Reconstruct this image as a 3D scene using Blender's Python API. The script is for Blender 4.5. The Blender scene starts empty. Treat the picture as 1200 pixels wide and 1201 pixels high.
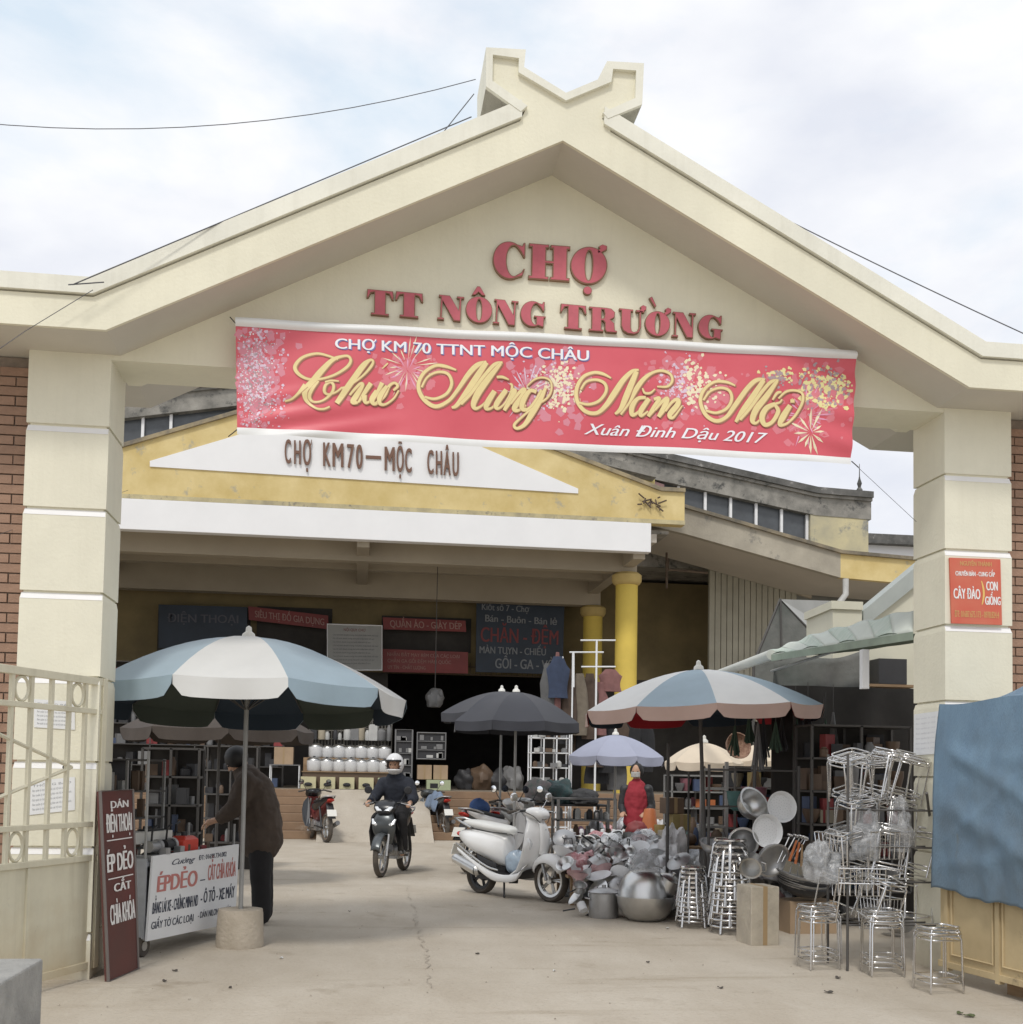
import bpy, math, random
import numpy as np
from mathutils import Vector, Matrix
R = math.radians
PI = math.pi
S = bpy.context.scene
col = S.collection
random.seed(7)

# ------------------------------------------------------------------ camera
F, CYP = 1340.0, 838.3
PIT, ROL, YAW = 0.0523, 0.0172, 0.1338
CAM = Vector((2.280, -8.028, 1.42))
_f = Vector((math.sin(YAW)*math.cos(PIT), math.cos(YAW)*math.cos(PIT), math.sin(PIT)))
_r0 = Vector((math.cos(YAW), -math.sin(YAW), 0))
_u0 = Vector((-math.sin(YAW)*math.sin(PIT), -math.cos(YAW)*math.sin(PIT), math.cos(PIT)))
_r = _r0*math.cos(ROL) + _u0*math.sin(ROL)
_u = -_r0*math.sin(ROL) + _u0*math.cos(ROL)
cd = bpy.data.cameras.new('camera'); cam = bpy.data.objects.new('camera', cd); col.objects.link(cam)
M4 = Matrix((( _r.x, _u.x, -_f.x, CAM.x), (_r.y, _u.y, -_f.y, CAM.y), (_r.z, _u.z, -_f.z, CAM.z), (0, 0, 0, 1)))
cam.matrix_world = M4
cd.sensor_fit = 'HORIZONTAL'; cd.sensor_width = 36; cd.lens = 36*F/1200
cd.shift_y = (CYP-600.5)/1200; cd.clip_end = 2000
S.camera = cam

def ray(px, py):
    return _f + _r*((px-600)/F) - _u*((py-CYP)/F)
def at(px, py, Y):
    """world point where the photo pixel meets the vertical plane at depth Y"""
    d = ray(px, py); t = (Y-CAM.y)/d.y
    return CAM + d*t
def gr(px, py, z=0.0):
    """world point where the photo pixel meets the horizontal plane at height z"""
    d = ray(px, py); t = (z-CAM.z)/d.z
    return CAM + d*t

# ------------------------------------------------------------------ world, sun, exposure
W = bpy.data.worlds.new('World'); S.world = W; W.use_nodes = True
nt = W.node_tree; nt.nodes.clear()
def N(t, tree, **k):
    n = tree.nodes.new(t)
    for a, b in k.items(): setattr(n, a, b)
    return n
SUN_EL, SUN_AZ = R(52), R(200)       # azimuth from +Y towards +X
out = N('ShaderNodeOutputWorld', nt); bg = N('ShaderNodeBackground', nt)
sky = N('ShaderNodeTexSky', nt, sky_type='NISHITA', sun_disc=False, sun_elevation=SUN_EL, sun_rotation=SUN_AZ, air_density=1.2, dust_density=2.5)
tc = N('ShaderNodeTexCoord', nt); mp = N('ShaderNodeMapping', nt)
mp.inputs['Scale'].default_value = (1.0, 1.0, 2.1); mp.inputs['Location'].default_value = (1.9, 2.6, .7)
n1 = N('ShaderNodeTexNoise', nt); n1.inputs['Scale'].default_value = 2.6; n1.inputs['Detail'].default_value = 9; n1.inputs['Roughness'].default_value = .55
n1.inputs['Distortion'].default_value = .25
n2 = N('ShaderNodeTexNoise', nt); n2.inputs['Scale'].default_value = 4.2; n2.inputs['Detail'].default_value = 7; n2.inputs['Roughness'].default_value = .5
r1 = N('ShaderNodeValToRGB', nt); r1.color_ramp.elements[0].position = .34; r1.color_ramp.elements[1].position = .50
r1.color_ramp.elements[0].color = (.45, .45, .45, 1)
r2 = N('ShaderNodeValToRGB', nt); r2.color_ramp.elements[0].position = .36; r2.color_ramp.elements[1].position = .58
r2.color_ramp.elements[0].color = (8.8, 9.15, 10.1, 1); r2.color_ramp.elements[1].color = (11.0, 11.1, 11.4, 1)
mx = N('ShaderNodeMix', nt, data_type='RGBA')
L = nt.links.new
L(tc.outputs['Generated'], mp.inputs['Vector']); L(mp.outputs[0], n1.inputs['Vector']); L(mp.outputs[0], n2.inputs['Vector'])
L(n1.outputs['Fac'], r1.inputs[0]); L(n2.outputs['Fac'], r2.inputs[0])
# a thin veil lifts the clear-sky colour
veil = N('ShaderNodeMix', nt, data_type='RGBA'); veil.inputs[0].default_value = .62
veil.inputs[7].default_value = (8.0, 11.0, 13.5, 1)
L(sky.outputs[0], veil.inputs[6]); L(r1.outputs[0], mx.inputs[0]); L(veil.outputs[2], mx.inputs[6]); L(r2.outputs[0], mx.inputs[7])
L(mx.outputs[2], bg.inputs[0]); bg.inputs[1].default_value = .083
L(bg.outputs[0], out.inputs[0])
sl = bpy.data.lights.new('sun', 'SUN'); sl.energy = 1.5; sl.angle = R(10); sl.color = (1, .96, .9)
so = bpy.data.objects.new('sun', sl); col.objects.link(so)
sd = Vector((math.sin(SUN_AZ)*math.cos(SUN_EL), math.cos(SUN_AZ)*math.cos(SUN_EL), math.sin(SUN_EL)))
so.rotation_euler = sd.to_track_quat('Z', 'Y').to_euler(); so.location = (0, -10, 20)
S.view_settings.view_transform = 'Standard'; S.view_settings.look = 'None'
S.view_settings.exposure = 0.13; S.view_settings.gamma = 1; S.view_settings.use_curve_mapping = False

# ------------------------------------------------------------------ materials
MATS = {}
def mat(name, c, rough=.7, metal=0.0, var=0.0, vs=3.0, c2=None, bump=0.0, bs=60.0, spec=.5, alpha=1.0, trans=0.0, stretch=None,
        wear=None, wearc=(.2, .18, .15), ws=8.0, sheen=0.0, coord='Object', streak=0.0, base=None):
    """one procedural material: two noise mixed tones, a worn layer, fine relief"""
    if name in MATS: return MATS[name]
    m = bpy.data.materials.new(name); m.use_nodes = True; t = m.node_tree; b = t.nodes['Principled BSDF']; l = t.links.new
    b.inputs['Roughness'].default_value = rough; b.inputs['Metallic'].default_value = metal
    b.inputs['Base Color'].default_value = (*c, 1); b.inputs['Specular IOR Level'].default_value = spec
    b.inputs['Alpha'].default_value = alpha; b.inputs['Transmission Weight'].default_value = trans
    if sheen: b.inputs['Sheen Weight'].default_value = sheen
    tcn = N('ShaderNodeTexCoord', t); src = tcn.outputs[coord]
    if coord == 'World':
        pass
    if stretch:
        mpn = N('ShaderNodeMapping', t); mpn.inputs['Scale'].default_value = stretch; l(src, mpn.inputs[0]); src = mpn.outputs[0]
    cur = None
    if var or c2:
        n = N('ShaderNodeTexNoise', t); n.inputs['Scale'].default_value = vs; n.inputs['Detail'].default_value = 8; n.inputs['Roughness'].default_value = .62
        l(src, n.inputs['Vector'])
        rp = N('ShaderNodeValToRGB', t); rp.color_ramp.elements[0].position = .32; rp.color_ramp.elements[1].position = .7
        ca = c2 if c2 else tuple(max(0, v*(1-var)) for v in c)
        rp.color_ramp.elements[0].color = (*ca, 1); rp.color_ramp.elements[1].color = (*[min(1, v*(1+var*.35)) for v in c], 1)
        l(n.outputs['Fac'], rp.inputs[0]); cur = rp.outputs[0]
    if wear is not None:
        n = N('ShaderNodeTexNoise', t); n.inputs['Scale'].default_value = ws; n.inputs['Detail'].default_value = 10; n.inputs['Roughness'].default_value = .7
        l(src, n.inputs['Vector'])
        rp = N('ShaderNodeValToRGB', t); rp.color_ramp.elements[0].position = wear; rp.color_ramp.elements[1].position = min(1, wear+.09)
        l(n.outputs['Fac'], rp.inputs[0])
        mxn = N('ShaderNodeMix', t, data_type='RGBA'); l(rp.outputs[0], mxn.inputs[0])
        if cur: l(cur, mxn.inputs[6])
        else: mxn.inputs[6].default_value = (*c, 1)
        mxn.inputs[7].default_value = (*wearc, 1); cur = mxn.outputs[2]
    if streak:      # rain streaks: noise stretched down the wall
        mpn = N('ShaderNodeMapping', t); mpn.inputs['Scale'].default_value = (5, 5, .35); l(tcn.outputs['Object'], mpn.inputs[0])
        n = N('ShaderNodeTexNoise', t); n.inputs['Scale'].default_value = 2.2; n.inputs['Detail'].default_value = 9; n.inputs['Roughness'].default_value = .65; l(mpn.outputs[0], n.inputs['Vector'])
        rp = N('ShaderNodeValToRGB', t); rp.color_ramp.elements[0].position = .50; rp.color_ramp.elements[1].position = .78
        rp.color_ramp.elements[0].color = (1, 1, 1, 1); rp.color_ramp.elements[1].color = (1-streak, 1-streak*1.05, 1-streak*1.15, 1); l(n.outputs['Fac'], rp.inputs[0])
        mxn = N('ShaderNodeMix', t, data_type='RGBA', blend_type='MULTIPLY'); mxn.inputs[0].default_value = 1; l(cur, mxn.inputs[6]); l(rp.outputs[0], mxn.inputs[7]); cur = mxn.outputs[2]
    if base:        # splashed dirt along the foot, broken up by noise
        sp = N('ShaderNodeSeparateXYZ', t); l(tcn.outputs['Object'], sp.inputs[0])
        n = N('ShaderNodeTexNoise', t); n.inputs['Scale'].default_value = 5; n.inputs['Detail'].default_value = 9; l(tcn.outputs['Object'], n.inputs['Vector'])
        ma = N('ShaderNodeMath', t, operation='MULTIPLY_ADD'); l(n.outputs['Fac'], ma.inputs[0]); ma.inputs[1].default_value = -base[0]*1.6; l(sp.outputs[2], ma.inputs[2])
        mr = N('ShaderNodeMapRange', t); l(ma.outputs[0], mr.inputs[0]); mr.inputs[1].default_value = -base[0]*.9; mr.inputs[2].default_value = base[0]*.25; mr.inputs[3].default_value = .75; mr.inputs[4].default_value = 0
        mxn = N('ShaderNodeMix', t, data_type='RGBA'); l(mr.outputs[0], mxn.inputs[0]); l(cur, mxn.inputs[6]); mxn.inputs[7].default_value = (*base[1], 1); cur = mxn.outputs[2]
    if cur: l(cur, b.inputs['Base Color'])
    if bump:
        n = N('ShaderNodeTexNoise', t); n.inputs['Scale'].default_value = bs; n.inputs['Detail'].default_value = 6
        l(src, n.inputs['Vector'])
        bn = N('ShaderNodeBump', t); bn.inputs['Strength'].default_value = bump; bn.inputs['Distance'].default_value = .02
        l(n.outputs['Fac'], bn.inputs['Height']); l(bn.outputs[0], b.inputs['Normal'])
    MATS[name] = m
    return m

# ------------------------------------------------------------------ mesh builder
class MB:
    def __init__(s): s.v = []; s.f = []
    def add(s, vs, fs):
        o = len(s.v); s.v += [tuple(v) for v in vs]; s.f += [tuple(i+o for i in f) for f in fs]; return s
    def box(s, x0, x1, y0, y1, z0, z1):
        return s.add([(x0, y0, z0), (x1, y0, z0), (x1, y1, z0), (x0, y1, z0), (x0, y0, z1), (x1, y0, z1), (x1, y1, z1), (x0, y1, z1)],
                     [(3, 2, 1, 0), (4, 5, 6, 7), (0, 1, 5, 4), (1, 2, 6, 5), (2, 3, 7, 6), (3, 0, 4, 7)])
    def cb(s, c, sz, rz=0, M=None):
        x, y, z = sz[0]/2, sz[1]/2, sz[2]/2
        P = [Vector(p) for p in [(-x, -y, -z), (x, -y, -z), (x, y, -z), (-x, y, -z), (-x, -y, z), (x, -y, z), (x, y, z), (-x, y, z)]]
        Q = M if M is not None else Matrix.Rotation(rz, 3, 'Z')
        return s.add([Q @ p + Vector(c) for p in P], [(3, 2, 1, 0), (4, 5, 6, 7), (0, 1, 5, 4), (1, 2, 6, 5), (2, 3, 7, 6), (3, 0, 4, 7)])
    def cyl(s, a, b, r0, r1=None, n=12, caps=True):
        a, b = Vector(a), Vector(b); r1 = r0 if r1 is None else r1
        d = (b-a).normalized(); t = Vector((0, 0, 1)) if abs(d.z) < .9 else Vector((1, 0, 0))
        u = d.cross(t).normalized(); w = d.cross(u)
        vs = []
        for p, r in ((a, r0), (b, r1)):
            for i in range(n):
                an = 2*PI*i/n; vs.append(p + u*(r*math.cos(an)) + w*(r*math.sin(an)))
        fs = [(i, i+n, (i+1) % n+n, (i+1) % n) for i in range(n)]
        if caps: fs += [tuple(range(n)), tuple(range(2*n-1, n-1, -1))]
        return s.add(vs, fs)
    def tube(s, pts, r, n=8, closed=False, rr=None):
        P = [Vector(p) for p in pts]; m = len(P); vs = []; fs = []; pu = None
        for i, p in enumerate(P):
            if closed: d = P[(i+1) % m]-P[i-1]
            else: d = P[min(i+1, m-1)]-P[max(i-1, 0)]
            d.normalize()
            if pu is None:
                t = Vector((0, 0, 1)) if abs(d.z) < .9 else Vector((1, 0, 0)); u = d.cross(t).normalized()
            else:
                u = (pu - d*pu.dot(d))
                u = u.normalized() if u.length > 1e-6 else d.orthogonal().normalized()
            pu = u; w = d.cross(u); q = r if rr is None else rr[i]
            for k in range(n):
                an = 2*PI*k/n; vs.append(p + u*(q*math.cos(an)) + w*(q*math.sin(an)))
        for i in range(m if closed else m-1):
            a, b = i*n, ((i+1) % m)*n
            for k in range(n): fs.append((a+k, a+(k+1) % n, b+(k+1) % n, b+k))
        if not closed: fs += [tuple(range(n-1, -1, -1)), tuple(range((m-1)*n, m*n))]
        return s.add(vs, fs)
    def lathe(s, prof, n=20, c=(0, 0, 0), M=None, a0=0, a1=2*PI):
        full = abs(a1-a0-2*PI) < 1e-6; k = n if full else n+1; vs = []; fs = []
        for r, z in prof:
            for i in range(k):
                an = a0+(a1-a0)*i/n; p = Vector((r*math.cos(an), r*math.sin(an), z))
                vs.append((M @ p if M is not None else p) + Vector(c))
        for j in range(len(prof)-1):
            for i in range(n if full else n):
                a = j*k+i; b = j*k+(i+1) % k; fs.append((a, b, b+k, a+k))
        if full and prof[0] != prof[-1]:
            if prof[0][0] > 1e-5: fs.append(tuple(range(k-1, -1, -1)))
            if prof[-1][0] > 1e-5: fs.append(tuple(range((len(prof)-1)*k, len(prof)*k)))
        return s.add(vs, fs)
    def prism(s, poly, y0, y1):
        """outline in X,Z extruded along Y"""
        n = len(poly); vs = [(x, y0, z) for x, z in poly]+[(x, y1, z) for x, z in poly]
        fs = [tuple(range(n)), tuple(range(2*n-1, n-1, -1))]+[(i, i+n, (i+1) % n+n, (i+1) % n) for i in range(n)]
        a = sum(poly[i][0]*poly[(i+1) % n][1]-poly[(i+1) % n][0]*poly[i][1] for i in range(n))
        if a < 0: fs = [f[::-1] for f in fs]
        return s.add(vs, fs)
    def prismf(s, poly, fn, h0, h1):
        """outline (a,b) extruded along h, every corner mapped by fn(a,b,h)"""
        n = len(poly); vs = [fn(a, b, h0) for a, b in poly]+[fn(a, b, h1) for a, b in poly]
        return s.add(vs, [tuple(range(n)), tuple(range(2*n-1, n-1, -1))]+[(i, i+n, (i+1) % n+n, (i+1) % n) for i in range(n)])
    def loft(s, rings, cap=True):
        k = len(rings[0]); o = []
        for r in rings: o += r
        fs = [(j*k+i, j*k+(i+1) % k, (j+1)*k+(i+1) % k, (j+1)*k+i) for j in range(len(rings)-1) for i in range(k)]
        if cap: fs += [tuple(range(k-1, -1, -1)), tuple(range((len(rings)-1)*k, len(rings)*k))]
        return s.add(o, fs)
    def grid(s, fn, nu, nv, back=0.0):
        vs = [fn(i/nu, j/nv) for j in range(nv+1) for i in range(nu+1)]
        fs = [(j*(nu+1)+i, j*(nu+1)+i+1, (j+1)*(nu+1)+i+1, (j+1)*(nu+1)+i) for j in range(nv) for i in range(nu)]
        return s.add(vs, fs)
    def ball(s, c, r, n=12, m=8, sc=(1, 1, 1)):
        vs = []; fs = []
        for j in range(m+1):
            th = PI*j/m
            for i in range(n):
                an = 2*PI*i/n
                vs.append((c[0]+r*sc[0]*math.sin(th)*math.cos(an), c[1]+r*sc[1]*math.sin(th)*math.sin(an), c[2]+r*sc[2]*math.cos(th)))
        fs = [(j*n+i, (j+1)*n+i, (j+1)*n+(i+1) % n, j*n+(i+1) % n) for j in range(m) for i in range(n)]
        return s.add(vs, fs)
    def mesh(s, name, m=None, smooth=None):
        me = bpy.data.meshes.new(name); me.from_pydata([tuple(v) for v in s.v], [], s.f)
        me.validate(); 
        if smooth is not None:
            me.shade_smooth(); me.set_sharp_from_angle(angle=R(smooth))
        if m: me.materials.append(m)
        me.update(); return me
    def build(s, name, m, parent=None, smooth=None, label=None, bevel=0, solid=0, loc=None, rz=None):
        o = bpy.data.objects.new(name, s.mesh(name, m, smooth)); col.objects.link(o)
        if parent: o.parent = parent
        if label: o['label'] = label
        if loc is not None: o.location = loc
        if rz is not None: o.rotation_euler = (0, 0, rz)
        if solid:
            q = o.modifiers.new('solid', 'SOLIDIFY'); q.thickness = solid; q.offset = 0
        if bevel:
            q = o.modifiers.new('bevel', 'BEVEL'); q.width = bevel; q.segments = 2; q.limit_method = 'ANGLE'; q.angle_limit = R(40)
        return o
def ring(x, z, hw, hh, n=16, p=2.6, c=(0, 0), y=0.0):
    """superellipse ring in the plane across x"""
    o = []
    for i in range(n):
        a = 2*PI*i/n; ca, sa = math.cos(a), math.sin(a)
        o.append((x, y+hw*math.copysign(abs(ca)**(2/p), ca), z+hh*math.copysign(abs(sa)**(2/p), sa)))
    return o
def thing(name, label, cat, loc=(0, 0, 0), rz=0.0, group=None):
    o = bpy.data.objects.new(name, None); col.objects.link(o); o.location = loc; o.rotation_euler = (0, 0, rz)
    o.empty_display_size = .1; o['label'] = label; o['category'] = cat
    if group: o['group'] = group
    return o
def tag(o, label, cat, group=None):
    o['label'] = label; o['category'] = cat
    if group: o['group'] = group
    return o
def struct(o, label=None):
    o['kind'] = 'structure'
    if label: o['label'] = label
    return o
def stuff(o):
    o['kind'] = 'stuff'; return o
def dup(root, loc=None, rz=None, label=None, group=None, scale=None, rot=None):
    kids = [c for c in root.children]
    r = root.copy(); col.objects.link(r)
    if loc is not None: r.location = loc
    if rot is not None: r.rotation_euler = rot
    elif rz is not None: r.rotation_euler = (0, 0, rz)
    if label: r['label'] = label
    if group: r['group'] = group
    if scale: r.scale = scale if isinstance(scale, tuple) else (scale,)*3
    for ch in kids:
        sub = [c for c in ch.children]
        c = ch.copy(); col.objects.link(c); c.parent = r
        for g in sub:
            d = g.copy(); col.objects.link(d); d.parent = c
    return r
ORD = ['first', 'second', 'third', 'fourth', 'fifth', 'sixth', 'seventh', 'eighth', 'ninth', 'tenth', 'eleventh', 'twelfth',
       'thirteenth', 'fourteenth', 'fifteenth', 'sixteenth', 'seventeenth', 'eighteenth']

# lettering -------------------------------------------------------------
HORN = {'Ợ': 'Ọ', 'Ơ': 'O', 'Ờ': 'Ò', 'Ớ': 'Ó', 'Ở': 'Ỏ', 'ợ': 'ọ', 'ơ': 'o', 'ờ': 'ò', 'ớ': 'ó', 'ở': 'ỏ', 'Ư': 'U', 'Ừ': 'Ù', 'ư': 'u', 'ừ': 'ù', 'ứ': 'ú'}
def glyphs(body, bold=0.0, shear=0.0, spacing=1.0):
    hs = [i for i, ch in enumerate(body) if ch in HORN]
    b0 = ''.join(HORN.get(ch, ch) for ch in body)
    v, f = glyphs0(b0, bold, shear, spacing)
    for i in hs:
        q, _ = glyphs0(b0[:i+1], 0, 0, spacing); x = q[:, 0].max(); y = .60 if body[i].isupper() else .42
        n = len(v); H = [(x-.05, y-.02), (x+.0, y-.06), (x+.085, y+.03), (x+.10, y+.13), (x+.035, y+.13), (x+.03, y+.06)]
        v = np.vstack([v, np.array([(a+shear*c, c, .0009) for a, c in H])]); f = f+[tuple(range(n, n+6))]
    return v, f
def glyphs0(body, bold=0.0, shear=0.0, spacing=1.0):
    c = bpy.data.curves.new('t', 'FONT'); c.body = body; c.size = 1; c.offset = 0; c.shear = shear; c.space_character = spacing
    c.resolution_u = 4
    o = bpy.data.objects.new('t', c)
    me = bpy.data.meshes.new_from_object(o)
    v = np.array([tuple(x.co) for x in me.vertices]); f = [tuple(p.vertices) for p in me.polygons]
    bpy.data.objects.remove(o); bpy.data.curves.remove(c); bpy.data.meshes.remove(me)
    if bold > 0 and len(v):
        V = []; Fs = []
        for k, dx in enumerate((-bold, 0, bold)):
            q = v.copy(); q[:, 0] += dx; q[:, 2] = .0003*k; Fs += [tuple(i+k*len(v) for i in t) for t in f]; V.append(q)
        v = np.vstack(V); f = Fs
    return v, f
def text_on(fn, body, u0, u1, v0, v1, name, m, parent, bold=.0, shear=0., h=.004, base=True, spacing=1.0, label=None):
    """print text on a surface: fn(u,v,h)->point; text box fitted to u0..u1, v0 (baseline) .. v1 (cap height)"""
    v, f = glyphs(body, bold, shear, spacing)
    if len(v) == 0: return None
    x0, x1 = v[:, 0].min(), v[:, 0].max()
    y0, y1 = (0.0, .72) if base else (v[:, 1].min(), v[:, 1].max())
    b = MB(); b.v = [tuple(fn(u0+(p[0]-x0)/(x1-x0)*(u1-u0), v0+(p[1]-y0)/(y1-y0)*(v1-v0), h+p[2])) for p in v]; b.f = f
    o = b.build(name, m, parent, label=label); o['kind'] = 'stuff'; return o
def quadfn(TL, TR, BR, BL, flip=1):
    TL, TR, BR, BL = map(Vector, (TL, TR, BR, BL))
    nrm = (TR-TL).cross(BL-TL).normalized()
    if nrm.y > 0: nrm = -nrm
    def fn(u, v, h):
        a = BL.lerp(BR, u); b = TL.lerp(TR, u)
        return a.lerp(b, v) + nrm*h
    return fn
# ------------------------------------------------------------------ shared materials
cream = mat('cream_render', (.79, .755, .60), .85, var=.10, vs=1.2, bump=.14, bs=45, wear=.66, wearc=(.60, .56, .43), ws=2.6, streak=.05)
cream2 = mat('cream_render_pillar', (.78, .75, .61), .85, var=.09, vs=1.4, bump=.14, bs=40, wear=.66, wearc=(.62, .58, .46), ws=2.3, streak=.05, base=(.34, (.42, .35, .25)))
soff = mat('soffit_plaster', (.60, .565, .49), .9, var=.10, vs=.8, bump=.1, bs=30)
coping = mat('coping_paint', (.80, .785, .68), .8, streak=.10, var=.12, vs=2.0, bump=.08, bs=40, wear=.66, wearc=(.5, .5, .47), ws=5)
white = mat('white_paint', (.80, .80, .80), .75, var=.04, vs=1.3)
bright = mat('lit_chamfer', (.84, .83, .82), .8, var=.05, vs=2)  # whiter tone stands in for sky light on the block chamfers
redletter = mat('red_letter_face', (.53, .12, .15), .6, var=.12, vs=14)
brownletter = mat('red_letter_edge', (.26, .15, .09), .7)
brickm = mat('brick_clay', (.38, .24, .17), .9, c2=(.27, .17, .12), vs=6, bump=.25, bs=50, coord='Object')
mortar = mat('mortar', (.27, .22, .18), .95, var=.2, vs=20)

# ------------------------------------------------------------------ ground
def ground_material():
    m = bpy.data.materials.new('dusty_concrete'); m.use_nodes = True; t = m.node_tree; b = t.nodes['Principled BSDF']; l = t.links.new
    b.inputs['Roughness'].default_value = .9; b.inputs['Specular IOR Level'].default_value = .25
    tcn = N('ShaderNodeTexCoord', t)
    def noise(s, d, st=(1, 1, 1), ro=.6):
        mpn = N('ShaderNodeMapping', t); mpn.inputs['Scale'].default_value = st; l(tcn.outputs['Object'], mpn.inputs[0])
        n = N('ShaderNodeTexNoise', t); n.inputs['Scale'].default_value = s; n.inputs['Detail'].default_value = d; n.inputs['Roughness'].default_value = ro
        l(mpn.outputs[0], n.inputs['Vector']); return n.outputs['Fac']
    def ramp(src, p0, p1, c0, c1):
        r = N('ShaderNodeValToRGB', t); r.color_ramp.elements[0].position = p0; r.color_ramp.elements[1].position = p1
        r.color_ramp.elements[0].color = (*c0, 1); r.color_ramp.elements[1].color = (*c1, 1); l(src, r.inputs[0]); return r.outputs[0]
    def mix(a, b2, f, mode='MIX'):
        q = N('ShaderNodeMix', t, data_type='RGBA', blend_type=mode); l(a, q.inputs[6]); l(b2, q.inputs[7])
        if isinstance(f, float): q.inputs[0].default_value = f
        else: l(f, q.inputs[0])
        return q.outputs[2]
    base = ramp(noise(.35, 8), .3, .7, (.46, .405, .33), (.53, .475, .40))
    dust = ramp(noise(1.6, 10, (1, .5, 1)), .35, .72, (.41, .355, .28), (.57, .52, .44))
    c = mix(base, dust, .55)
    speck = ramp(noise(38, 5), .30, .46, (.62, .58, .52), (1, 1, 1)); c = mix(c, speck, .35, 'MULTIPLY')
    st = ramp(noise(.9, 6, (.35, 2.4, 1), .7), .56, .74, (1, 1, 1), (.72, .68, .62)); c = mix(c, st, .85, 'MULTIPLY')
    sp2 = ramp(noise(4.5, 12, (1, 1, 1), .75), .64, .72, (1, 1, 1), (.60, .55, .50)); c = mix(c, sp2, .8, 'MULTIPLY')
    # tyre tracks and trodden patches: long soft darker bands curving with noise, and oily spots
    oil = ramp(noise(1.3, 8, (1, 1, 1), .6), .60, .74, (1, 1, 1), (.66, .62, .57)); c = mix(c, oil, .9, 'MULTIPLY')
    lite = ramp(noise(2.1, 9, (1, .4, 1), .7), .60, .74, (0, 0, 0), (1, 1, 1)); lc = N('ShaderNodeRGB', t); lc.outputs[0].default_value = (.66, .62, .55, 1)
    q = N('ShaderNodeMix', t, data_type='RGBA'); l(c, q.inputs[6]); l(lc.outputs[0], q.inputs[7]); m2 = N('ShaderNodeMath', t, operation='MULTIPLY'); m2.inputs[1].default_value = .35; l(lite, m2.inputs[0]); l(m2.outputs[0], q.inputs[0]); c = q.outputs[2]
    l(c, b.inputs['Base Color'])
    bn = N('ShaderNodeBump', t); bn.inputs['Strength'].default_value = .35; bn.inputs['Distance'].default_value = .03
    l(noise(22, 9), bn.inputs['Height']); l(bn.outputs[0], b.inputs['Normal'])
    return m
gm = ground_material()
random.seed(11)
g = MB().grid(lambda u, v: (-160+320*u, -60+360*v, -.004), 8, 8).build('ground', gm); struct(g)
# near yard sheet with slight unevenness
from mathutils import noise as mnoise
g = MB().grid(lambda u, v: (-9+24*u, -7.5+24*v, .002+.006*mnoise.noise(Vector((u*9, v*9, .3)))*min(1, 8*min(u, 1-u, v, 1-v))), 70, 70).build('yard_pavement', gm, smooth=60); struct(g)
# expansion joint / crack running away from the camera
crackm = mat('crack_dirt', (.40, .35, .285), .95, var=.3, vs=30)
def crack(pts, w, name='pavement_crack'):
    b = MB(); P = []
    for i in range(len(pts)-1):
        a, c = Vector(pts[i]), Vector(pts[i+1]); k = max(2, int((c-a).length/.10))
        for j in range(k): P.append(a.lerp(c, j/k)+Vector((random.uniform(-.03, .03), random.uniform(-.02, .02), 0)))
    P.append(Vector(pts[-1]))
    vs = []; fs = []
    for i, p in enumerate(P):
        ww = w*random.uniform(.2, 1.5); vs += [(p.x-ww, p.y, .0105), (p.x+ww, p.y, .0105)]
    for i in range(len(P)-1):
        if random.random() < .78: fs.append((2*i, 2*i+1, 2*i+3, 2*i+2))
    b.add(vs, fs); o = b.build(name, crackm); struct(o); return o
crack([gr(478, 1040), gr(488, 1080), gr(500, 1120), gr(506, 1160)], .0035)
random.seed(77); b = MB()
for k in range(300):
    x, y = random.uniform(-1.5, 8.5), random.uniform(-3.2, 12)*random.random()**.6; r_ = random.uniform(.002, .007)
    b.add([(x-r_, y-r_*.8, .006), (x+r_, y-r_*.6, .006), (x+r_*.7, y+r_, .006), (x-r_*.8, y+r_*.7, .006), (x, y, .008+r_*.9)], [(0, 1, 4), (1, 2, 4), (2, 3, 4), (3, 0, 4)])
stuff(b.build('grit', mat('grit_stone', (.38, .34, .28), .95, c2=(.22, .19, .15), vs=3)))
crack([gr(60, 1168), gr(330, 1160), gr(600, 1152)], .004)

# ------------------------------------------------------------------ market gate
PW, PD, PX = .5416, .490, 6.637
SP = .5734; Z0 = 3.753; OV = .466; MID = 3.589
gate = thing('market_gate', 'large cream gabled entrance gate with crossed roof ends and raised red letters', 'gate')
ZT = 4.30
for px0 in (0, PX):
    p = MB().box(px0+.02, px0+PW-.02, .02, PD-.02, 0, ZT).build('pillar', cream2, gate)
    zs = [0]+[Z0-SP*k for k in range(6, -1, -1)]+[ZT]
    ins = .022
    for k in range(len(zs)-1):
        z0, z1 = zs[k]+(.004 if k else 0), zs[k+1]-.010
        if z1-z0 < .05: continue
        b = MB(); ch = .042 if k < len(zs)-2 else 0.0
        x0, x1, y0, y1 = px0, px0+PW, 0, PD
        rings = [[(x0, y0, z0), (x1, y0, z0), (x1, y1, z0), (x0, y1, z0)], [(x0, y0, z1-ch), (x1, y0, z1-ch), (x1, y1, z1-ch), (x0, y1, z1-ch)]]
        if ch: rings.append([(x0+.005, y0+ins, z1), (x1-.005, y0+ins, z1), (x1-.005, y1-ins, z1), (x0+.005, y1-ins, z1)])
        b.loft(rings); blk = b.build('block', cream2, p)
        if ch:
            # lighter strip painting in the sky light caught by the top chamfer, front only
            MB().add([(x0+.004, y0-.002, z1-ch), (x1-.004, y0-.002, z1-ch), (x1-.007, y0+ins-.002, z1+.001), (x0+.007, y0+ins-.002, z1+.001)], [(0, 1, 2, 3)]).build('lit_edge', bright, p)

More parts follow.
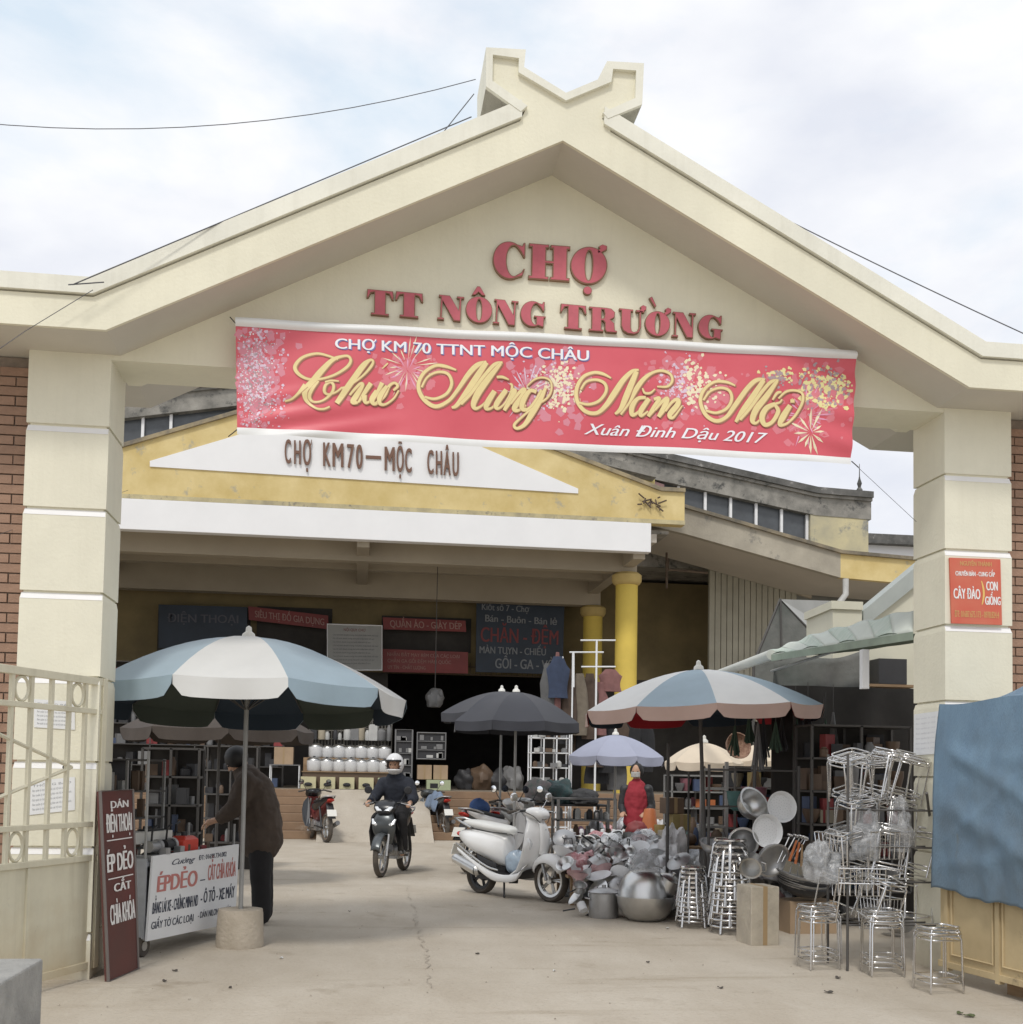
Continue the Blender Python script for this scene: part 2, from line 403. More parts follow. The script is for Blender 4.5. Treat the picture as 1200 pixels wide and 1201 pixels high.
# roof outline (bottom edge) in X,Z
hb, ab, gwid = 4.254, 5.798, 2.989
def roofline(off, xl=-3.2, xr=10.4, drop=0.0, extra=0.0):
    return [(xl, hb+off), (MID-gwid-extra, hb+off), (MID, ab+off+drop), (MID+gwid+extra, hb+off), (xr, hb+off)]
bot = roofline(0)
# the fascia follows measured groove corners
top = [(-3.2, 4.466), (MID-3.074, 4.466), (MID, 6.063), (MID+3.074, 4.466), (10.4, 4.466)]
ctop = [(-3.2, 4.585), (MID-3.10, 4.585), (MID, 6.20), (MID+3.10, 4.585), (10.4, 4.585)]
def band(lo, hi, y0, y1):
    b = MB(); n = len(lo)
    for i in range(n-1):
        (a0, a1), (b0, b1) = (lo[i], lo[i+1]), (hi[i], hi[i+1])
        q = [(a0[0], a0[1]), (a1[0], a1[1]), (b1[0], b1[1]), (b0[0], b0[1])]
        vs = [(x, y0, z) for x, z in q]+[(x, y1, z) for x, z in q]
        fs = [(0, 1, 2, 3), (7, 6, 5, 4), (0, 4, 5, 1), (3, 2, 6, 7)]
        if i == 0: fs.append((0, 3, 7, 4))
        if i == n-2: fs.append((1, 5, 6, 2))
        b.add(vs, fs)
    return b
band(bot, top, -OV, -OV+.03).build('fascia', cream, gate)
# roof slab with its underside
ub = [(x, z+.002) for x, z in bot]
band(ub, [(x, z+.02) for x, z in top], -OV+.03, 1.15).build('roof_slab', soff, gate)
# coping: thin dark groove then pale rim standing proud (cut round the crossing)
def seg(lo, hi, i, t0, t1, y0, y1, name, m):
    def lp(a, b, t): return (a[0]+(b[0]-a[0])*t, a[1]+(b[1]-a[1])*t)
    q = [lp(lo[i], lo[i+1], t0), lp(lo[i], lo[i+1], t1), lp(hi[i], hi[i+1], t1), lp(hi[i], hi[i+1], t0)]
    return MB().prism(q, y0, y1).build(name, m, gate)
gro = [(x, z+.012) for x, z in top]
seg(gro, ctop, 0, 0, 1, -OV-.03, 1.2, 'coping', coping); seg(gro, ctop, 3, 0, 1, -OV-.03, 1.2, 'coping', coping)
band(top, gro, -OV+.02, 1.1).build('groove', mat('groove_shadow_gap', (.48, .45, .38), .9), gate)
YF = -OV
def fp(x, y, Y=YF): p = at(x, y, Y); return (p.x, p.z)
# where rafters' copings meet the crossing
def tfor(px, side):
    X = fp(px, 130)[0]
    return (X-top[1][0])/(top[2][0]-top[1][0]) if side < 0 else (X-top[2][0])/(top[3][0]-top[2][0])
seg(gro, ctop, 1, 0, tfor(612, -1), -OV-.03, 1.2, 'coping', coping)
seg(gro, ctop, 2, tfor(708, 1), 1, -OV-.03, 1.2, 'coping', coping)
# crossing: one flat face carrying both horns
cross = [fp(*q) for q in ((577, 67.5), (608, 71.5), (607.5, 88), (663, 121), (716, 98), (718, 84), (745, 86), (744, 122), (706, 139), (716, 152), (716, 198.3), (660.2, 164.8), (608, 186.5), (608, 146), (616, 130), (572, 98))]
MB().prism(cross, -OV-.0015, -OV+.02).build('crossed_roof_end', cream, gate)
MB().prism([fp(*q) for q in ((577.5, 68), (607.5, 72), (607, 88.5), (663, 122), (716.5, 98.5), (718.5, 84.5), (744.5, 86.5), (743.5, 121.5), (706, 138.5), (661, 142), (616, 129.5), (572.5, 98.5))], -OV+.021, .06).build('horn_body', cream, gate)
def rim(pts, w_in, y0=-OV-.034, y1=.08, name='horn_rim', m=coping):
    """pale rim between outer points and inner points"""
    for i in range(len(pts)-1):
        (o0, i0), (o1, i1) = pts[i], pts[i+1]
        MB().prism([fp(*o0), fp(*o1), fp(*i1), fp(*i0)], y0, y1).build(name, m, gate)
rim([((569.5, 104.5), (577, 98)), ((569.5, 59), (577.5, 67.5)), ((616, 61.5), (608, 71.5)), ((614, 82), (607.5, 88)), ((663, 112), (663, 121)), ((700, 96.5), (716, 99)), ((711, 75), (718, 84)), ((754, 77.5), (745, 86)), ((752, 125.4), (744, 118))], 0)
rim([((569.5, 104.5), (577, 98)), ((610, 133.8), (618, 127))], 0)
rim([((744, 118), (752, 125.4)), ((706, 135), (712, 142))], 0)
# horn undersides and rear faces
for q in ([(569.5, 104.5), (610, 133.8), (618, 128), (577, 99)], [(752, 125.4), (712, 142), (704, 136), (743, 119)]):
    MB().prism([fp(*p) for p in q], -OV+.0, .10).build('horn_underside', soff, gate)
# gable wall and head beam
zb = at(1035, 479, 0).z
wallp = [(PW-.01, zb), (PX+.01, zb), (PX+.01, hb+.05), (MID+gwid, hb+.08), (MID, ab+.06), (MID-gwid, hb+.08), (PW-.01, hb+.05)]
MB().prism(wallp, .004, PD-.03).build('gable_wall', cream, gate)
YR = PD+.14
zr = at(1010, 488, YR).z; hx = [at(q, 505, YR).x for q in (1022, 1053)]; zh = at(1060, 507, YR).z
dl, dh = PX+.02-hx[0], PX+.02-hx[1]
MB().prism([(PW-.01, zh), (PW+dh, zh), (PW+dl, zr), (PX-dl, zr), (PX-dh, zh), (PX+.01, zh), (PX+.01, hb+.3), (PW-.01, hb+.3)], PD-.03, YR).build('rear_beam', cream, gate)

# raised red letters: hand-cut fat slab face --------------------------------
def ell(cx, cy, rx, ry, a0, a1, n=14):
    return [(cx+rx*math.cos(R(a0+(a1-a0)*i/n)), cy+ry*math.sin(R(a0+(a1-a0)*i/n))) for i in range(n+1)]
def stem(x0, x1, s=.10, h=1.0, ov=.07): return [(x0-ov, 0), (x1+ov, 0), (x1+ov, s), (x1, s), (x1, h-s), (x1+ov, h-s), (x1+ov, h), (x0-ov, h), (x0-ov, h-s), (x0, h-s), (x0, s), (x0-ov, s)]
GL = {
 'C': (.86, [ell(.44, .5, .44, .52, 62, 298, 26)+[(.80, .10), (.86, .30), (.82, .30), (.76, .20)]+ell(.56, .5, .19, .42, 292, 68, 20)[::1]+[(.74, .76), (.82, .62), (.86, .62), (.86, 1.02), (.81, 1.02), (.77, .93)]]),
 'H': (1.02, [[(0, 0), (.50, 0), (.50, .10), (.43, .10), (.43, .46), (.59, .46), (.59, .10), (.53, .10), (.53, 0), (1.02, 0), (1.02, .10), (.95, .10), (.95, .90), (1.02, .90), (1.02, 1), (.53, 1), (.53, .90), (.59, .90), (.59, .55), (.43, .55), (.43, .90), (.50, .90), (.50, 1), (0, 1), (0, .90), (.07, .90), (.07, .10), (0, .10)]]),
 'T': (.84, [[(.14, 0), (.70, 0), (.70, .09), (.60, .09), (.60, .90), (.70, .87), (.78, .66), (.84, .66), (.82, 1), (.02, 1), (0, .66), (.06, .66), (.14, .87), (.24, .90), (.24, .09), (.14, .09)]]),
 'N': (1.0, [[(0, 0), (.26, 0), (.26, .08), (.17, .09), (.17, .78), (.62, 0), (.88, 0), (.88, .91), (.98, .92), (.98, 1), (.70, 1), (.70, .92), (.80, .91), (.80, .42), (.44, 1), (.02, 1), (.02, .92), (.10, .91), (.10, .09), (0, .08)]]),
 'O': (.92, [ell(.46, .5, .46, .53, 0, 360, 36)[:-1], ell(.46, .5, .085, .42, 0, 360, 20)[:-1]]),
 'G': (.92, [ell(.44, .5, .44, .52, 60, 300, 26)+[(.80, .0), (.86, .0), (.86, .36), (.92, .37), (.92, .44), (.50, .44), (.50, .37), (.58, .36), (.58, .10)]+ell(.56, .5, .17, .42, 270, 80, 18)+[(.72, .78), (.80, .64), (.86, .64), (.86, 1.02), (.80, 1.02), (.76, .93)]]),
 'R': (1.0, [[(0, 0), (.52, 0), (.52, .09), (.44, .09), (.44, .46), (.50, .46), (.56, .38), (.56, .10), (.62, 0), (1.0, 0), (1.0, .08), (.92, .10), (.90, .38), (.76, .52), (.90, .62), (.92, .84), (.78, .98), (.6, 1.0), (0, 1), (0, .91), (.09, .91), (.09, .09), (0, .09)], [(.44, .55), (.52, .56), (.55, .73), (.52, .90), (.44, .91)]]),
 'U': (.95, [[(0, 1), (0, .91), (.08, .91), (.08, .28), (.16, .08), (.34, -.03), (.58, -.03), (.74, .06), (.82, .28), (.82, .91), (.94, .91), (.94, 1), (.62, 1), (.62, .91), (.74, .91), (.74, .30), (.68, .12), (.56, .06), (.48, .10), (.44, .26), (.44, .91), (.52, .91), (.52, 1)]]),
 'horn': (.2, [[(.0, -.06), (.08, -.02), (.20, .10), (.20, .22), (.10, .26), (.02, .18), (.05, .10), (.0, .06)]]),
 'dot': (.2, [ell(.1, .1, .11, .12, 0, 360, 14)[:-1]]),
 'hat': (.4, [[(0, 0), (.10, 0), (.20, .07), (.30, 0), (.40, 0), (.24, .20), (.16, .20)]]),
 'grave': (.2, [[(.0, .24), (.06, .28), (.16, .08), (.13, .04)]]),
}
def flat_letter(polys, fn, depth, name, m, parent):
    c = bpy.data.curves.new('t', 'CURVE'); c.dimensions = '2D'; c.fill_mode = 'BOTH'; c.extrude = 0
    for P in polys:
        sp = c.splines.new('POLY'); sp.points.add(len(P)-1); sp.use_cyclic_u = True
        for q, p in zip(sp.points, P): q.co = (p[0], p[1], 0, 1)
    o = bpy.data.objects.new('t', c); me = bpy.data.meshes.new_from_object(o)
    v = [tuple(x.co)[:2] for x in me.vertices]; f = [tuple(p.vertices) for p in me.polygons]
    bpy.data.objects.remove(o); bpy.data.curves.remove(c); bpy.data.meshes.remove(me)
    b = MB(); b.add([fn(x, y, 1) for x, y in v], f)
    for P in polys:
        n = len(P); b.add([fn(x, y, 0) for x, y in P]+[fn(x, y, 1) for x, y in P], [(i, (i+1) % n, (i+1) % n+n, i+n) for i in range(n)])
    return b.build(name, m, parent)
def letter(ch, x0, y0, x1, y1, x2=None, Yw=.004, parent=gate, shrink=.010, h=.05):
    """x0,y0 bottom left, x1,y1 bottom right, height from y0 to y1t : photo pixels on the gable wall"""
    pass
def wall_letter(ch, bl, br, tl, name='letter'):
    """glyph fitted to bottom left, bottom right, top left photo pixels on the gable wall"""
    Yw = .004
    A, B, C = at(*bl, Yw), at(*br, Yw), at(*tl, Yw)
    w, polys = GL[ch]; hh = {'dot': .22, 'horn': .32, 'hat': .20, 'grave': .28}.get(ch, 1.0)
    def mk(off, d0, d1, m, nm):
        def fn(x, y, k):
            p = A+(B-A)*(x/w)+(C-A)*(y/hh)
            return (p.x, Yw-(d0 if k == 0 else d1), p.z)
        return flat_letter(off, fn, 0, nm, m, gate)
    base = mk(polys, 0, .026, brownletter, name)
    # red face, inset from the edge: offset every outline inwards
    def inset(P, d, hole):
        n = len(P); a = sum(P[i][0]*P[(i+1) % n][1]-P[(i+1) % n][0]*P[i][1] for i in range(n)); s = 1 if a > 0 else -1
        if hole: s = -s
        o = []
        for i in range(n):
            p, q, r = P[i-1], P[i], P[(i+1) % n]
            e1 = (q[0]-p[0], q[1]-p[1]); e2 = (r[0]-q[0], r[1]-q[1])
            l1 = math.hypot(*e1) or 1e-6; l2 = math.hypot(*e2) or 1e-6
            n1 = (-e1[1]/l1*s, e1[0]/l1*s); n2 = (-e2[1]/l2*s, e2[0]/l2*s)
            k = 1+n1[0]*n2[0]+n1[1]*n2[1]; k = max(k, .5)
            o.append((q[0]+(n1[0]+n2[0])/k*d, q[1]+(n1[1]+n2[1])/k*d))
        return o
    ins = [inset(P, .026 if hh == 1 else .012, i > 0 and ch in 'OR') for i, P in enumerate(polys)]
    f = mk(ins, .026, .029, redletter, 'letter_face'); f.parent = base
    return base
cw = [('C', (577, 326.5), (615, 330), (578, 284)), ('H', (619, 328.5), (667.5, 332), (620, 287)), ('O', (667.5, 333), (711, 334.5), (669, 291.5)),
      ('dot', (683.5, 346), (693, 347), (684, 337)), ('horn', (700, 297), (711, 298), (700.5, 286)),
      ('T', (429.5, 370), (461.5, 373), (430, 340.5)), ('T', (463, 372.5), (496, 375.5), (463.5, 343)),
      ('N', (512.5, 376), (543.5, 379), (514, 347)), ('O', (545.5, 378.5), (577, 381), (546, 349)), ('hat', (553, 347.5), (569, 348.5), (553, 337)),
      ('N', (577.5, 381), (607, 384), (579, 352)), ('G', (609, 383), (639, 385.5), (610.5, 354)),
      ('T', (656, 386.7), (687, 389.5), (656.5, 357.5)), ('R', (690, 389.5), (723, 392), (690.5, 361)),
      ('U', (725, 391), (755, 394), (725.5, 363)), ('horn', (749, 367), (757, 368), (749.5, 357)), ('O', (755, 394), (784.5, 396.5), (756, 366)),
      ('grave', (760, 364), (771, 365), (760.5, 349)), ('horn', (778, 370), (786, 371), (778.5, 360)),
      ('N', (787, 396.5), (815, 398.5), (788, 367)), ('G', (817, 397.5), (846, 400), (818.5, 370))]
for ch, a, b_, c in cw:
    nm = 'letter' if len(ch) == 1 else 'accent'
    wall_letter(ch, a, b_, c, nm)

# ------------------------------------------------------------------ brick walls beside the pillars
def brick_wall(x0, x1, label, seed):
    random.seed(seed)
    t = thing('brick_wall', label, 'brick wall', (x0, .14, 0))
    Wd = x1-x0; MB().box(0, Wd, .02, .24, 0, 4.25).build('mortar_bed', mortar, t)
    bh, bl = .0685, .225; me = [MB().box(.004, bl-.006, 0, .05, .005, bh-.005).mesh('brick', brickm) for _ in range(1)]
    n = int(4.2/bh); half = MB().box(.004, bl/2-.006, 0, .05, .005, bh-.005).mesh('brick', brickm)
    for k in range(n):
        x = 0.0
        if k % 2:
            o = bpy.data.objects.new('brick', half); col.objects.link(o); o.parent = t; o.location = (0, random.uniform(-.004, .004), k*bh); x = bl/2
        while x+bl <= Wd+.01:
            o = bpy.data.objects.new('brick', me[0]); col.objects.link(o); o.parent = t
            o.location = (x, random.uniform(-.005, .004), k*bh); x += bl
        if x+bl/2 <= Wd+.01:
            o = bpy.data.objects.new('brick', half); col.objects.link(o); o.parent = t; o.location = (x, random.uniform(-.004, .004), k*bh)
brick_wall(-.905, -.002, 'brown brick wall on the outer side of the left gate pillar', 3)
brick_wall(PX+PW+.002, PX+PW+.905, 'brown brick wall on the outer side of the right gate pillar', 5)

# ------------------------------------------------------------------ banner
bannerm = mat('banner_vinyl', (.68, .12, .15), .45, c2=(.62, .09, .12), vs=1.6, spec=.5)
hem = mat('banner_hem', (.80, .81, .80), .5, var=.05, vs=3)
ban = thing('banner', 'long red New Year banner with gold script strung across the gate opening', 'banner')
YB = -.12
TL, TR, BR, BL = at(277, 383, YB), at(1002.5, 421, YB), at(998.5, 538, YB), at(278.5, 504, YB)
def bn(u, v, h=0.0):
    p = BL.lerp(BR, u).lerp(TL.lerp(TR, u), v)
    d = .016*math.sin(u*11+v*2.2)*(1-v*.6)+.010*math.sin(u*29-v*5)*(.35+.65*abs(v-.5))
    e = max(0, 1-u/.28); d += .036*e*math.sin((v*1.0-u*1.3)*30)*max(0, .55-v)*min(1, u*14)+.012*max(0, (u-.86)/.14)*math.sin(v*22+u*30)     # pulled folds, lower left
    d += .012*max(0, 1-abs(v-.80)/.16)*math.sin(u*6.3+1)*max(0, 1-abs(u-.8)/.4)
    return Vector((p.x, p.y-.02-d-h, p.z))
MB().grid(lambda u, v: bn(u, v), 160, 28).build('cloth', bannerm, ban, smooth=60)
def strip(v0, v1, name, m, h, r=0.0):
    return MB().grid(lambda u, v: bn(u, v0+(v1-v0)*v, h+r*math.sin(v*PI)), 120, 6).build(name, m, ban, smooth=60)
strip(.985, 1.075, 'top_hem', hem, .004, .025); strip(-.055, .012, 'bottom_hem', hem, .004, .004)
MB().tube([bn(u/20, 1.03, .0)+Vector((0, .02, 0)) for u in range(-0, 21)], .016, 8).build('top_rod', mat('bamboo_rod', (.55, .52, .47), .6), ban, smooth=50)
def bpx(x, y):
    """photo pixel -> u,v on the banner"""
    p = at(x, y, YB); 
    u = .5; v = .5
    for _ in range(6):
        a = BL.lerp(BR, u); b2 = TL.lerp(TR, u)
        v = (p.z-a.z)/(b2.z-a.z)
        l0 = BL.lerp(TL, v); l1 = BR.lerp(TR, v); u = (p.x-l0.x)/(l1.x-l0.x)
    return u, v
gold = mat('gold_print', (.80, .66, .32), .5, var=.05, vs=20)
goldsh = mat('gold_print_shadow', (.36, .16, .10), .5)
wprint = mat('white_print', (.84, .86, .90), .5)
bprint = mat('blue_print_outline', (.20, .22, .50), .5)
SCW = {}
def catmull(P, k=6):
    o = []
    for i in range(len(P)-1):
        p0 = P[max(i-1, 0)]; p1 = P[i]; p2 = P[i+1]; p3 = P[min(i+2, len(P)-1)]
        for j in range(k):
            t = j/k
            o.append(tuple(.5*((2*p1[m])+(-p0[m]+p2[m])*t+(2*p0[m]-5*p1[m]+4*p2[m]-p3[m])*t*t+(-p0[m]+3*p1[m]-3*p2[m]+p3[m])*t**3) for m in range(len(p1))))
    o.append(tuple(P[-1])); return o
def stroke(b, pts, ox, oy, sc, h, dx=0, dy=0, grow=0):
    """pts in zoom pixels with half width as third value"""
    q = catmull([(ox+x/sc, oy+y/sc, w/sc) for x, y, w in pts])
    vs = []
    for i, (x, y, w) in enumerate(q):
        a = q[max(i-1, 0)]; c = q[min(i+1, len(q)-1)]; tx, ty = c[0]-a[0], c[1]-a[1]; l = math.hypot(tx, ty) or 1; nx, ny = -ty/l, tx/l; w += grow
        for s in (-1, 1):
            u, v = bpx(x+dx+nx*w*s, y+dy+ny*w*s); vs.append(bn(u, v, h))
    b.add(vs, [(2*i, 2*i+1, 2*i+3, 2*i+2) for i in range(len(q)-1)])
words = [
 ('Chuc', 330, 400, 8, [
  [(530, 185, 8), (440, 150, 10), (330, 128, 12), (200, 165, 15), (130, 250, 19), (160, 320, 17), (250, 370, 12), (370, 370, 11), (500, 330, 12), (610, 260, 15), (650, 200, 14), (630, 155, 12), (570, 155, 13), (480, 190, 22), (380, 290, 32), (300, 390, 36), (230, 470, 32), (225, 545, 24), (260, 600, 14), (330, 650, 10), (400, 655, 10), (455, 632, 8)],
  [(230, 430, 30), (160, 510, 14), (100, 560, 10), (35, 580, 8)],
  [(350, 390, 10), (290, 470, 18), (265, 540, 17), (300, 585, 11), (370, 580, 9), (430, 545, 12), (480, 490, 14), (490, 430, 14), (460, 400, 12), (415, 430, 14), (405, 490, 15), (440, 515, 10), (510, 495, 9), (570, 450, 10)],
  [(410, 400, 8), (470, 385, 9), (540, 390, 6)],
  [(570, 460, 16), (640, 430, 9), (760, 340, 10), (840, 250, 14), (860, 200, 11), (830, 190, 14), (770, 240, 30), (690, 350, 32), (600, 480, 32), (520, 600, 26)],
  [(640, 520, 10), (700, 450, 14), (745, 410, 14), (760, 430, 18), (700, 530, 30), (670, 585, 26), (720, 590, 12)],
  [(720, 590, 10), (790, 480, 22), (840, 405, 24)], [(775, 520, 30), (790, 590, 16), (850, 560, 10), (905, 480, 18), (945, 400, 24)],
  [(900, 480, 30), (850, 560, 30), (880, 600, 16), (960, 520, 24), (1010, 430, 16), (1060, 400, 12), (1090, 430, 14), (1050, 470, 10)],
  [(990, 430, 18), (930, 520, 28), (920, 590, 20), (970, 605, 11), (1050, 550, 9), (1100, 470, 7)],
  [(1010, 300, 0.5), (1010, 301, .5)]]),
 ('Mung', 480, 410, 6.667, [
  [(365, 165, 6), (280, 135, 13), (200, 130, 13), (110, 190, 15), (70, 290, 16), (110, 390, 18), (200, 450, 17), (300, 410, 15), (370, 330, 16), (460, 200, 22), (530, 130, 22), (600, 105, 10)],
  [(120, 375, 9), (200, 390, 11), (290, 350, 13), (330, 270, 13), (300, 195, 12), (220, 180, 10), (140, 220, 9), (95, 300, 8)],
  [(600, 110, 22), (520, 230, 28), (440, 350, 26), (370, 440, 18), (330, 460, 9)],
  [(400, 430, 16), (480, 350, 14), (570, 230, 15), (660, 130, 16), (725, 112, 9)],
  [(710, 120, 14), (620, 230, 26), (540, 340, 30), (500, 430, 24), (520, 465, 14), (580, 430, 8), (640, 350, 12)],
  [(665, 330, 22), (610, 420, 26), (600, 465, 16), (650, 455, 9), (720, 370, 14), (755, 320, 20)],
  [(750, 330, 22), (680, 430, 24), (690, 465, 12), (740, 430, 8), (790, 350, 12), (800, 290, 9), (785, 275, 8)],
  [(790, 345, 16), (820, 325, 20), (800, 380, 24), (740, 480, 14)], [(790, 430, 9), (860, 340, 14), (895, 320, 18), (880, 370, 22), (820, 460, 24), (850, 480, 12), (910, 440, 8)],
  [(990, 340, 14), (940, 330, 16), (890, 400, 24), (880, 465, 20), (930, 470, 14), (990, 400, 14), (1030, 325, 14)],
  [(1060, 310, 12), (1020, 400, 22), (960, 500, 26), (900, 590, 18), (840, 620, 12), (820, 590, 12), (880, 530, 9), (980, 450, 8), (1070, 390, 8), (1105, 330, 8), (1100, 260, 7), (1050, 230, 7), (980, 240, 7), (920, 290, 5)],
  [(680, 225, 9), (725, 225, 11), (775, 245, 4)]]),
 ('Nam', 660, 420, 7.5, [
  [(415, 190, 6), (340, 150, 14), (260, 140, 14), (170, 180, 16), (115, 280, 18), (120, 390, 18), (190, 480, 18), (290, 495, 18), (370, 430, 24), (440, 330, 30), (520, 210, 26), (600, 130, 18), (660, 115, 8)],
  [(140, 405, 10), (220, 420, 12), (310, 390, 14), (370, 310, 14), (360, 240, 14), (290, 205, 12), (200, 220, 11), (150, 290, 9)],
  [(640, 130, 22), (590, 250, 30), (540, 370, 30), (500, 460, 22), (450, 505, 10)],
  [(500, 510, 9), (580, 400, 12), (640, 280, 24), (710, 190, 20), (790, 135, 13), (870, 120, 13), (940, 150, 12), (955, 210, 12), (910, 260, 11), (820, 262, 6)],
  [(720, 360, 14), (650, 370, 18), (600, 440, 26), (600, 510, 20), (650, 490, 12), (700, 420, 14), (740, 365, 14)], [(750, 370, 20), (680, 470, 26), (680, 520, 14), (740, 480, 8)],
  [(790, 375, 14), (840, 365, 16), (800, 440, 26), (740, 525, 16)], [(800, 470, 10), (870, 390, 16), (910, 370, 20), (880, 450, 28), (830, 530, 18)], [(890, 480, 10), (950, 400, 14), (1000, 375, 18), (1000, 420, 26), (930, 510, 26), (960, 535, 12), (1040, 430, 5)],
  [(690, 280, 6), (710, 320, 10), (760, 320, 10), (800, 285, 5)]]),
 ('Moi', 800, 420, 5.714, [
  [(350, 190, 5), (290, 165, 10), (210, 165, 10), (140, 220, 12), (115, 300, 13), (150, 390, 14), (220, 430, 14), (290, 400, 14), (350, 320, 18), (430, 210, 18), (490, 155, 16), (550, 148, 8)],
  [(150, 360, 8), (220, 375, 9), (290, 345, 11), (325, 285, 11), (310, 225, 10), (250, 205, 9), (180, 230, 8), (135, 290, 7)],
  [(540, 155, 17), (470, 260, 22), (400, 360, 22), (350, 435, 10)], [(380, 420, 10), (450, 340, 12), (530, 230, 13), (590, 165, 13), (640, 155, 8)],
  [(630, 160, 12), (560, 260, 22), (490, 350, 24), (465, 420, 20), (490, 440, 9), (530, 400, 6)],
  [(620, 310, 14), (560, 340, 20), (530, 400, 22), (550, 450, 16), (600, 430, 14), (640, 360, 16), (620, 315, 10), (650, 300, 7), (665, 280, 6)],
  [(720, 320, 18), (670, 400, 24), (650, 450, 14), (700, 440, 8), (760, 380, 9), (800, 300, 10), (800, 240, 9), (750, 220, 8), (690, 230, 8), (640, 275, 6)],
  [(600, 285, 6), (630, 240, 10), (660, 232, 6)], [(720, 292, 12), (748, 292, 12)]]),
]
for nm, ox, oy, sc, strokes in words:
    b = MB(); b2 = MB(); b3 = MB()
    for i, s_ in enumerate(strokes):
        s2 = [(x, y, w*.84) for x, y, w in s_]
        stroke(b2, s2, ox, oy, sc, .003, 1.5, 1.5, .4); stroke(b3, s2, ox, oy, sc, .0045+i*.0006, .25, .25, .62); stroke(b, s2, ox, oy, sc, .0048+i*.0006)
    b2.build('script_shadow', goldsh, ban); b3.build('script_edge', mat('gold_print_edge', (.52, .30, .16), .5), ban); b.build('script_lettering', gold, ban)
# acute accent of the first word sits over the u
b = MB(); stroke(b, [(945, 268, 4), (985, 230, 8), (1000, 215, 5)], 330, 400, 8, .006); b.build('script_lettering', gold, ban)
def btext(body, x0, y0, x1, y1, cap, name, m, h, bold=.02, shear=0, dx=0, dy=0):
    """baseline from x0,y0 to x1,y1; cap height in pixels"""
    v, f = glyphs(body, bold, shear); a0, a1 = v[:, 0].min(), v[:, 0].max(); b = MB(); vs = []
    for p in v:
        t = (p[0]-a0)/(a1-a0); X = x0+(x1-x0)*t+dx; Y = y0+(y1-y0)*t-p[1]/.72*cap+dy
        vs.append(bn(*bpx(X, Y), h+p[2]))
    b.add(vs, f); return stuff(b.build(name, m, ban))
btext('CHỢ KM 70 TTNT MỘC CHÂU', 393, 410, 690, 424.5, 12.5, 'line_outline', bprint, .003, .022, 0, 1.0, 1.1)
btext('CHỢ KM 70 TTNT MỘC CHÂU', 393, 410, 690, 424.5, 12.5, 'line_lettering', wprint, .006, .018)
btext('Xuân Đinh Dậu 2017', 684, 510.5, 900, 521, 13, 'line_lettering', wprint, .006, .012, .42)
# printed fireworks and blossoms
pk = {k: mat('print_'+k, c, .5) for k, c in dict(cream=(.84, .74, .52), pink=(.78, .36, .52), lilac=(.72, .55, .66), white=(.86, .80, .80), grey=(.42, .32, .34), yellow=(.80, .72, .34)).items()}
def burst(cx, cy, r, n, m, seed, w=1.0, r0=.2, squash=1.0):
    random.seed(seed); b = MB()
    for i in range(n):
        a = 2*PI*i/n+random.uniform(-.15, .15); q0 = r*r0*random.uniform(.7, 1.2); q1 = r*random.uniform(.55, 1.1); c, s = math.cos(a), math.sin(a)*squash
        pts = [(cx+c*q0, cy+s*q0), (cx+c*(q0+q1)*.6-s*w, cy+s*(q0+q1)*.6+c*w), (cx+c*q1, cy+s*q1), (cx+c*(q0+q1)*.6+s*w, cy+s*(q0+q1)*.6-c*w)]
        b.add([bn(*bpx(*p), .0015) for p in pts], [(0, 1, 2, 3)])
    b.build('printed_firework', m, ban)
def dots(cx, cy, rx, ry, n, m, seed, r=(.6, 1.8), h=.0016):
    random.seed(seed); b = MB()
    for i in range(n):
        x = cx+random.gauss(0, rx*.45); y = cy+random.gauss(0, ry*.45); q = random.uniform(*r); a0 = random.uniform(0, 3)
        if not (280 < x < 998) or not (bpx(x, y)[1] < .97 and bpx(x, y)[1] > .03): continue
        b.add([bn(*bpx(x+q*random.uniform(.5, 1.2)*math.cos(a0+a), y+q*random.uniform(.5, 1.2)*math.sin(a0+a)), h+i*.000002) for a in (0, 1.2, 2.5, 3.8, 5.1)], [(0, 1, 2, 3, 4)])
    b.build('printed_blossom', m, ban)
hz1 = mat('print_haze', (.69, .20, .24), .5); hz2 = mat('print_haze_lilac', (.66, .24, .30), .5)
dots(302, 440, 34, 80, 260, hz2, 50, (2, 7), .0006); dots(480, 440, 50, 30, 90, hz1, 51, (2, 7), .0006); dots(640, 455, 56, 40, 150, hz2, 52, (2, 7), .0006); dots(805, 455, 56, 46, 150, hz1, 53, (2, 8), .0006); dots(950, 470, 50, 50, 120, hz1, 54, (2, 7), .0006)
burst(478, 430, 38, 16, pk['cream'], 1, .8); burst(478, 436, 26, 12, pk['pink'], 2, .9); burst(618, 462, 34, 22, pk['lilac'], 3, .8)
dots(655, 455, 28, 26, 200, pk['cream'], 4, (.8, 3)); dots(820, 455, 24, 34, 130, pk['cream'], 5, (1, 3.4)); dots(795, 455, 22, 34, 110, pk['lilac'], 6, (.8, 2.6))
dots(640, 450, 30, 26, 90, pk['lilac'], 16, (.6, 2.2)); burst(945, 488, 36, 20, pk['pink'], 7, .9); burst(950, 508, 26, 12, pk['cream'], 8, 1.4, .1, 1.2)
dots(968, 456, 34, 26, 150, pk['yellow'], 9, (1.2, 4)); dots(962, 452, 40, 32, 110, pk['grey'], 10, (.8, 2.8), .002); dots(915, 440, 20, 10, 40, pk['yellow'], 12, (1, 3)); dots(906, 444, 22, 12, 60, pk['grey'], 13, (.8, 2.6), .002)
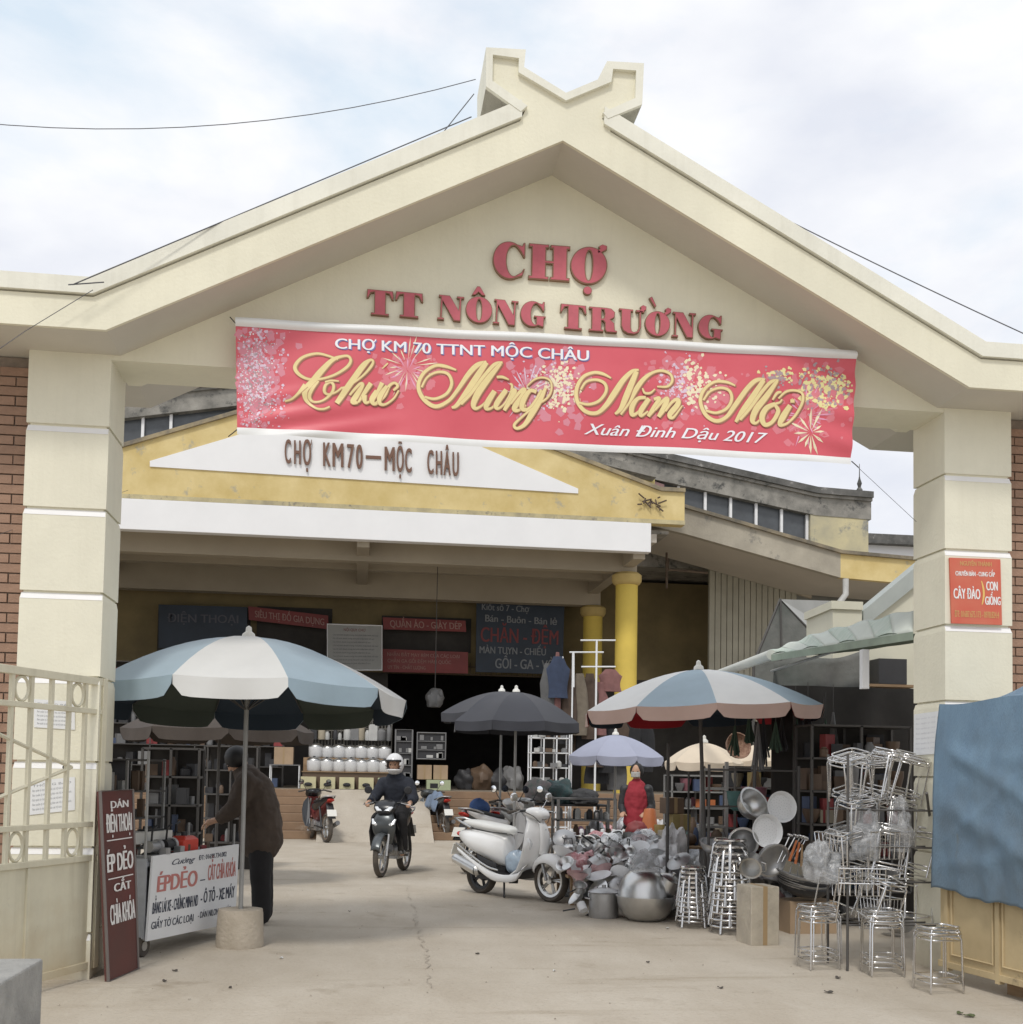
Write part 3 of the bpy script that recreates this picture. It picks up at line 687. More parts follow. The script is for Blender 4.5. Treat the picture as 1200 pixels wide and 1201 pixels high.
dots(303, 440, 30, 90, 420, pk['lilac'], 11, (.6, 2.2)); dots(300, 440, 26, 90, 330, pk['grey'], 14, (.5, 1.5), .002); dots(296, 450, 26, 80, 200, pk['white'], 15, (.4, 1.1), .0024)
# ties
for a, b2 in (((277, 380), (270, 372)), ((278, 504), (268, 512)), ((1003, 418), (1010, 410)), ((999, 541), (1007, 548))):
    p, q = at(*a, YB), at(*b2, YB+.1); MB().tube([p, q], .004, 5).build('tie_cord', mat('dark_cord', (.06, .06, .06), .8), ban)
# ------------------------------------------------------------------ market hall
YP = 17.2       # porch fascia
ywall = mat('yellow_wall', (.70, .57, .29), .9, c2=(.55, .42, .17), vs=1.3, bump=.15, bs=25, wear=.59, wearc=(.40, .36, .26), ws=2.2)
ywall2 = mat('yellow_wall_clean', (.64, .53, .22), .9, var=.15, vs=.9)
moss = mat('weathered_concrete', (.38, .36, .32), .95, c2=(.15, .145, .13), vs=1.7, bump=.4, bs=30, wear=.55, wearc=(.09, .09, .085), ws=3.2)
mossd = mat('mossy_coping', (.17, .165, .155), .95, c2=(.07, .07, .065), vs=2.5, bump=.5, bs=30, wear=.58, wearc=(.32, .31, .29), ws=5)
wband = mat('stained_band', (.45, .41, .33), .95, c2=(.27, .245, .20), vs=.8, bump=.3, bs=18, wear=.58, wearc=(.20, .19, .17), ws=1.9)
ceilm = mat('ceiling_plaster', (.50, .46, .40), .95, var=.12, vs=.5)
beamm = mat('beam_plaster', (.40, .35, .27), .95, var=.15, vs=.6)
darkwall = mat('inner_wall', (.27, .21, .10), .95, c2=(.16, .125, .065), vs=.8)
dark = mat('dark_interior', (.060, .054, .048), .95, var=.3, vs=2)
yel = mat('yellow_column', (.70, .52, .10), .75, var=.12, vs=1.4, wear=.66, wearc=(.55, .44, .20), ws=3)
glassd = mat('dark_glass', (.10, .11, .12), .25, c2=(.06, .065, .07), vs=2)
hall = thing('market_hall', 'yellow market hall with white porch fascia, gabled parapets and an upper row of windows', 'market hall')
def XZ(px, py, Y): p = at(px, py, Y); return (p.x, p.z)
def poly_at(pts, Y, y0, y1, name, m, **k): return MB().prism([XZ(x, y, Y) for x, y in pts], y0, y1).build(name, m, hall, **k)
# white fascia
fl = XZ(96, 600, YP)[0]; fr = XZ(763, 630, YP)[0]
ftz = XZ(450, 599.5, YP)[1]; fbz = XZ(450, 634.5, YP)[1]
MB().box(fl, fr, YP-.06, YP+.2, fbz, ftz).build('white_fascia', white, hall, bevel=.01)
# yellow gable
pl = XZ(55, 585, YP)[0]; pr = XZ(803, 600, YP)[0]; cxm = (pl+pr)/2
pz1 = XZ(790, 576, YP)[1]; kx = XZ(775, 573, YP)[0]
apx = XZ(427, 442, YP)
gab = [(pl, ftz+.002), (pr, ftz+.002), (pr, pz1), (kx, pz1), (apx[0], apx[1]), (pl+(pr-kx), pz1), (pl, pz1)]
MB().prism(gab, YP, YP+.25).build('gable', ywall, hall)
# worn edge along the top of the gable and along its foot
for a, b2 in (((kx, pz1), apx), (apx, (pl+(pr-kx), pz1)), ((pr, pz1), (kx, pz1))):
    MB().prism([(a[0], a[1]-.02), (b2[0], b2[1]-.02), (b2[0], b2[1]+.07), (a[0], a[1]+.07)], YP-.07, YP+.32).build('gable_coping', mossd if False else mat('gable_coping_worn', (.42, .34, .20), .95, c2=(.17, .15, .12), vs=3, bump=.4), hall)
MB().box(pl, pr, YP-.05, YP+.01, ftz+.004, ftz+.10).build('ledge', mat('ledge_worn', (.60, .52, .30), .95, c2=(.34, .30, .20), vs=2.2, bump=.4, wear=.57, wearc=(.24, .22, .17), ws=6), hall)
# white triangle with the name of the market
tri = [XZ(176, 541, YP), XZ(176, 547.5, YP), XZ(678, 579, YP), XZ(678, 573.5, YP), XZ(430, 466, YP)]
MB().prism(tri, YP-.03, YP+.01).build('white_triangle', white, hall)
tl = mat('brown_letter', (.17, .09, .06), .7)
def hall_letters(body, x0, x1, yb0, yb1, cap, name='letter', m=tl):
    v, f = glyphs(body, .035); a0, a1 = v[:, 0].min(), v[:, 0].max(); b = MB(); vs = []
    for p in v:
        t = (p[0]-a0)/(a1-a0); q = at(x0+(x1-x0)*t, yb0+(yb1-yb0)*t-p[1]/.72*cap, YP-.03); vs.append((q.x, YP-.055-p[2]*8, q.z))
    b.add(vs, f); o = b.build(name, m, hall); q = o.modifiers.new('solid', 'SOLIDIFY'); q.thickness = .03; q.offset = -1 if False else 1; return o
# letters one by one so that each can be picked apart (tall condensed face)
for body, x0, x1, y0, y1 in (('C', 334, 341.5, 543.5, 544), ('H', 345, 353, 544.5, 545), ('Ợ', 355.5, 366, 545.5, 546), ('K', 379, 388, 547, 547.5), ('M', 390, 403, 547.6, 548.5), ('7', 407, 415.5, 549, 549.5), ('0', 417.5, 425.5, 549.8, 550.2),
                             ('M', 451, 463, 552, 552.8), ('Ộ', 465, 473.5, 553, 553.6), ('C', 475, 483, 554, 554.5), ('C', 501, 508.5, 556, 556.4), ('H', 511, 518.5, 556.8, 557.2), ('Â', 520, 528.5, 557.5, 558), ('U', 530.5, 538, 558.3, 558.8)):
    hall_letters(body, x0, x1, y0, y1, 29)
p0, p1 = at(429, 536.5, YP), at(447, 538, YP); MB().box(p0.x, p1.x, YP-.06, YP-.03, p0.z-.035, p0.z+.035).build('letter', tl, hall)
# platform, stairs and ramp
stepm = mat('step_brown', (.30, .20, .125), .9, c2=(.21, .14, .09), vs=1.4, bump=.1, wear=.6, wearc=(.36, .29, .22), ws=2.5)
platm = mat('platform_top', (.26, .22, .17), .9, var=.25, vs=1.2)
PH = 1.02; YS0, YS1 = 16.2, 18.0
sx0, sx1 = XZ(60, 980, YS0)[0], XZ(1000, 980, YS0)[0]
MB().box(sx0-8, sx1+10, YS1, 34, 0, PH).build('platform', platm, hall)
rx0, rx1 = gr(372, 985).x, gr(505, 985).x
for a, b2 in ((sx0, rx0), (rx1, sx1)):
    for k in range(6):
        MB().box(a, b2, YS0+.3*k, YS1-.002, PH/6*k+.001, PH/6*(k+1)-(.002 if k == 5 else 0)).build('step', stepm, hall, bevel=.012)
b = MB().prism([(YS0-.9, .004), (YS1, PH-.004), (YS1, 0), (YS0-.9, 0)], rx0, rx1)
b.v = [(y, x, z) for x, y, z in b.v]; b.build('ramp', gm, hall)
MB().box(sx0-8, sx0, YS0+.2, YS1-.002, 0, PH-.003).build('retaining_wall', wband, hall); MB().box(sx1, sx1+10, YS0+.4, YS1-.002, 0, PH-.003).build('retaining_wall', wband, hall)
# porch ceiling and beams
yb1, yb2 = 18.6, 22.75
cz = fbz+.28
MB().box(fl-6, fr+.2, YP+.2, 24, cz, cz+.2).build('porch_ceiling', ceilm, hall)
cxs = [XZ(735, 700, yb1)[0]]; cl = apx[0]*2-cxs[0]; cmid = XZ(425, 680, yb1)[0]
MB().box(fl-6, fr, yb1-.17, yb1+.17, cz-.52, cz).build('beam', beamm, hall, bevel=.01)
MB().box(fl-6, fr, yb2-.2, yb2+.2, cz-.72, cz).build('beam', beamm, hall, bevel=.01)
MB().box(fl-6, fr, 20.6, 20.9, cz-.34, cz).build('beam', beamm, hall, bevel=.01)
for x in (cl, cmid, cxs[0]):
    MB().box(x-.14, x+.14, YP+.2, 24, cz-.40, cz).build('beam', beamm, hall, bevel=.01)
# round yellow columns
def column(x, y, r, zt, z0=PH):
    o = MB().lathe([(r, 0), (r, zt-z0-.30)], 28, (x, y, z0)).build('column', yel, hall, smooth=40)
    MB().lathe([(r, zt-z0-.30), (r+.05, zt-z0-.27), (r+.09, zt-z0-.20), (r+.09, zt-z0-.06), (r+.02, zt-z0)], 28, (x, y, z0)).build('capital', mat('column_capital', (.56, .42, .16), .85, var=.2, vs=2), o, smooth=40)
column(cxs[0], yb1, .265, cz-.52); column(cl, yb1, .265, cz-.52)
x2 = XZ(695, 760, yb2)[0]; column(x2, yb2, .265, cz-.72)
# back wall with a dark doorway, dark hall behind
YBK = 23.6
dz = XZ(560, 792, YBK)[1]
def wb(px0, px1, z0, z1, m, name='back_wall', y=YBK, th=.2): MB().box(XZ(px0, 800, y)[0], XZ(px1, 800, y)[0], y, y+th, z0, z1).build(name, m, hall)
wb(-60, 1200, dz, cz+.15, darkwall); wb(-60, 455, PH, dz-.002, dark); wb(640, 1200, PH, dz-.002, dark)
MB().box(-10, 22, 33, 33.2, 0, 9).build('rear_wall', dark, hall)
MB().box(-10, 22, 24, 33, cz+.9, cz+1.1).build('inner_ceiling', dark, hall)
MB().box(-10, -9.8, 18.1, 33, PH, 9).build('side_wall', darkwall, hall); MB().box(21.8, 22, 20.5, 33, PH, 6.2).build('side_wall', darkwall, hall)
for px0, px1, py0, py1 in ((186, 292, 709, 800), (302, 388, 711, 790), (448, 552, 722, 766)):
    a, b2 = at(px0, py0, YBK-.02), at(px1, py1, YBK-.02); MB().box(a.x, b2.x, YBK-.03, YBK+.1, b2.z, a.z).build('opening', dark, hall)  # solid near-black panels, the shade of the openings put into their colour
# grille over the doorway
gm2 = mat('rusty_iron', (.16, .12, .09), .8, metal=.4, var=.3, vs=9)
b = MB(); a, c = at(452, 797, YBK-.1), at(655, 797, YBK-.1)
for k in range(34):
    x = a.x+(c.x-a.x)*k/33; b.cyl((x, YBK-.1, dz-.02), (x, YBK-.1, dz+.34), .012, n=5)
for z in (dz, dz+.22): b.cyl((a.x, YBK-.1, z), (c.x, YBK-.1, z), .016, n=5)
b.build('grille', gm2, hall)
# ---- right wing: sloping deep canopy with stained band
YW = 18.0
wt = [XZ(590, 530, YW), XZ(803.5, 596, YW), XZ(986, 649, YW), XZ(1150, 664, YW)]
wbm = [XZ(590, 575, YW), XZ(803.5, 626, YW), XZ(986, 677.5, YW), XZ(1150, 692, YW)]
for i, (m, nm) in enumerate(((wband, 'wing_band'), (wband, 'wing_band'), (ywall, 'wing_band'))):
    MB().prism([wbm[i], wbm[i+1], wt[i+1], wt[i]], YW, YW+.18).build(nm, m, hall)
    cp = [(wt[i][0], wt[i][1]-.01), (wt[i+1][0], wt[i+1][1]-.01), (wt[i+1][0], wt[i+1][1]+.07), (wt[i][0], wt[i][1]+.07)]
    MB().prism(cp, YW-.09, YW+.3).build('wing_coping', mat('wing_coping_worn', (.30, .25, .17), .95, c2=(.12, .11, .09), vs=3, bump=.4), hall)
    lo = [(wbm[i][0], wbm[i][1]+.03), (wbm[i+1][0], wbm[i+1][1]+.03)]
    MB().prism([lo[0], lo[1], (lo[1][0], lo[1][1]+.15), (lo[0][0], lo[0][1]+.15)], YW+.18, 20.75).build('wing_soffit', ceilm, hall)
# mirrored wing to the left of the porch (mostly behind the pillar)
def mir(p): return (2*apx[0]-p[0], p[1])
for i in range(3):
    MB().prism([mir(wbm[i]), mir(wbm[i+1]), mir(wt[i+1]), mir(wt[i])], YW, YW+.18).build('wing_band', wband, hall)
    MB().prism([mir((q[0], q[1]+.03)) for q in (wbm[i], wbm[i+1])]+[mir((q[0], q[1]+.18)) for q in (wbm[i+1], wbm[i])], YW+.18, 20.75).build('wing_soffit', ceilm, hall)
# beam and wall under the wing
YU = 20.75
MB().prism([XZ(760, 640, YU), XZ(952, 702, YU), XZ(952, 640, YU), XZ(760, 590, YU)], YU, YU+.25).build('wing_beam', beamm, hall)
xw0, xw1 = XZ(832, 730, YU)[0], XZ(935, 730, YU)[0]
shut = mat('shutter_metal', (.36, .34, .27), .6, metal=.3, var=.15, vs=2)
b = MB(); n = 15
for k in range(n):
    x = xw0+(xw1-xw0)*k/n; b.box(x+.01, x+(xw1-xw0)/n-.012, YU+.02, YU+.07, PH+1.9, XZ(900, 690, YU)[1]+.5)
b.box(xw0, xw1, YU+.06, YU+.12, PH+1.9, XZ(900, 690, YU)[1]+.5)
b.build('corrugated_sheet', shut, hall)
MB().box(xw1, XZ(1300, 700, YU)[0], YU+.10, YU+.3, 0, XZ(1000, 672, YU)[1]).build('grey_side_wall', mat('grey_wall', (.17, .17, .15), .9, var=.2, vs=1), hall)
# ---- upper gable with windows
YG = 21.2
ut = [(349, 431), (560, 478), (760, 528), (957, 572.5), (1022, 578)]
U = [XZ(x, y, YG) for x, y in ut]
apu = (apx[0]-.55, XZ(385, 433, YG)[1]); UL = [XZ(277, 443, YG), XZ(148, 457, YG), XZ(20, 470, YG)]
def under(P, d): return [(x, z-d) for x, z in P]
def gab_band(P, d0, d1, y0, y1, name, m):
    for i in range(len(P)-1):
        a, c = P[i], P[i+1]; MB().prism([(a[0], a[1]-d1), (c[0], c[1]-d1), (c[0], c[1]-d0), (a[0], a[1]-d0)], y0, y1).build(name, m, hall)
RT = [apu]+U[1:]; LT = [apu]+UL
ps = 1/ (F/ (YG+8.03))     # metres per photo pixel here
for P in (RT, [q for q in LT]):
    gab_band(P, 0, .17, YG-.16, YG+.5, 'upper_coping', mossd)
    gab_band(P, .172, .25, YG-.08, YG+.3, 'upper_moulding', moss)
    gab_band(P, .252, .74 if P is RT else .72, YG, YG+.3, 'upper_band', moss)
    gab_band(P, .70, 2.4, YG+.22, YG+.3, 'window_glass', glassd)
# window posts on the right
wpost = white
for px in (797.5, 829, 859, 889, 919, 949):
    x = XZ(px, 600, YG)[0]; zt = np.interp(x, [q[0] for q in RT], [q[1] for q in RT])-.74
    MB().box(x-.035, x+.035, YG+.12, YG+.20, zt-1.3, zt).build('window_post', wpost, hall)
for px in (167, 200):
    x = XZ(px, 480, YG)[0]; zt = XZ(px, 485, YG)[1]+.2
    MB().box(x-.035, x+.035, YG+.12, YG+.2, zt-.9, zt).build('window_post', wpost, hall)
x0, x1 = XZ(951, 620, YG)[0], XZ(1019, 620, YG)[0]
MB().prism([(x0, 4), (x1, 4), (x1, XZ(1019, 586, YG)[1]), (x0, XZ(951, 577, YG)[1]-.2)], YG+.02, YG+.35).build('end_pier', mat('stained_yellow', (.64, .56, .33), .95, c2=(.40, .37, .27), vs=1.1, bump=.3, wear=.56, wearc=(.25, .25, .23), ws=1.5), hall)
x0, x1 = XZ(757, 560, YG)[0], XZ(797, 560, YG)[0]
zz = np.interp([x0-4.4, x0, x1], [q[0] for q in RT], [q[1] for q in RT])-.74
MB().prism([(x0-1, zz[1]-1.8), (x0, zz[1]-1.8), (x0, zz[1]), (x0-1, zz[1]+.2)], YG+.05, YG+.3).build('upper_wall', ywall, hall)
MB().prism([(x0, zz[1]-1.8), (x1-.4, zz[2]-1.8), (x1-.4, zz[2]), (x0, zz[1])], YG+.05, YG+.3).build('upper_wall', mat('reddish_vent', (.19, .15, .15), .9, c2=(.30, .16, .15), vs=3), hall)  # wall piece in a mottled dark reddish brown
# steps in the parapet between porch and upper gable
for pts in (((640, 516), (770, 552), (770, 560), (640, 528)),):
    MB().prism([XZ(x, y, YW+.6) for x, y in pts], YW+.6, YW+1.0).build('parapet_ledge', moss, hall)
poly_at([(700, 535), (768, 552), (768, 572), (700, 552)], YW+1.0, YW+1.0, YW+1.2, 'parapet_wall', ywall2)
# lightning spike on the corner
q = at(1010, 578, YG); MB().lathe([(.05, 0), (.09, .12), (.04, .2), (.07, .3), (.03, .42), (.015, .5), (.008, .85)], 8, (q.x, YG+.1, q.z-.02)).build('roof_spike', mossd, hall)
# roofs behind so that nothing is open to the sky
MB().prism([(q[0], q[1]-.3) for q in RT]+[(RT[-1][0], cz+.25), (RT[0][0], cz+.25)], YG+.5, 33).build('main_roof', moss, hall)
MB().prism([(q[0], q[1]-.3) for q in LT]+[(LT[-1][0], cz+.25), (LT[0][0], cz+.25)], YG+.5, 33).build('main_roof', moss, hall)
MB().box(pl+.3, pr-.3, YP+.26, YG+.4, cz+.22, cz+.3).build('porch_roof', moss, hall)
# lean-to roof behind the wing band
MB().prism([(wt[1][0], wt[1][1]-.35), (wt[2][0], wt[2][1]-.35), (wt[3][0], wt[3][1]-.35), (wt[3][0], wt[3][1]-.2), (wt[2][0], wt[2][1]-.2), (wt[1][0], wt[1][1]-.2)], YW+.18, YG).build('wing_roof', moss, hall)
# downpipe at the corner of the wing
pp = [at(x, y, YW-.1) for x, y in ((992, 679), (992, 697), (984, 708), (978, 716), (968, 724))]
MB().tube(pp, .075, 10).build('downpipe', mat('grey_pvc', (.5, .5, .48), .5, var=.2, vs=4), hall, smooth=60)
MB().tube([at(784, 655, 19.5), at(784, 668, 19.5), at(830, 672, 19.5)], .03, 6).build('pipe', gm2, hall)
MB().tube([at(782, 648, 19.5), at(782, 690, 19.5)], .03, 6).build('pipe', gm2, hall)
# birds' nest like rust stains with broken bracket
b = MB(); random.seed(4)
for k in range(14):
    a = at(random.uniform(752, 774), random.uniform(583, 596), YP-.06); b.tube([a, a+Vector((random.uniform(-.25, .25), -.03, random.uniform(-.18, .12)))], .018, 4)
b.build('broken_bracket', gm2, hall)
# neighbouring house glimpsed beside the right pillar
nb = thing('house', 'pale house with dark flat roof edge beyond the right end of the hall', 'house', (0, 0, 0))
YN = 34
a, c = XZ(1016, 650, YN), XZ(1130, 700, YN)
MB().box(a[0], c[0], YN, YN+4, 0, XZ(1040, 640, YN)[1]).build('wall', white, nb)
MB().box(a[0]-.2, c[0]+.3, YN-.4, YN+4.4, XZ(1040, 640, YN)[1], XZ(1040, 629, YN)[1]).build('roof', mossd, nb)

# ------------------------------------------------------------------ signs inside the porch
def panel(name, label, cat, TLp, TRp, BRp, BLp, Y, m, frame=None, group=None, th=.05, parent=None):
    t = thing(name, label, cat, group=group)
    P = [at(*q, Y) for q in (TLp, TRp, BRp, BLp)]
    b = MB(); n = Vector((0, th, 0)); b.add(P+[p+n for p in P], [(0, 3, 2, 1), (4, 5, 6, 7), (0, 1, 5, 4), (1, 2, 6, 5), (2, 3, 7, 6), (3, 0, 4, 7)]); b.build('board', m, t)
    if frame: MB().tube([p+Vector((0, -.005, 0)) for p in P], .022, 6, closed=True).build('frame', frame, t)
    return t, quadfn(*P)
sblue = mat('sign_blue', (.022, .035, .055), .5, var=.3, vs=2); sred = mat('sign_red', (.22, .035, .03), .5, var=.2, vs=2); sgrey = mat('sign_grey_paper', (.32, .32, .30), .6, var=.1, vs=3)
swhite = mat('sign_white_print', (.22, .23, .24), .6); sredp = mat('sign_red_print', (.20, .04, .04), .6); syel = mat('sign_yellow_print', (.7, .55, .15), .6)
sldark = mat('sign_dark_print', (.10, .10, .12), .6); spink = mat('sign_pale_print', (.36, .20, .17), .6)
t, q = panel('shop_sign', 'large dark blue shop sign with white and red lettering hanging under the porch', 'sign', (559, 703), (662, 709), (660, 791), (558, 788), YBK-.5, sblue)
for tx, u0, u1, v0, v1, m in (('Kiốt số 7 - Chợ', .06, .60, .86, .95, swhite), ('Bán - Buôn - Bán lẻ', .10, .92, .70, .80, swhite), ('CHĂN - ĐỆM', .05, .94, .42, .63, sredp), ('MÀN TUYN - CHIẾU', .04, .80, .26, .36, swhite), ('GỐI - GA - VỎ', .22, .90, .06, .20, swhite)):
    text_on(q, tx, u0, u1, v0, v1, 'sign_lettering', m, t, bold=.02, h=.012)
t, q = panel('shop_sign', 'narrow dark red shop banner above the one with three lines', 'sign', (449, 724), (546, 728), (547, 741), (450, 738), YBK-.45, sred)
text_on(q, 'QUẦN ÁO - GIÀY DÉP', .08, .95, .2, .8, 'sign_lettering', spink, t, bold=.02, h=.01)
t, q = panel('shop_sign', 'red shop banner with three pale lines, lower right of the grey notice board', 'sign', (448, 761), (549, 765), (549, 790), (449, 788), YBK-.45, sred)
for k, tx in enumerate(('NHẬN ĐẶT MAY RÈM CỬA CÁC LOẠI', 'CHĂN GA GỐI ĐỆM HÀN QUỐC', 'UY TÍN - CHẤT LƯỢNG')): text_on(q, tx, .06, (.9, .8, .5)[k], .70-.28*k, .86-.28*k, 'sign_lettering', spink, t, bold=.01, h=.01)
t, q = panel('shop_sign', 'long dusty red banner above the big blue and white umbrella', 'sign', (291, 711), (385, 722), (385, 738), (292, 727), YBK-.45, sred)
text_on(q, 'SIÊU THỊ ĐỒ GIA DỤNG', .08, .95, .25, .75, 'sign_lettering', spink, t, bold=.02, h=.01)
t, q = panel('notice_board', 'grey paper notice board with fine print hanging between the red banners', 'notice board', (384, 732), (448, 734), (448, 786), (384, 786), YBK-1.2, sgrey, white)
text_on(q, 'NỘI QUY CHỢ', .3, .7, .86, .92, 'sign_lettering', sredp, t, h=.01)
for k in range(9): text_on(q, 'Các hộ kinh doanh trong chợ phải chấp hành nội quy', .1, .93-.07*(k % 3), .76-.078*k, .79-.078*k, 'fine_print', sldark, t, h=.01)
t, q = panel('shop_sign', 'very dark blue sign with faint lettering under the left end of the porch', 'sign', (186, 709), (290, 712), (290, 760), (186, 760), YBK-.4, sblue)
text_on(q, 'ĐIỆN THOẠI', .1, .9, .6, .8, 'sign_lettering', sldark, t, bold=.02, h=.01)
# ------------------------------------------------------------------ builders for the things in the yard
chrome = mat('chrome_tube', (.72, .71, .70), .22, 1.0)
alu = mat('brushed_aluminium', (.62, .62, .61), .33, 1.0, var=.12, vs=6)
alud = mat('dull_aluminium', (.50, .50, .50), .45, .85, var=.2, vs=5)
blackp = mat('black_plastic', (.022, .022, .024), .5, var=.2, vs=6)
rubber = mat('dusty_rubber', (.055, .050, .045), .9, c2=(.12, .10, .08), vs=7)
steelp = mat('painted_pole', (.36, .36, .35), .5, .3, var=.2, vs=5)
darkpole = mat('dark_pole', (.09, .085, .08), .6, .2)
mirrorm = mat('mirror_glass', (.9, .92, .94), .04, 1.0)
lensm = mat('clear_lens', (.82, .84, .85), .12, .3)
redlens = mat('red_lens', (.45, .03, .02), .25)
platem = mat('number_plate', (.74, .73, .68), .5)
skin = mat('skin', (.50, .30, .20), .6)
wood = mat('plain_wood', (.36, .24, .14), .8, c2=(.24, .16, .09), vs=4, stretch=(1, 6, 6))

def swp(stations, n=16, p=2.5, cap=True):
    """body swept along x/z stations: (x, z, half width, half thickness, direction angle, y)"""
    b = MB(); rings = []
    for st in stations:
        x, z, hw, ht, an = st[:5]; y = st[5] if len(st) > 5 else 0
        a = R(an); o = []
        for i in range(n):
            t = 2*PI*i/n; c, s = math.cos(t), math.sin(t)
            l = hw*math.copysign(abs(c)**(2/p), c); h = ht*math.copysign(abs(s)**(2/p), s)
            o.append((x-math.sin(a)*h, y+l, z+math.cos(a)*h))
        rings.append(o)
    return b.loft(rings, cap)
def smooth_st(st, k=3): return catmull(st, k)

# ---- umbrellas
def umbrella(label, base, Rr, zr, dome, n, cols, vals, vh=.15, pole=steelp, pr=.019, rot=0.0, tilt=0.0, group=None, block=None, scal=True, poletop=True, zb=0.0, name='umbrella', tipm=None, lin=None):
    t = thing(name, label, 'umbrella', base, 0, group)
    zt = zr+dome
    MB().cyl((0, 0, zb), (0, 0, zt+.02), pr, n=10).build('pole', pole, t, smooth=40)
    MB().lathe([(.0, zt+.10), (.022, zt+.085), (.026, zt+.05), (.05, zt+.03), (.055, zt-.0)], 10).build('finial', tipm or platem, t, smooth=40)
    prof = lambda q: zr+dome*(1-q**1.75)
    cache = {}
    ty = R(tilt)
    for k in range(n):
        a0, a1 = 2*PI*k/n+rot, 2*PI*(k+1)/n+rot
        def fn(u, v):
            q = .02+.98*v; a = a0+(a1-a0)*u; r = Rr*q
            e = 4*u*(1-u); c = math.cos((a1-a0)/2)/math.cos((u-.5)*(a1-a0)) if True else 1
            z = prof(q)-.018*e*q+math.sin(ty)*r*math.sin(a)
            return (r*c*math.cos(a), r*c*math.sin(a), z-.0)
        m = cols[k % len(cols)]
        MB().grid(fn, 6, 10).build('canopy_panel', m, t, smooth=50)
        def fv(u, v):
            x, y, z = fn(u, 1.0); e = min(1, min(u, 1-u)/.10); 
            w = .012*math.sin(u*9+k)*v
            return (x*(1.004+w), y*(1.004+w), z-(vh*(.45+.55*math.sqrt(e)) if scal else vh)*v)
        MB().grid(fv, 12, 3).build('valance_flap', vals[k % len(vals)], t, smooth=50)
        if lin:  # inner layer added under the cloth, dark colours deepen its shaded side
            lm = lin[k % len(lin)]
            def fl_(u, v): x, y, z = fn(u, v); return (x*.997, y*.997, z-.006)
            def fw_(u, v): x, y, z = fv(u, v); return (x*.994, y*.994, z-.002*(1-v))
            b = MB().grid(fl_, 6, 8); b.grid(fw_, 12, 2); b.build('underside_layer', lm, t, smooth=50)
    b = MB()
    for k in range(n):
        a = 2*PI*k/n+rot
        P = [(Rr*q*math.cos(a), Rr*q*math.sin(a), prof(q)-.02+math.sin(ty)*Rr*q*math.sin(a)) for q in (.03, .25, .5, .75, .98)]
        b = MB().tube(P, .006, 5)
        P2 = (Rr*.5*math.cos(a), Rr*.5*math.sin(a), prof(.5)-.03+math.sin(ty)*Rr*.5*math.sin(a)); b.cyl((0, 0, zr-.12), P2, .005, n=5)
        b.build('rib', darkpole, t)
    if block: MB().lathe([(.0, 0), (block[0]*1.04, 0), (block[0]*1.06, .02), (block[0], block[1]*.9), (block[0]*.97, block[1]), (0, block[1])], 24).build('weight_block', block[2], t, smooth=35, bevel=.0)
    return t

# ---- two wheelers, x forward, y left
def wheel(t, x, Rw, w, rimm=alu, nsp=5, name='wheel', twist=0):
    b = MB(); prof = [(Rw-.055*1.0, -w*.55), (Rw-.02, -w), (Rw, -w*.6), (Rw+.004, 0), (Rw, w*.6), (Rw-.02, w), (Rw-.055, w*.55), (Rw-.06, 0), (Rw-.055, -w*.55)]
    M = Matrix.Rotation(R(90), 3, 'X')
    b.lathe(prof, 28, (0, 0, 0), M); o = b.build('wheel', rubber, t, smooth=50); o.location = (x, 0, Rw)
    r = MB(); ri = Rw-.055; r.lathe([(ri, -w*.62), (ri-.03, -w*.5), (ri-.03, w*.5), (ri, w*.62), (ri+.004, 0), (ri, -w*.62)], 28, (0, 0, 0), M)
    r.cyl((0, -w*.9, 0), (0, w*.9, 0), .042, n=14)
    for k in range(nsp):
        a = 2*PI*k/nsp+twist
        for d in (-.12, .12): r.cyl((.03*math.cos(a+d), 0, .03*math.sin(a+d)), ((ri-.02)*math.cos(a+d*.8), 0, (ri-.02)*math.sin(a+d*.8)), .013, .010, n=6)
    r.build('rim', rimm, o, smooth=40)
    return o
def mirrors(t, x, z, y=.24, up=.20, m=blackp):
    for s in (-1, 1):
        o = MB().tube([(x, s*.17, z), (x-.01, s*(y-.03), z+up*.6), (x, s*y, z+up)], .006, 6).build('mirror', m, t, smooth=50)
        M = Matrix.Rotation(R(90), 3, 'Y') @ Matrix.Scale(1.0, 3)
        b = MB(); b.lathe([(0, .012), (.045, .010), (.056, 0), (.056, -.010), (0, -.012)], 16, (x-.005, s*(y+.03), z+up+.02), M); b.build('mirror_head', m, o, smooth=40)
        b = MB(); b.lathe([(0, -.0135), (.050, -.0125)], 16, (x-.005, s*(y+.03), z+up+.02), M); b.build('mirror_glass', mirrorm, o)
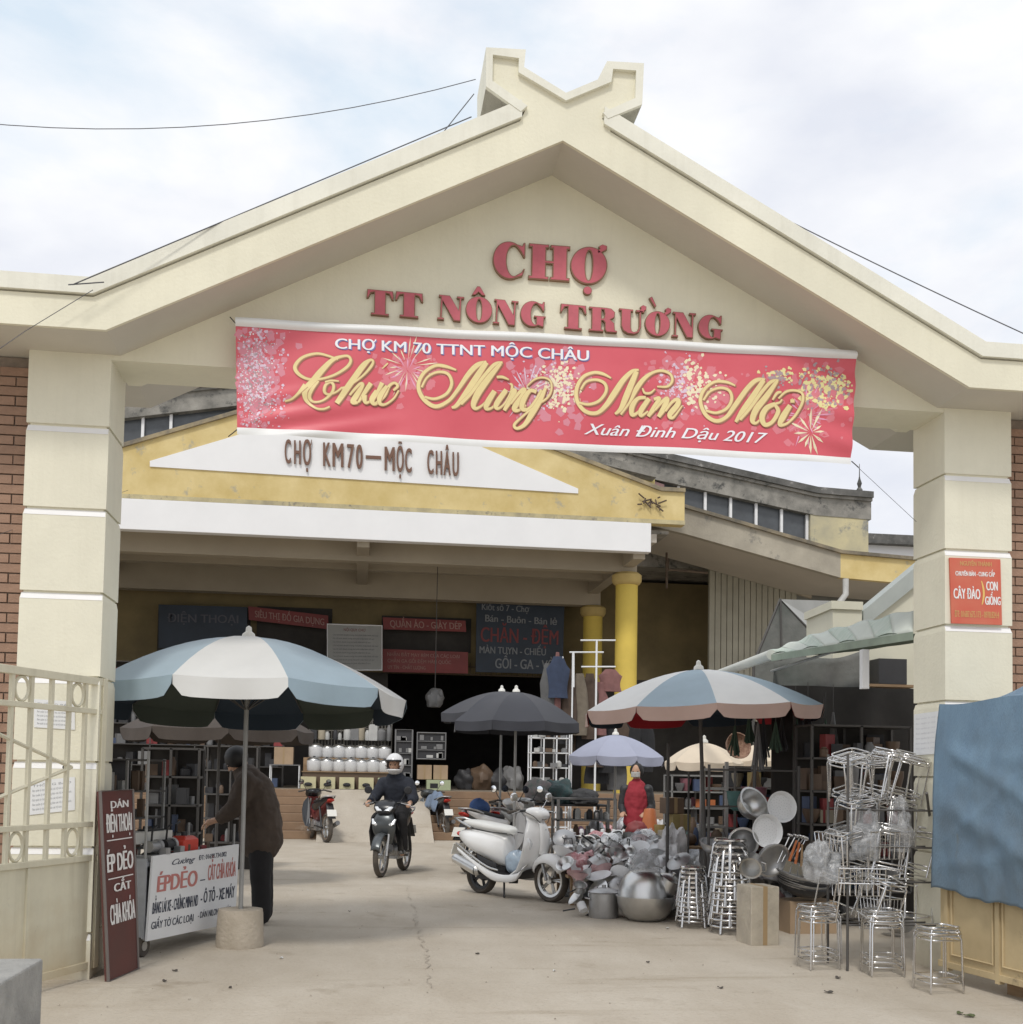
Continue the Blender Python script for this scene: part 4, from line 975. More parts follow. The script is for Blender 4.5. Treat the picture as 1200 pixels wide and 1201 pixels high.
def underbone(label, body, panel, loc, rz, group=None, plate=True, scale=1.0, seatm=blackp):
    t = thing('motorbike', label, 'motorbike', loc, rz, group); t.scale = (scale,)*3
    WB = .61; Rw = .29
    fw = wheel(t, WB, Rw, .040); rw = wheel(t, -WB, Rw, .048, twist=.4)
    b = MB()
    for s in (-1, 1): b.cyl((WB, s*.075, Rw), (.40, s*.065, .86), .019, .022, n=8)
    b.build('fork', alud, t, smooth=40)
    # front mudguard
    b = MB(); b.grid(lambda u, v: (WB+(Rw+.03)*math.cos(R(20+120*u)), (v-.5)*.13, Rw+(Rw+.03)*math.sin(R(20+120*u))-.02*abs(v-.5)*2), 12, 6)
    b.build('mudguard', panel, t, smooth=60, solid=.008)
    # head cowl with two lamps
    swp(smooth_st([(.27, 1.00, .06, .03, 0), (.33, 1.01, .13, .055, -8), (.42, .985, .165, .075, -22), (.50, .93, .15, .07, -40), (.545, .87, .07, .035, -50)])).build('headlight_cowl', body, t, smooth=55)
    for s in (-1, 1):
        swp([(.47, .985, .028, .020, -50, s*.10), (.515, .95, .052, .036, -55, s*.085), (.555, .905, .042, .026, -60, s*.05)], 12).build('headlight', lensm, t, smooth=50)
    # front apron
    swp(smooth_st([(.44, .90, .10, .05, -80), (.49, .80, .15, .06, -85), (.50, .68, .17, .06, -95), (.44, .56, .14, .05, -110), (.36, .46, .09, .04, -120)])).build('front_apron', panel, t, smooth=55)
    for s in (-1, 1):
        swp([(.50, .80, .018, .018, -90, s*.16), (.535, .73, .050, .030, -95, s*.115), (.525, .67, .022, .014, -95, s*.06)], 10).build('indicator', lensm, t, smooth=50)
        # leg shields
        pts = [(.42, s*.13, .88), (.46, s*.20, .78), (.44, s*.235, .62), (.34, s*.24, .42), (.22, s*.22, .30), (.16, s*.17, .28), (.26, s*.14, .48), (.34, s*.12, .70)]
        b = MB(); n = len(pts); b.add([(x, y, z) for x, y, z in pts]+[(x-.015, y-s*.02, z) for x, y, z in pts], [tuple(range(n)) if s > 0 else tuple(range(n-1, -1, -1)), tuple(range(2*n-1, n-1, -1)) if s > 0 else tuple(range(n, 2*n))]+[(i, (i+1) % n, (i+1) % n+n, i+n) for i in range(n)])
        b.build('leg_shield', body, t)
        swp([(.12, .70, .02, .05, 0, s*.10), (-.15, .70, .03, .085, 5, s*.12), (-.45, .77, .03, .075, 12, s*.10), (-.78, .88, .015, .025, 18, s*.05)], 12).build('side_panel', body, t, smooth=55)
    swp([(.34, .62, .07, .09, 0), (.20, .50, .07, .09, -5), (.02, .50, .08, .10, 0), (-.15, .58, .10, .12, 5), (-.45, .70, .10, .09, 12), (-.78, .86, .05, .03, 18)]).build('frame_cover', panel, t, smooth=55)
    swp(smooth_st([(.13, .76, .05, .02, 0), (.05, .80, .11, .035, 0), (-.15, .81, .13, .04, 0), (-.38, .85, .125, .045, 8), (-.66, .90, .09, .03, 8), (-.72, .91, .05, .02, 8)])).build('seat', seatm, t, smooth=60)
    MB().tube([(-.50, .12, .86), (-.66, .13, .90), (-.80, .10, .93), (-.84, 0, .93), (-.80, -.10, .93), (-.66, -.13, .90), (-.50, -.12, .86)], .013, 8).build('grab_rail', alud, t, smooth=60)
    swp([(-.76, .83, .06, .030, 20), (-.84, .85, .075, .032, 20), (-.86, .855, .05, .018, 20)], 12).build('tail_light', redlens, t, smooth=50)
    b = MB(); b.grid(lambda u, v: (-.74-.22*u, (v-.5)*.15, .78-.34*u+.05*u*u), 6, 3); b.build('rear_mudguard', blackp, t, smooth=50, solid=.01)
    if plate: MB().cb((-.93, 0, .60), (.012, .19, .14), M=Matrix.Rotation(R(25), 3, 'Y')).build('number_plate', platem, t)
    b = MB(); b.cyl((.06, -.11, .34), (.06, .11, .34), .10, n=14); b.cyl((.10, 0, .36), (.26, 0, .38), .075, n=12); b.cb((-.02, 0, .30), (.28, .20, .16)); b.build('engine', alud, t, smooth=40)
    b = MB(); b.tube([(.22, -.05, .32), (.20, -.12, .22), (.0, -.14, .20), (-.20, -.15, .24)], .016, 8); b.cyl((-.18, -.15, .24), (-.78, -.17, .40), .035, .048, n=12); b.build('exhaust', mat('sooty_steel', (.25, .24, .23), .4, .9), t, smooth=50)
    b = MB()
    for s in (-1, 1): b.cyl((0, s*.09, .32), (-WB, s*.09, Rw), .018, n=8); b.cyl((-WB+.02, s*.10, Rw+.02), (-.42, s*.11, .72), .022, n=8)
    b.build('swingarm', blackp, t, smooth=40)
    MB().tube([(.30, .33, 1.0), (.33, .20, 1.03), (.36, .07, 1.01), (.36, -.07, 1.01), (.33, -.20, 1.03), (.30, -.33, 1.0)], .013, 8).build('handlebar', blackp, t, smooth=60)
    for s in (-1, 1):
        MB().cyl((.32, s*.24, 1.018), (.295, s*.35, .998), .019, n=10).build('grip', rubber, t, smooth=50)
        MB().tube([(.36, s*.2, 1.02), (.39, s*.30, 1.0), (.375, s*.35, .99)], .006, 5).build('brake_lever', alud, t)
        MB().cyl((.0, s*.08, .27), (.0, s*.22, .27), .014, n=8).build('footpeg', rubber, t)
    mirrors(t, .34, 1.03, .26, .15)
    return t
def scooter(label, body, loc, rz, seatm, group=None, scale=1.0):
    t = thing('scooter', label, 'scooter', loc, rz, group); t.scale = (scale,)*3
    Rf = .25
    wheel(t, .63, Rf, .050, nsp=5); wheel(t, -.55, .24, .055, rimm=blackp, nsp=5)
    b = MB()
    for s in (-1, 1): b.cyl((.63, s*.085, Rf), (.54, s*.08, .50), .020, n=8)
    b.build('fork', alu, t, smooth=40)
    b = MB(); b.grid(lambda u, v: (.62+(Rf+.045-.085*(abs(v-.5)*2)**4)*math.cos(R(26+132*u)), (v-.5)*(.15+.09*math.sin(u*PI)**.6), Rf+.0+(Rf+.050-.10*(abs(v-.5)*2)**4)*math.sin(R(26+132*u))), 16, 10); b.build('mudguard', body, t, smooth=60, solid=.012)
    # shield
    def sh(u, v):
        P = [(.37, .97, .085), (.43, .90, .13), (.47, .78, .20), (.47, .62, .23), (.42, .46, .225), (.33, .34, .20), (.20, .27, .18)]
        q = u*(len(P)-1); i = min(int(q), len(P)-2); f = q-i; x, z, w = [P[i][k]*(1-f)+P[i+1][k]*f for k in range(3)]
        a = (v-.5)*2; return (x-.085*a*a, a*w, z)
    MB().grid(sh, 24, 14).build('front_shield', body, t, smooth=70, solid=.022)
    swp(smooth_st([(.44, .93, .045, .02, -80), (.495, .84, .060, .03, -85), (.515, .68, .070, .035, -92), (.49, .54, .06, .03, -105)])).build('nose_cover', body, t, smooth=60)
    MB().lathe([(.0, .004), (.028, .0)], 14, (.53, 0, .80), Matrix.Rotation(R(90), 3, 'Y')).build('badge', alud, t)
    for s in (-1, 1): swp([(.42, .72, .012, .02, -90, s*.175), (.445, .66, .030, .022, -90, s*.165), (.42, .59, .012, .015, -90, s*.155)], 10).build('indicator', lensm, t, smooth=50)
    swp(smooth_st([(.24, 1.00, .07, .03, 0), (.31, 1.02, .13, .055, -5), (.40, 1.01, .14, .07, -15), (.48, .975, .10, .065, -35), (.51, .95, .06, .04, -45)])).build('headset', body, t, smooth=60)
    M = Matrix.Rotation(R(72), 3, 'Y')
    o = MB().lathe([(.0, .035), (.045, .030), (.062, .012), (.070, 0), (.070, -.03)], 20, (.475, 0, 1.0), M).build('headlight', lensm, t, smooth=40)
    MB().lathe([(.062, .016), (.078, .010), (.078, -.03)], 20, (.475, 0, 1.0), M).build('bezel', chrome, o, smooth=40)
    # seams, cables and key panel
    MB().tube([(.02, .135, .755), (-.25, .165, .765), (-.55, .155, .79), (-.82, .08, .815)], .006, 5).build('seat_seam', blackp, t); MB().tube([(.02, -.135, .755), (-.25, -.165, .765), (-.55, -.155, .79), (-.82, -.08, .815)], .006, 5).build('seat_seam', blackp, t)
    MB().tube([(.36, .20, 1.03), (.46, .14, .98), (.50, .06, .90)], .005, 5).build('brake_cable', blackp, t); MB().tube([(.36, -.20, 1.03), (.46, -.14, .98), (.50, -.06, .90)], .005, 5).build('brake_cable', blackp, t)
    for s in (-1, 1): MB().tube([(.30, s*.2, 1.035), (.345, s*.30, 1.02), (.33, s*.36, 1.0)], .006, 5).build('brake_lever', alu, t)
    MB().tube([(.585, -.085, .47), (.60, 0, .495), (.585, .085, .47)], .007, 5).build('fork_bridge', alu, t)
    # floor and tunnel
    swp([(.36, .34, .17, .04, -45), (.24, .27, .19, .035, -10), (.05, .25, .20, .035, 0), (-.12, .26, .20, .05, 10)]).build('floorboard', blackp, t, smooth=50)
    for s in (-1, 1):
        swp(smooth_st([(.40, .40, .018, .055, -60, s*.20), (.28, .27, .020, .05, -20, s*.215), (.05, .235, .022, .045, 0, s*.22), (-.15, .26, .025, .055, 12, s*.22), (-.40, .36, .022, .05, 22, s*.225), (-.85, .52, .012, .03, 20, s*.13)]), 10).build('side_skirt', body, t, smooth=60)
        swp(smooth_st([(-.02, .33, .006, .010, 10, s*.238), (-.20, .36, .008, .016, 20, s*.245), (-.50, .475, .008, .018, 22, s*.235), (-.88, .60, .006, .010, 18, s*.14)]), 8).build('chrome_strip', alu, t, smooth=60)
        swp([(-.08, .36, .01, .05, 10, s*.20), (-.20, .39, .01, .06, 20, s*.225), (-.38, .46, .01, .04, 25, s*.225)], 10).build('side_grille', blackp, t, smooth=50)
    swp(smooth_st([(-.06, .54, .10, .19, 0), (-.16, .56, .17, .20, 3), (-.34, .60, .215, .185, 6), (-.60, .64, .21, .15, 10), (-.82, .68, .13, .09, 14), (-.93, .70, .05, .035, 16)]), p=2.3).build('rear_body', body, t, smooth=60)
    swp(smooth_st([(.0, .77, .06, .03, 0), (-.08, .79, .125, .05, 0), (-.30, .81, .15, .055, 0), (-.50, .83, .145, .055, 4), (-.75, .85, .11, .045, 4), (-.86, .85, .05, .025, 4)])).build('seat', seatm, t, smooth=60)
    MB().tube([(-.62, .13, .80), (-.80, .13, .86), (-.98, .08, .90), (-1.0, 0, .90), (-.98, -.08, .90), (-.80, -.13, .86), (-.62, -.13, .80)], .014, 8).build('grab_rail', alu, t, smooth=60)
    swp([(-.88, .70, .09, .035, 10), (-.95, .71, .07, .03, 10)], 12).build('tail_light', redlens, t, smooth=50)
    MB().cb((-1.0, 0, .52), (.012, .19, .14), M=Matrix.Rotation(R(20), 3, 'Y')).build('number_plate', platem, t)
    b = MB(); b.cb((-.30, .02, .27), (.50, .22, .17)); b.cyl((-.55, .02, .24), (-.55, .17, .24), .09, n=14); b.cyl((-.05, -.02, .24), (.02, .06, .24), .08, n=12); b.build('engine', blackp, t, smooth=40)
    b = MB(); b.cyl((-.38, -.19, .30), (-.42, -.20, .30), .05, .072, n=16); b.cyl((-.42, -.20, .30), (-.80, -.215, .42), .072, .060, n=16); b.cyl((-.80, -.215, .42), (-.83, -.216, .43), .060, .035, n=16); b.build('exhaust', alu, t, smooth=40)
    b = MB(); b.cyl((-.05, -.10, .20), (.06, -.20, .015), .012, n=6); b.build('side_stand', blackp, t)
    b = MB(); b.tube([(.26, .33, 1.02), (.31, .15, 1.035), (.31, -.15, 1.035), (.26, -.33, 1.02)], .014, 8); b.build('handlebar', blackp, t, smooth=50)
    for s in (-1, 1): MB().cyl((.28, s*.23, 1.03), (.255, s*.35, 1.015), .021, n=10).build('grip', rubber, t, smooth=50)
    mirrors(t, .30, 1.05, .26, .12, chrome)
    return t

# ---- figures: overlapping tapered limbs fused into one continuous skin
def capsule(b, p, q, r0, r1, k0=None, k1=None, n=14):
    """tapered limb with round ends; r can be (across, front)"""
    p, q = Vector(p), Vector(q); d = q-p; L_ = d.length; d.normalize()
    lat = Vector((0, 1, 0)); lat = (lat-d*lat.dot(d)); lat = lat.normalized() if lat.length > .2 else Vector((1, 0, 0)); w = d.cross(lat)
    def rr(r): return r if isinstance(r, tuple) else (r, r)
    a, c = rr(r0), rr(r1); rings = []
    def ring_(cn, ra, rb): return [cn+lat*(ra*math.cos(2*PI*i/n))+w*(rb*math.sin(2*PI*i/n)) for i in range(n)]
    for t in (90, 65, 40, 18): rings.append(ring_(p-d*min(a)*math.sin(R(t)), max(a[0]*math.cos(R(t)), .001), max(a[1]*math.cos(R(t)), .001)))
    for t in (0, .25, .5, .75, 1): rings.append(ring_(p+d*L_*t, a[0]+(c[0]-a[0])*t, a[1]+(c[1]-a[1])*t))
    for t in (18, 40, 65, 90): rings.append(ring_(q+d*min(c)*math.sin(R(t)), max(c[0]*math.cos(R(t)), .001), max(c[1]*math.cos(R(t)), .001)))
    b.loft(rings)
def limbs(b, pts):
    for u, v in zip(pts, pts[1:]): capsule(b, u[:3], v[:3], u[3], v[3])
def fuse(b, name, m, parent, vox=.012, it=6, wr=0.0):
    o = b.build(name, m, parent)
    q = o.modifiers.new('remesh', 'REMESH'); q.mode = 'VOXEL'; q.voxel_size = vox; q.use_smooth_shade = True
    q = o.modifiers.new('smooth', 'SMOOTH'); q.iterations = it; q.factor = .5
    if wr:
        tx = bpy.data.textures.new('folds', 'CLOUDS'); tx.noise_scale = .09; q = o.modifiers.new('folds', 'DISPLACE'); q.texture = tx; q.strength = wr; q.mid_level = .5
    return o
def hand(b, w, d, side, up, curl=.5, s=1.0):
    """palm with four fingers and a thumb; d forward, side towards the thumb, up away from the palm"""
    w = Vector(w); d = Vector(d).normalized(); side = Vector(side).normalized(); up = Vector(up).normalized()
    P = w+d*.05*s; capsule(b, w, P+d*.02, .026*s, .030*s)
    for k, (o, ln) in enumerate(((.030, .068), (.010, .078), (-.010, .072), (-.030, .056))):
        p = P+d*.035*s+side*o*s; a = 0
        for j in range(3):
            a += curl*(.9 if j else .5); q = p+(d*math.cos(a)-up*math.sin(a))*ln/3*s; capsule(b, p, q, (.0105-.001*j)*s, (.0100-.001*j)*s, n=8); p = q
    b0 = w+d*.025*s+side*.022*s
    for j in range(2):
        q = b0+(side*.6+d*.8-up*(.3+.3*j)).normalized()*.030*s; capsule(b, b0, q, .0125*s, .0115*s, n=8); b0 = q
def head_mesh(c, fwd, m, parent, s=1.0, name='head'):
    """head with brow, nose, mouth, ears"""
    b = MB(); f = Vector(fwd).normalized(); up = Vector((0, 0, 1)); l = up.cross(f).normalized(); up = f.cross(l)
    def P(x, y, z): return Vector(c)+(f*x+l*y+up*z)*s
    n, mm = 18, 14; vs = []; fs = []
    for j in range(mm+1):
        th = PI*j/mm
        for i in range(n):
            a = 2*PI*i/n; x = .095*math.sin(th)*math.cos(a); y = .076*math.sin(th)*math.sin(a); z = .118*math.cos(th)
            if z < 0: x *= 1-.20*(-z/.118) if x < 0 else 1-.06*(-z/.118); y *= 1-.32*(-z/.118)**1.3
            vs.append(P(x, y, z))
    fs = [(j*n+i, j*n+(i+1) % n, (j+1)*n+(i+1) % n, (j+1)*n+i) for j in range(mm) for i in range(n)]
    b.add(vs, fs)
    b.add([P(.090, 0, .025), P(.118, 0, -.022), P(.092, .018, -.028), P(.092, -.018, -.028)], [(0, 1, 2), (0, 3, 1), (1, 3, 2)])
    for s_ in (-1, 1): b.ball(P(-.005, s_*.077, -.005), .024*s, 8, 6, (.6, .35, 1.2))
    o = b.build(name, m, parent, smooth=70)
    e = MB()
    for s_ in (-1, 1): e.ball(P(.084, s_*.032, .012), .011*s, 8, 6)
    e.build('eyes', mat('eye_dark', (.05, .035, .03), .3), o, smooth=60)
    e = MB(); e.ball(P(.084, 0, -.055), .020*s, 8, 6, (.45, 1, .35)) if abs(f.y) < .5 else e.ball(P(.084, 0, -.055), .020*s, 8, 6, (1, .45, .35)); e.build('mouth', mat('lip', (.36, .13, .11), .5), o, smooth=60)
    return o, P
# ------------------------------------------------------------------ gate leaves
leafm = mat('gate_leaf_paint', (.69, .65, .50), .7, var=.14, vs=2, streak=.18, base=(.5, (.50, .40, .25)), wear=.645, wearc=(.26, .24, .21), ws=9, bump=.1, bs=30)
leafy = mat('gate_leaf_yellowed', (.54, .43, .25), .75, c2=(.42, .33, .19), vs=2.5, wear=.62, wearc=(.24, .19, .12), ws=4)
class Plane:
    """vertical plane through ground point p0 along horizontal direction to p1; local s along, z up"""
    def __init__(s, p0, p1): s.p = Vector((p0.x, p0.y, 0)); s.d = Vector((p1.x-p0.x, p1.y-p0.y, 0)).normalized(); s.n = Vector((s.d.y, -s.d.x, 0))
    def sz(s, px, py):
        r = ray(px, py); t = (s.p-CAM).dot(s.n)/r.dot(s.n); q = CAM+r*t; return ((q-s.p).dot(s.d), q.z)
    def ang(s): return math.atan2(s.d.y, s.d.x)
pl_ = Plane(gr(111, 1146), gr(0, 1177))
LL = pl_.sz(-190, 900)[0]
lt = thing('gate_leaf', 'cream painted steel gate leaf with bars and rings, folded open beside the left pillar', 'gate leaf', pl_.p, pl_.ang())
def lz(py, px=60): return pl_.sz(px, py)[1]
zTop, zT2, zM1, zM2, zBot = pl_.sz(120, 796)[1], pl_.sz(110, 834)[1], pl_.sz(105, 966)[1], pl_.sz(105, 1006)[1], .07
b = MB().box(0, .05, -.025, .025, zBot, zTop).build('hinge_post', leafm, lt, bevel=.004)
for z, h in ((zTop-.05, .05), (zT2-.02, .035), (zM1-.02, .035), (zM2-.02, .04), (zBot, .05)): MB().box(.05, LL, -.02, .02, z, z+h).build('rail', leafm, lt, bevel=.003)
b0 = MB().box(.052, LL-.05, -.004, .004, zBot+.05, zM2-.022).build('lower_panel', leafm, lt)
k = .30; nP = max(2, int(LL/.62)); pw = (LL-.1)/nP
for i in range(nP):
    x0 = .07+i*pw; x1 = x0+pw-.04; z0, z1 = zBot+.09, zM2-.07
    MB().box(x0-.045, x0-.015, -.018, .018, zBot+.05, zM2-.022).build('stile', leafm, lt)
    MB().tube([(x0+.05, -.010, z0), (x1-.05, -.010, z0), (x1-.05, -.010, z1), (x0+.05, -.010, z1)], .012, 6, closed=True).build('raised_moulding', leafm, lt)
barx = [pl_.sz(px, 880)[0] for px in (98, 79, 58, 34, 11)]
step = barx[-1]-barx[-2]
while barx[-1]+step < LL: barx.append(barx[-1]+step)
for x in barx: MB().box(x-.014, x+.014, -.012, .012, zM2+.02, zTop-.05).build('bar', leafm, lt)
for i, x in enumerate(barx[:-1]):
    if i in (0, 3) or i > 4:
        for zc, h in (((zTop-.05+zT2+.015)/2, (zTop-.05-zT2-.015)/2), ((zM1-.02+zM2+.02)/2, (zM1-.04-zM2)/2)):
            MB().tube([((x+barx[i+1])/2+.062*math.cos(a), 0, zc+h*.92*math.sin(a)) for a in np.linspace(0, 2*PI, 20)[:-1]], .010, 6, closed=True).build('ring', leafm, lt, smooth=60)
c = pl_.sz(84, 900)
for q in (pl_.sz(-30, 848), pl_.sz(-30, 947)): MB().tube([(c[0], 0, c[1]), (q[0], 0, q[1])], .012, 6).build('diagonal', leafm, lt)
MB().cyl((c[0]-.03, -.03, c[1]), (c[0]+.04, -.03, c[1]), .012, n=6).build('latch', blackp, lt)
# right leaf
pr_ = Plane(gr(1103, 1149), gr(1200, 1176))
RL = pr_.sz(1330, 900)[0]
rt = thing('gate_leaf', 'yellowed steel gate leaf under the blue tarpaulin at the right edge', 'gate leaf', pr_.p, pr_.ang())
z1 = pr_.sz(1150, 850)[1]
for z in (.10, .78, 1.85): MB().box(0, RL, -.02, .02, z, z+.045).build('rail', leafy, rt, bevel=.003)
MB().box(.01, RL, -.004, .004, .10, .82).build('lower_panel', leafy, rt); MB().box(.01, RL, .006, .012, .84, 1.85).build('upper_panel', leafy, rt)
for px in (1112, 1172, 1240, 1300):
    x = pr_.sz(px, 1000)[0]; MB().box(x-.02, x+.02, -.022, .022, .08, 1.87).build('stile', leafy, rt)
for a, c_ in ((1118, 1166), (1178, 1232)):
    x0, x1 = pr_.sz(a, 1080)[0], pr_.sz(c_, 1080)[0]; MB().tube([(x0, -.010, .20), (x1, -.010, .20), (x1, -.010, .70), (x0, -.010, .70)], .010, 6, closed=True).build('raised_moulding', leafy, rt)
# blue tarpaulin: ridge, front edge, hanging front
tarpm = mat('blue_tarpaulin', (.18, .28, .38), .6, c2=(.14, .22, .31), vs=7, stretch=(1, 1, .35), bump=.3, bs=120, wear=.60, wearc=(.17, .185, .17), ws=2.6, spec=.35, base=(1.75, (.10, .115, .12)))
S0, S1 = pr_.sz(1110, 900)[0], RL
zt0 = pr_.sz(1106, 826)[1]; rz0 = pr_.sz(1200, 783)
def tarp(u, v):
    s = S0+(S1-S0)*u
    sl = (pr_.sz(1195, 818)[1]-zt0)/(pr_.sz(1195, 818)[0]-S0)
    zf = zt0+sl*(s-S0)*.9-.012*math.sin(u*11)
    if v < .22:
        q = 1-v/.22; y = .02+.60*q; z = zf+.42*q*min(1, .03+u*2.6)-.03*math.sin(q*PI)
    else:
        q = (v-.22)/.78; zb = .66-.10*u+.012*math.sin(u*17)+.006*math.sin(u*53)
        z = zf+(zb-zf)*q; y = -.055-.035*math.sin(q*2.6)-.010*math.sin(u*9+q*2)*q
        # a few tight diagonal creases and one sag line
        for c0, sl_, a_, w_ in ((.38, .55, .020, .05), (.66, .42, .026, .06), (.80, -.25, .014, .04), (.52, -.8, .010, .035), (.30, .05, .012, .05)):
            d_ = q-(c0+sl_*(u-.35)); y -= a_*math.exp(-(d_/w_)**2)*min(1, abs(u-.02)*6)
        y += .012*math.sin(u*38+math.sin(q*5)*2)*max(0, q-.55)*2
        s -= .050*q*(1-u)+.012*math.sin(q*PI*2)*(1-u)
    w = mnoise.noise(Vector((u*7, v*7, 1.3)))*.007*min(1, u*8); return (s, y+w, z)
tp = MB().grid(tarp, 90, 90).build('tarpaulin', tarpm, None, smooth=70, solid=.004); tp.location = pr_.p; tp.rotation_euler = (0, 0, pr_.ang())
tag(tp, 'faded blue tarpaulin draped over the right gate leaf', 'tarpaulin')
# something bulky under the tarp
t = thing('crate', 'wooden crate hidden under the blue tarpaulin', 'crate', pr_.p, pr_.ang())
MB().box(S0+.5, S1-.1, .10, .58, 0, 1.7).build('box', wood, t)

# concrete block in the foreground
blk = mat('rough_concrete', (.40, .395, .375), .95, c2=(.26, .26, .25), vs=5, bump=.5, bs=60)
A = gr(51, 1124, .44); B = gr(-12, 1160, .44)
d = (Vector((A.x, A.y, 0))-Vector((B.x, B.y, 0))).normalized(); nrm = Vector((-d.y, d.x, 0))
b = MB(); C_ = A+nrm*.55+Vector((0, 0, 0)); D_ = A-d*1.0
P = [A, A-d*1.1, A-d*1.1+nrm*.6, A+nrm*.6]
b.add([Vector((p.x, p.y, 0)) for p in P]+[Vector((p.x, p.y, .44)) for p in P], [(3, 2, 1, 0), (4, 5, 6, 7), (0, 1, 5, 4), (1, 2, 6, 5), (2, 3, 7, 6), (3, 0, 4, 7)])
o = b.build('concrete_block', blk, None, bevel=.012); tag(o, 'low grey concrete block in the bottom left foreground', 'block')

# posters
paper = mat('white_paper', (.78, .79, .80), .7, var=.05, vs=4); grime = mat('printed_grey', (.35, .36, .38), .7)
def poster(label, P, m=paper, name='paper_notice', cat='notice', lines=8):
    t = thing(name, label, cat); n = (P[1]-P[0]).cross(P[3]-P[0]).normalized()
    if n.dot(CAM-P[0]) < 0: n = -n
    b = MB(); b.add([p+n*.003 for p in P]+[p+n*.001 for p in P], [(0, 1, 2, 3), (7, 6, 5, 4), (0, 4, 5, 1), (1, 5, 6, 2), (2, 6, 7, 3), (3, 7, 4, 0)]); b.build('sheet', m, t)
    def fn(u, v, h): return P[3].lerp(P[2], u).lerp(P[0].lerp(P[1], u), v)+n*(.0035+h*.1)
    return t, fn
YL = .0
for nm, q in (('pair of printed notices pasted high on the left pillar behind the gate bars', ((40, 820), (88, 823), (88, 856), (40, 853))), ('pale notice pasted on the left pillar below the latch', ((34, 917), (88, 911), (88, 950), (34, 956)))):
    t, fn = poster(nm, [at(*p, -.003) for p in q])
    for k in range(6): text_on(fn, 'THÔNG BÁO' if k == 0 else 'Ban quản lý chợ thông báo các hộ kinh doanh', .08, .92-.1*(k % 2), .82-.14*k, .89-.14*k, 'fine_print', grime, t)
XR = PX-.003
def atX(px, py, X): d_ = ray(px, py); return CAM+d_*((X-CAM.x)/d_.x)
t, fn = poster('white faded notice pasted on the inner face of the right pillar', [atX(1072.5, 838, XR), atX(1101, 834, XR), atX(1100, 884, XR), atX(1072, 886, XR)])
for k in range(7): text_on(fn, 'Ban quản lý chợ', .1, .9, .86-.12*k, .90-.12*k, 'fine_print', mat('faint_print', (.6, .61, .64), .7), t)
# red sign on the right pillar
rs = mat('red_sign', (.56, .09, .055), .5, var=.12, vs=3, c2=(.60, .17, .10))
P = [at(*q, -.02) for q in ((1114, 654), (1173.5, 656), (1175.5, 733), (1116.5, 731))]
t = thing('advert_sign', 'red advert plate for peach trees and seedlings on the right pillar', 'sign')
b = MB(); n = Vector((0, .015, 0)); b.add(P+[p+n for p in P], [(0, 3, 2, 1), (4, 5, 6, 7), (0, 1, 5, 4), (1, 2, 6, 5), (2, 3, 7, 6), (3, 0, 4, 7)]); b.build('plate', rs, t)
q = quadfn(*P); oc = mat('ochre_print', (.62, .36, .14), .6); wp = mat('white_sign_print', (.82, .80, .78), .6)
text_on(q, 'NGUYÊN THÀNH', .20, .82, .885, .955, 'sign_lettering', oc, t, bold=.03, h=.002)
text_on(q, 'CHUYÊN BÁN - CUNG CẤP', .10, .88, .73, .80, 'sign_lettering', wp, t, bold=.05, h=.002)
text_on(q, 'CÂY ĐÀO', .05, .58, .38, .54, 'sign_lettering', wp, t, bold=.04, h=.002)
text_on(q, 'CON', .70, .93, .52, .66, 'sign_lettering', wp, t, bold=.05, h=.002); text_on(q, 'GIỐNG', .67, .98, .30, .43, 'sign_lettering', wp, t, bold=.05, h=.002)
text_on(q, 'ĐT: 01687.675.173 - 0978.824.4', .06, .94, .10, .20, 'sign_lettering', oc, t, bold=.03, h=.002)
b = MB(); b.add([q(.60+.03*math.sin(PI*k/10), .30+.36*k/10, .002) for k in range(11)]+[q(.62+.05*math.sin(PI*k/10), .30+.36*k/10, .002) for k in range(11)], [(k, k+11, k+12, k+1) for k in range(10)]); b.build('brace_mark', mat('gold_sign_print', (.75, .5, .15), .6), t)

# ------------------------------------------------------------------ left stall: umbrella, cart, boards, vendor
ublue = mat('umbrella_blue', (.29, .38, .44), .8, var=.12, vs=2, sheen=.2); uwhite = mat('umbrella_white', (.62, .62, .60), .8, var=.07, vs=2)
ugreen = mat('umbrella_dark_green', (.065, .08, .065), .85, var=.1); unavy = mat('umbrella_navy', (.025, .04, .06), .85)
ubrown = mat('umbrella_brown', (.075, .06, .05), .85, var=.2); ublack = mat('umbrella_black', (.040, .042, .052), .8, var=.15, vs=2, sheen=.1)
upink = mat('umbrella_pink_brown', (.50, .36, .31), .85, var=.1, vs=3); ured = mat('umbrella_red', (.42, .02, .03), .8, var=.1)
ulav = mat('umbrella_lavender', (.36, .38, .48), .8, var=.08, vs=2); ucream = mat('umbrella_cream', (.70, .60, .47), .8, var=.1, vs=2)
conc = mat('weight_block_concrete', (.50, .44, .36), .95, c2=(.38, .33, .26), vs=6, bump=.4, bs=40, wear=.66, wearc=(.25, .2, .16), ws=7)
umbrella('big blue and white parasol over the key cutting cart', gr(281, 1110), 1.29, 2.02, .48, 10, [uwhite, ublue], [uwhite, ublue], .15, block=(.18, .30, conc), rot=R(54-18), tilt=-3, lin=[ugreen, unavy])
umbrella('brown parasol hidden behind the big blue and white one', gr(252, 1040), 1.15, 1.90, .40, 8, [ubrown], [ubrown], .14, rot=.2, pole=darkpole, lin=[ubrown])

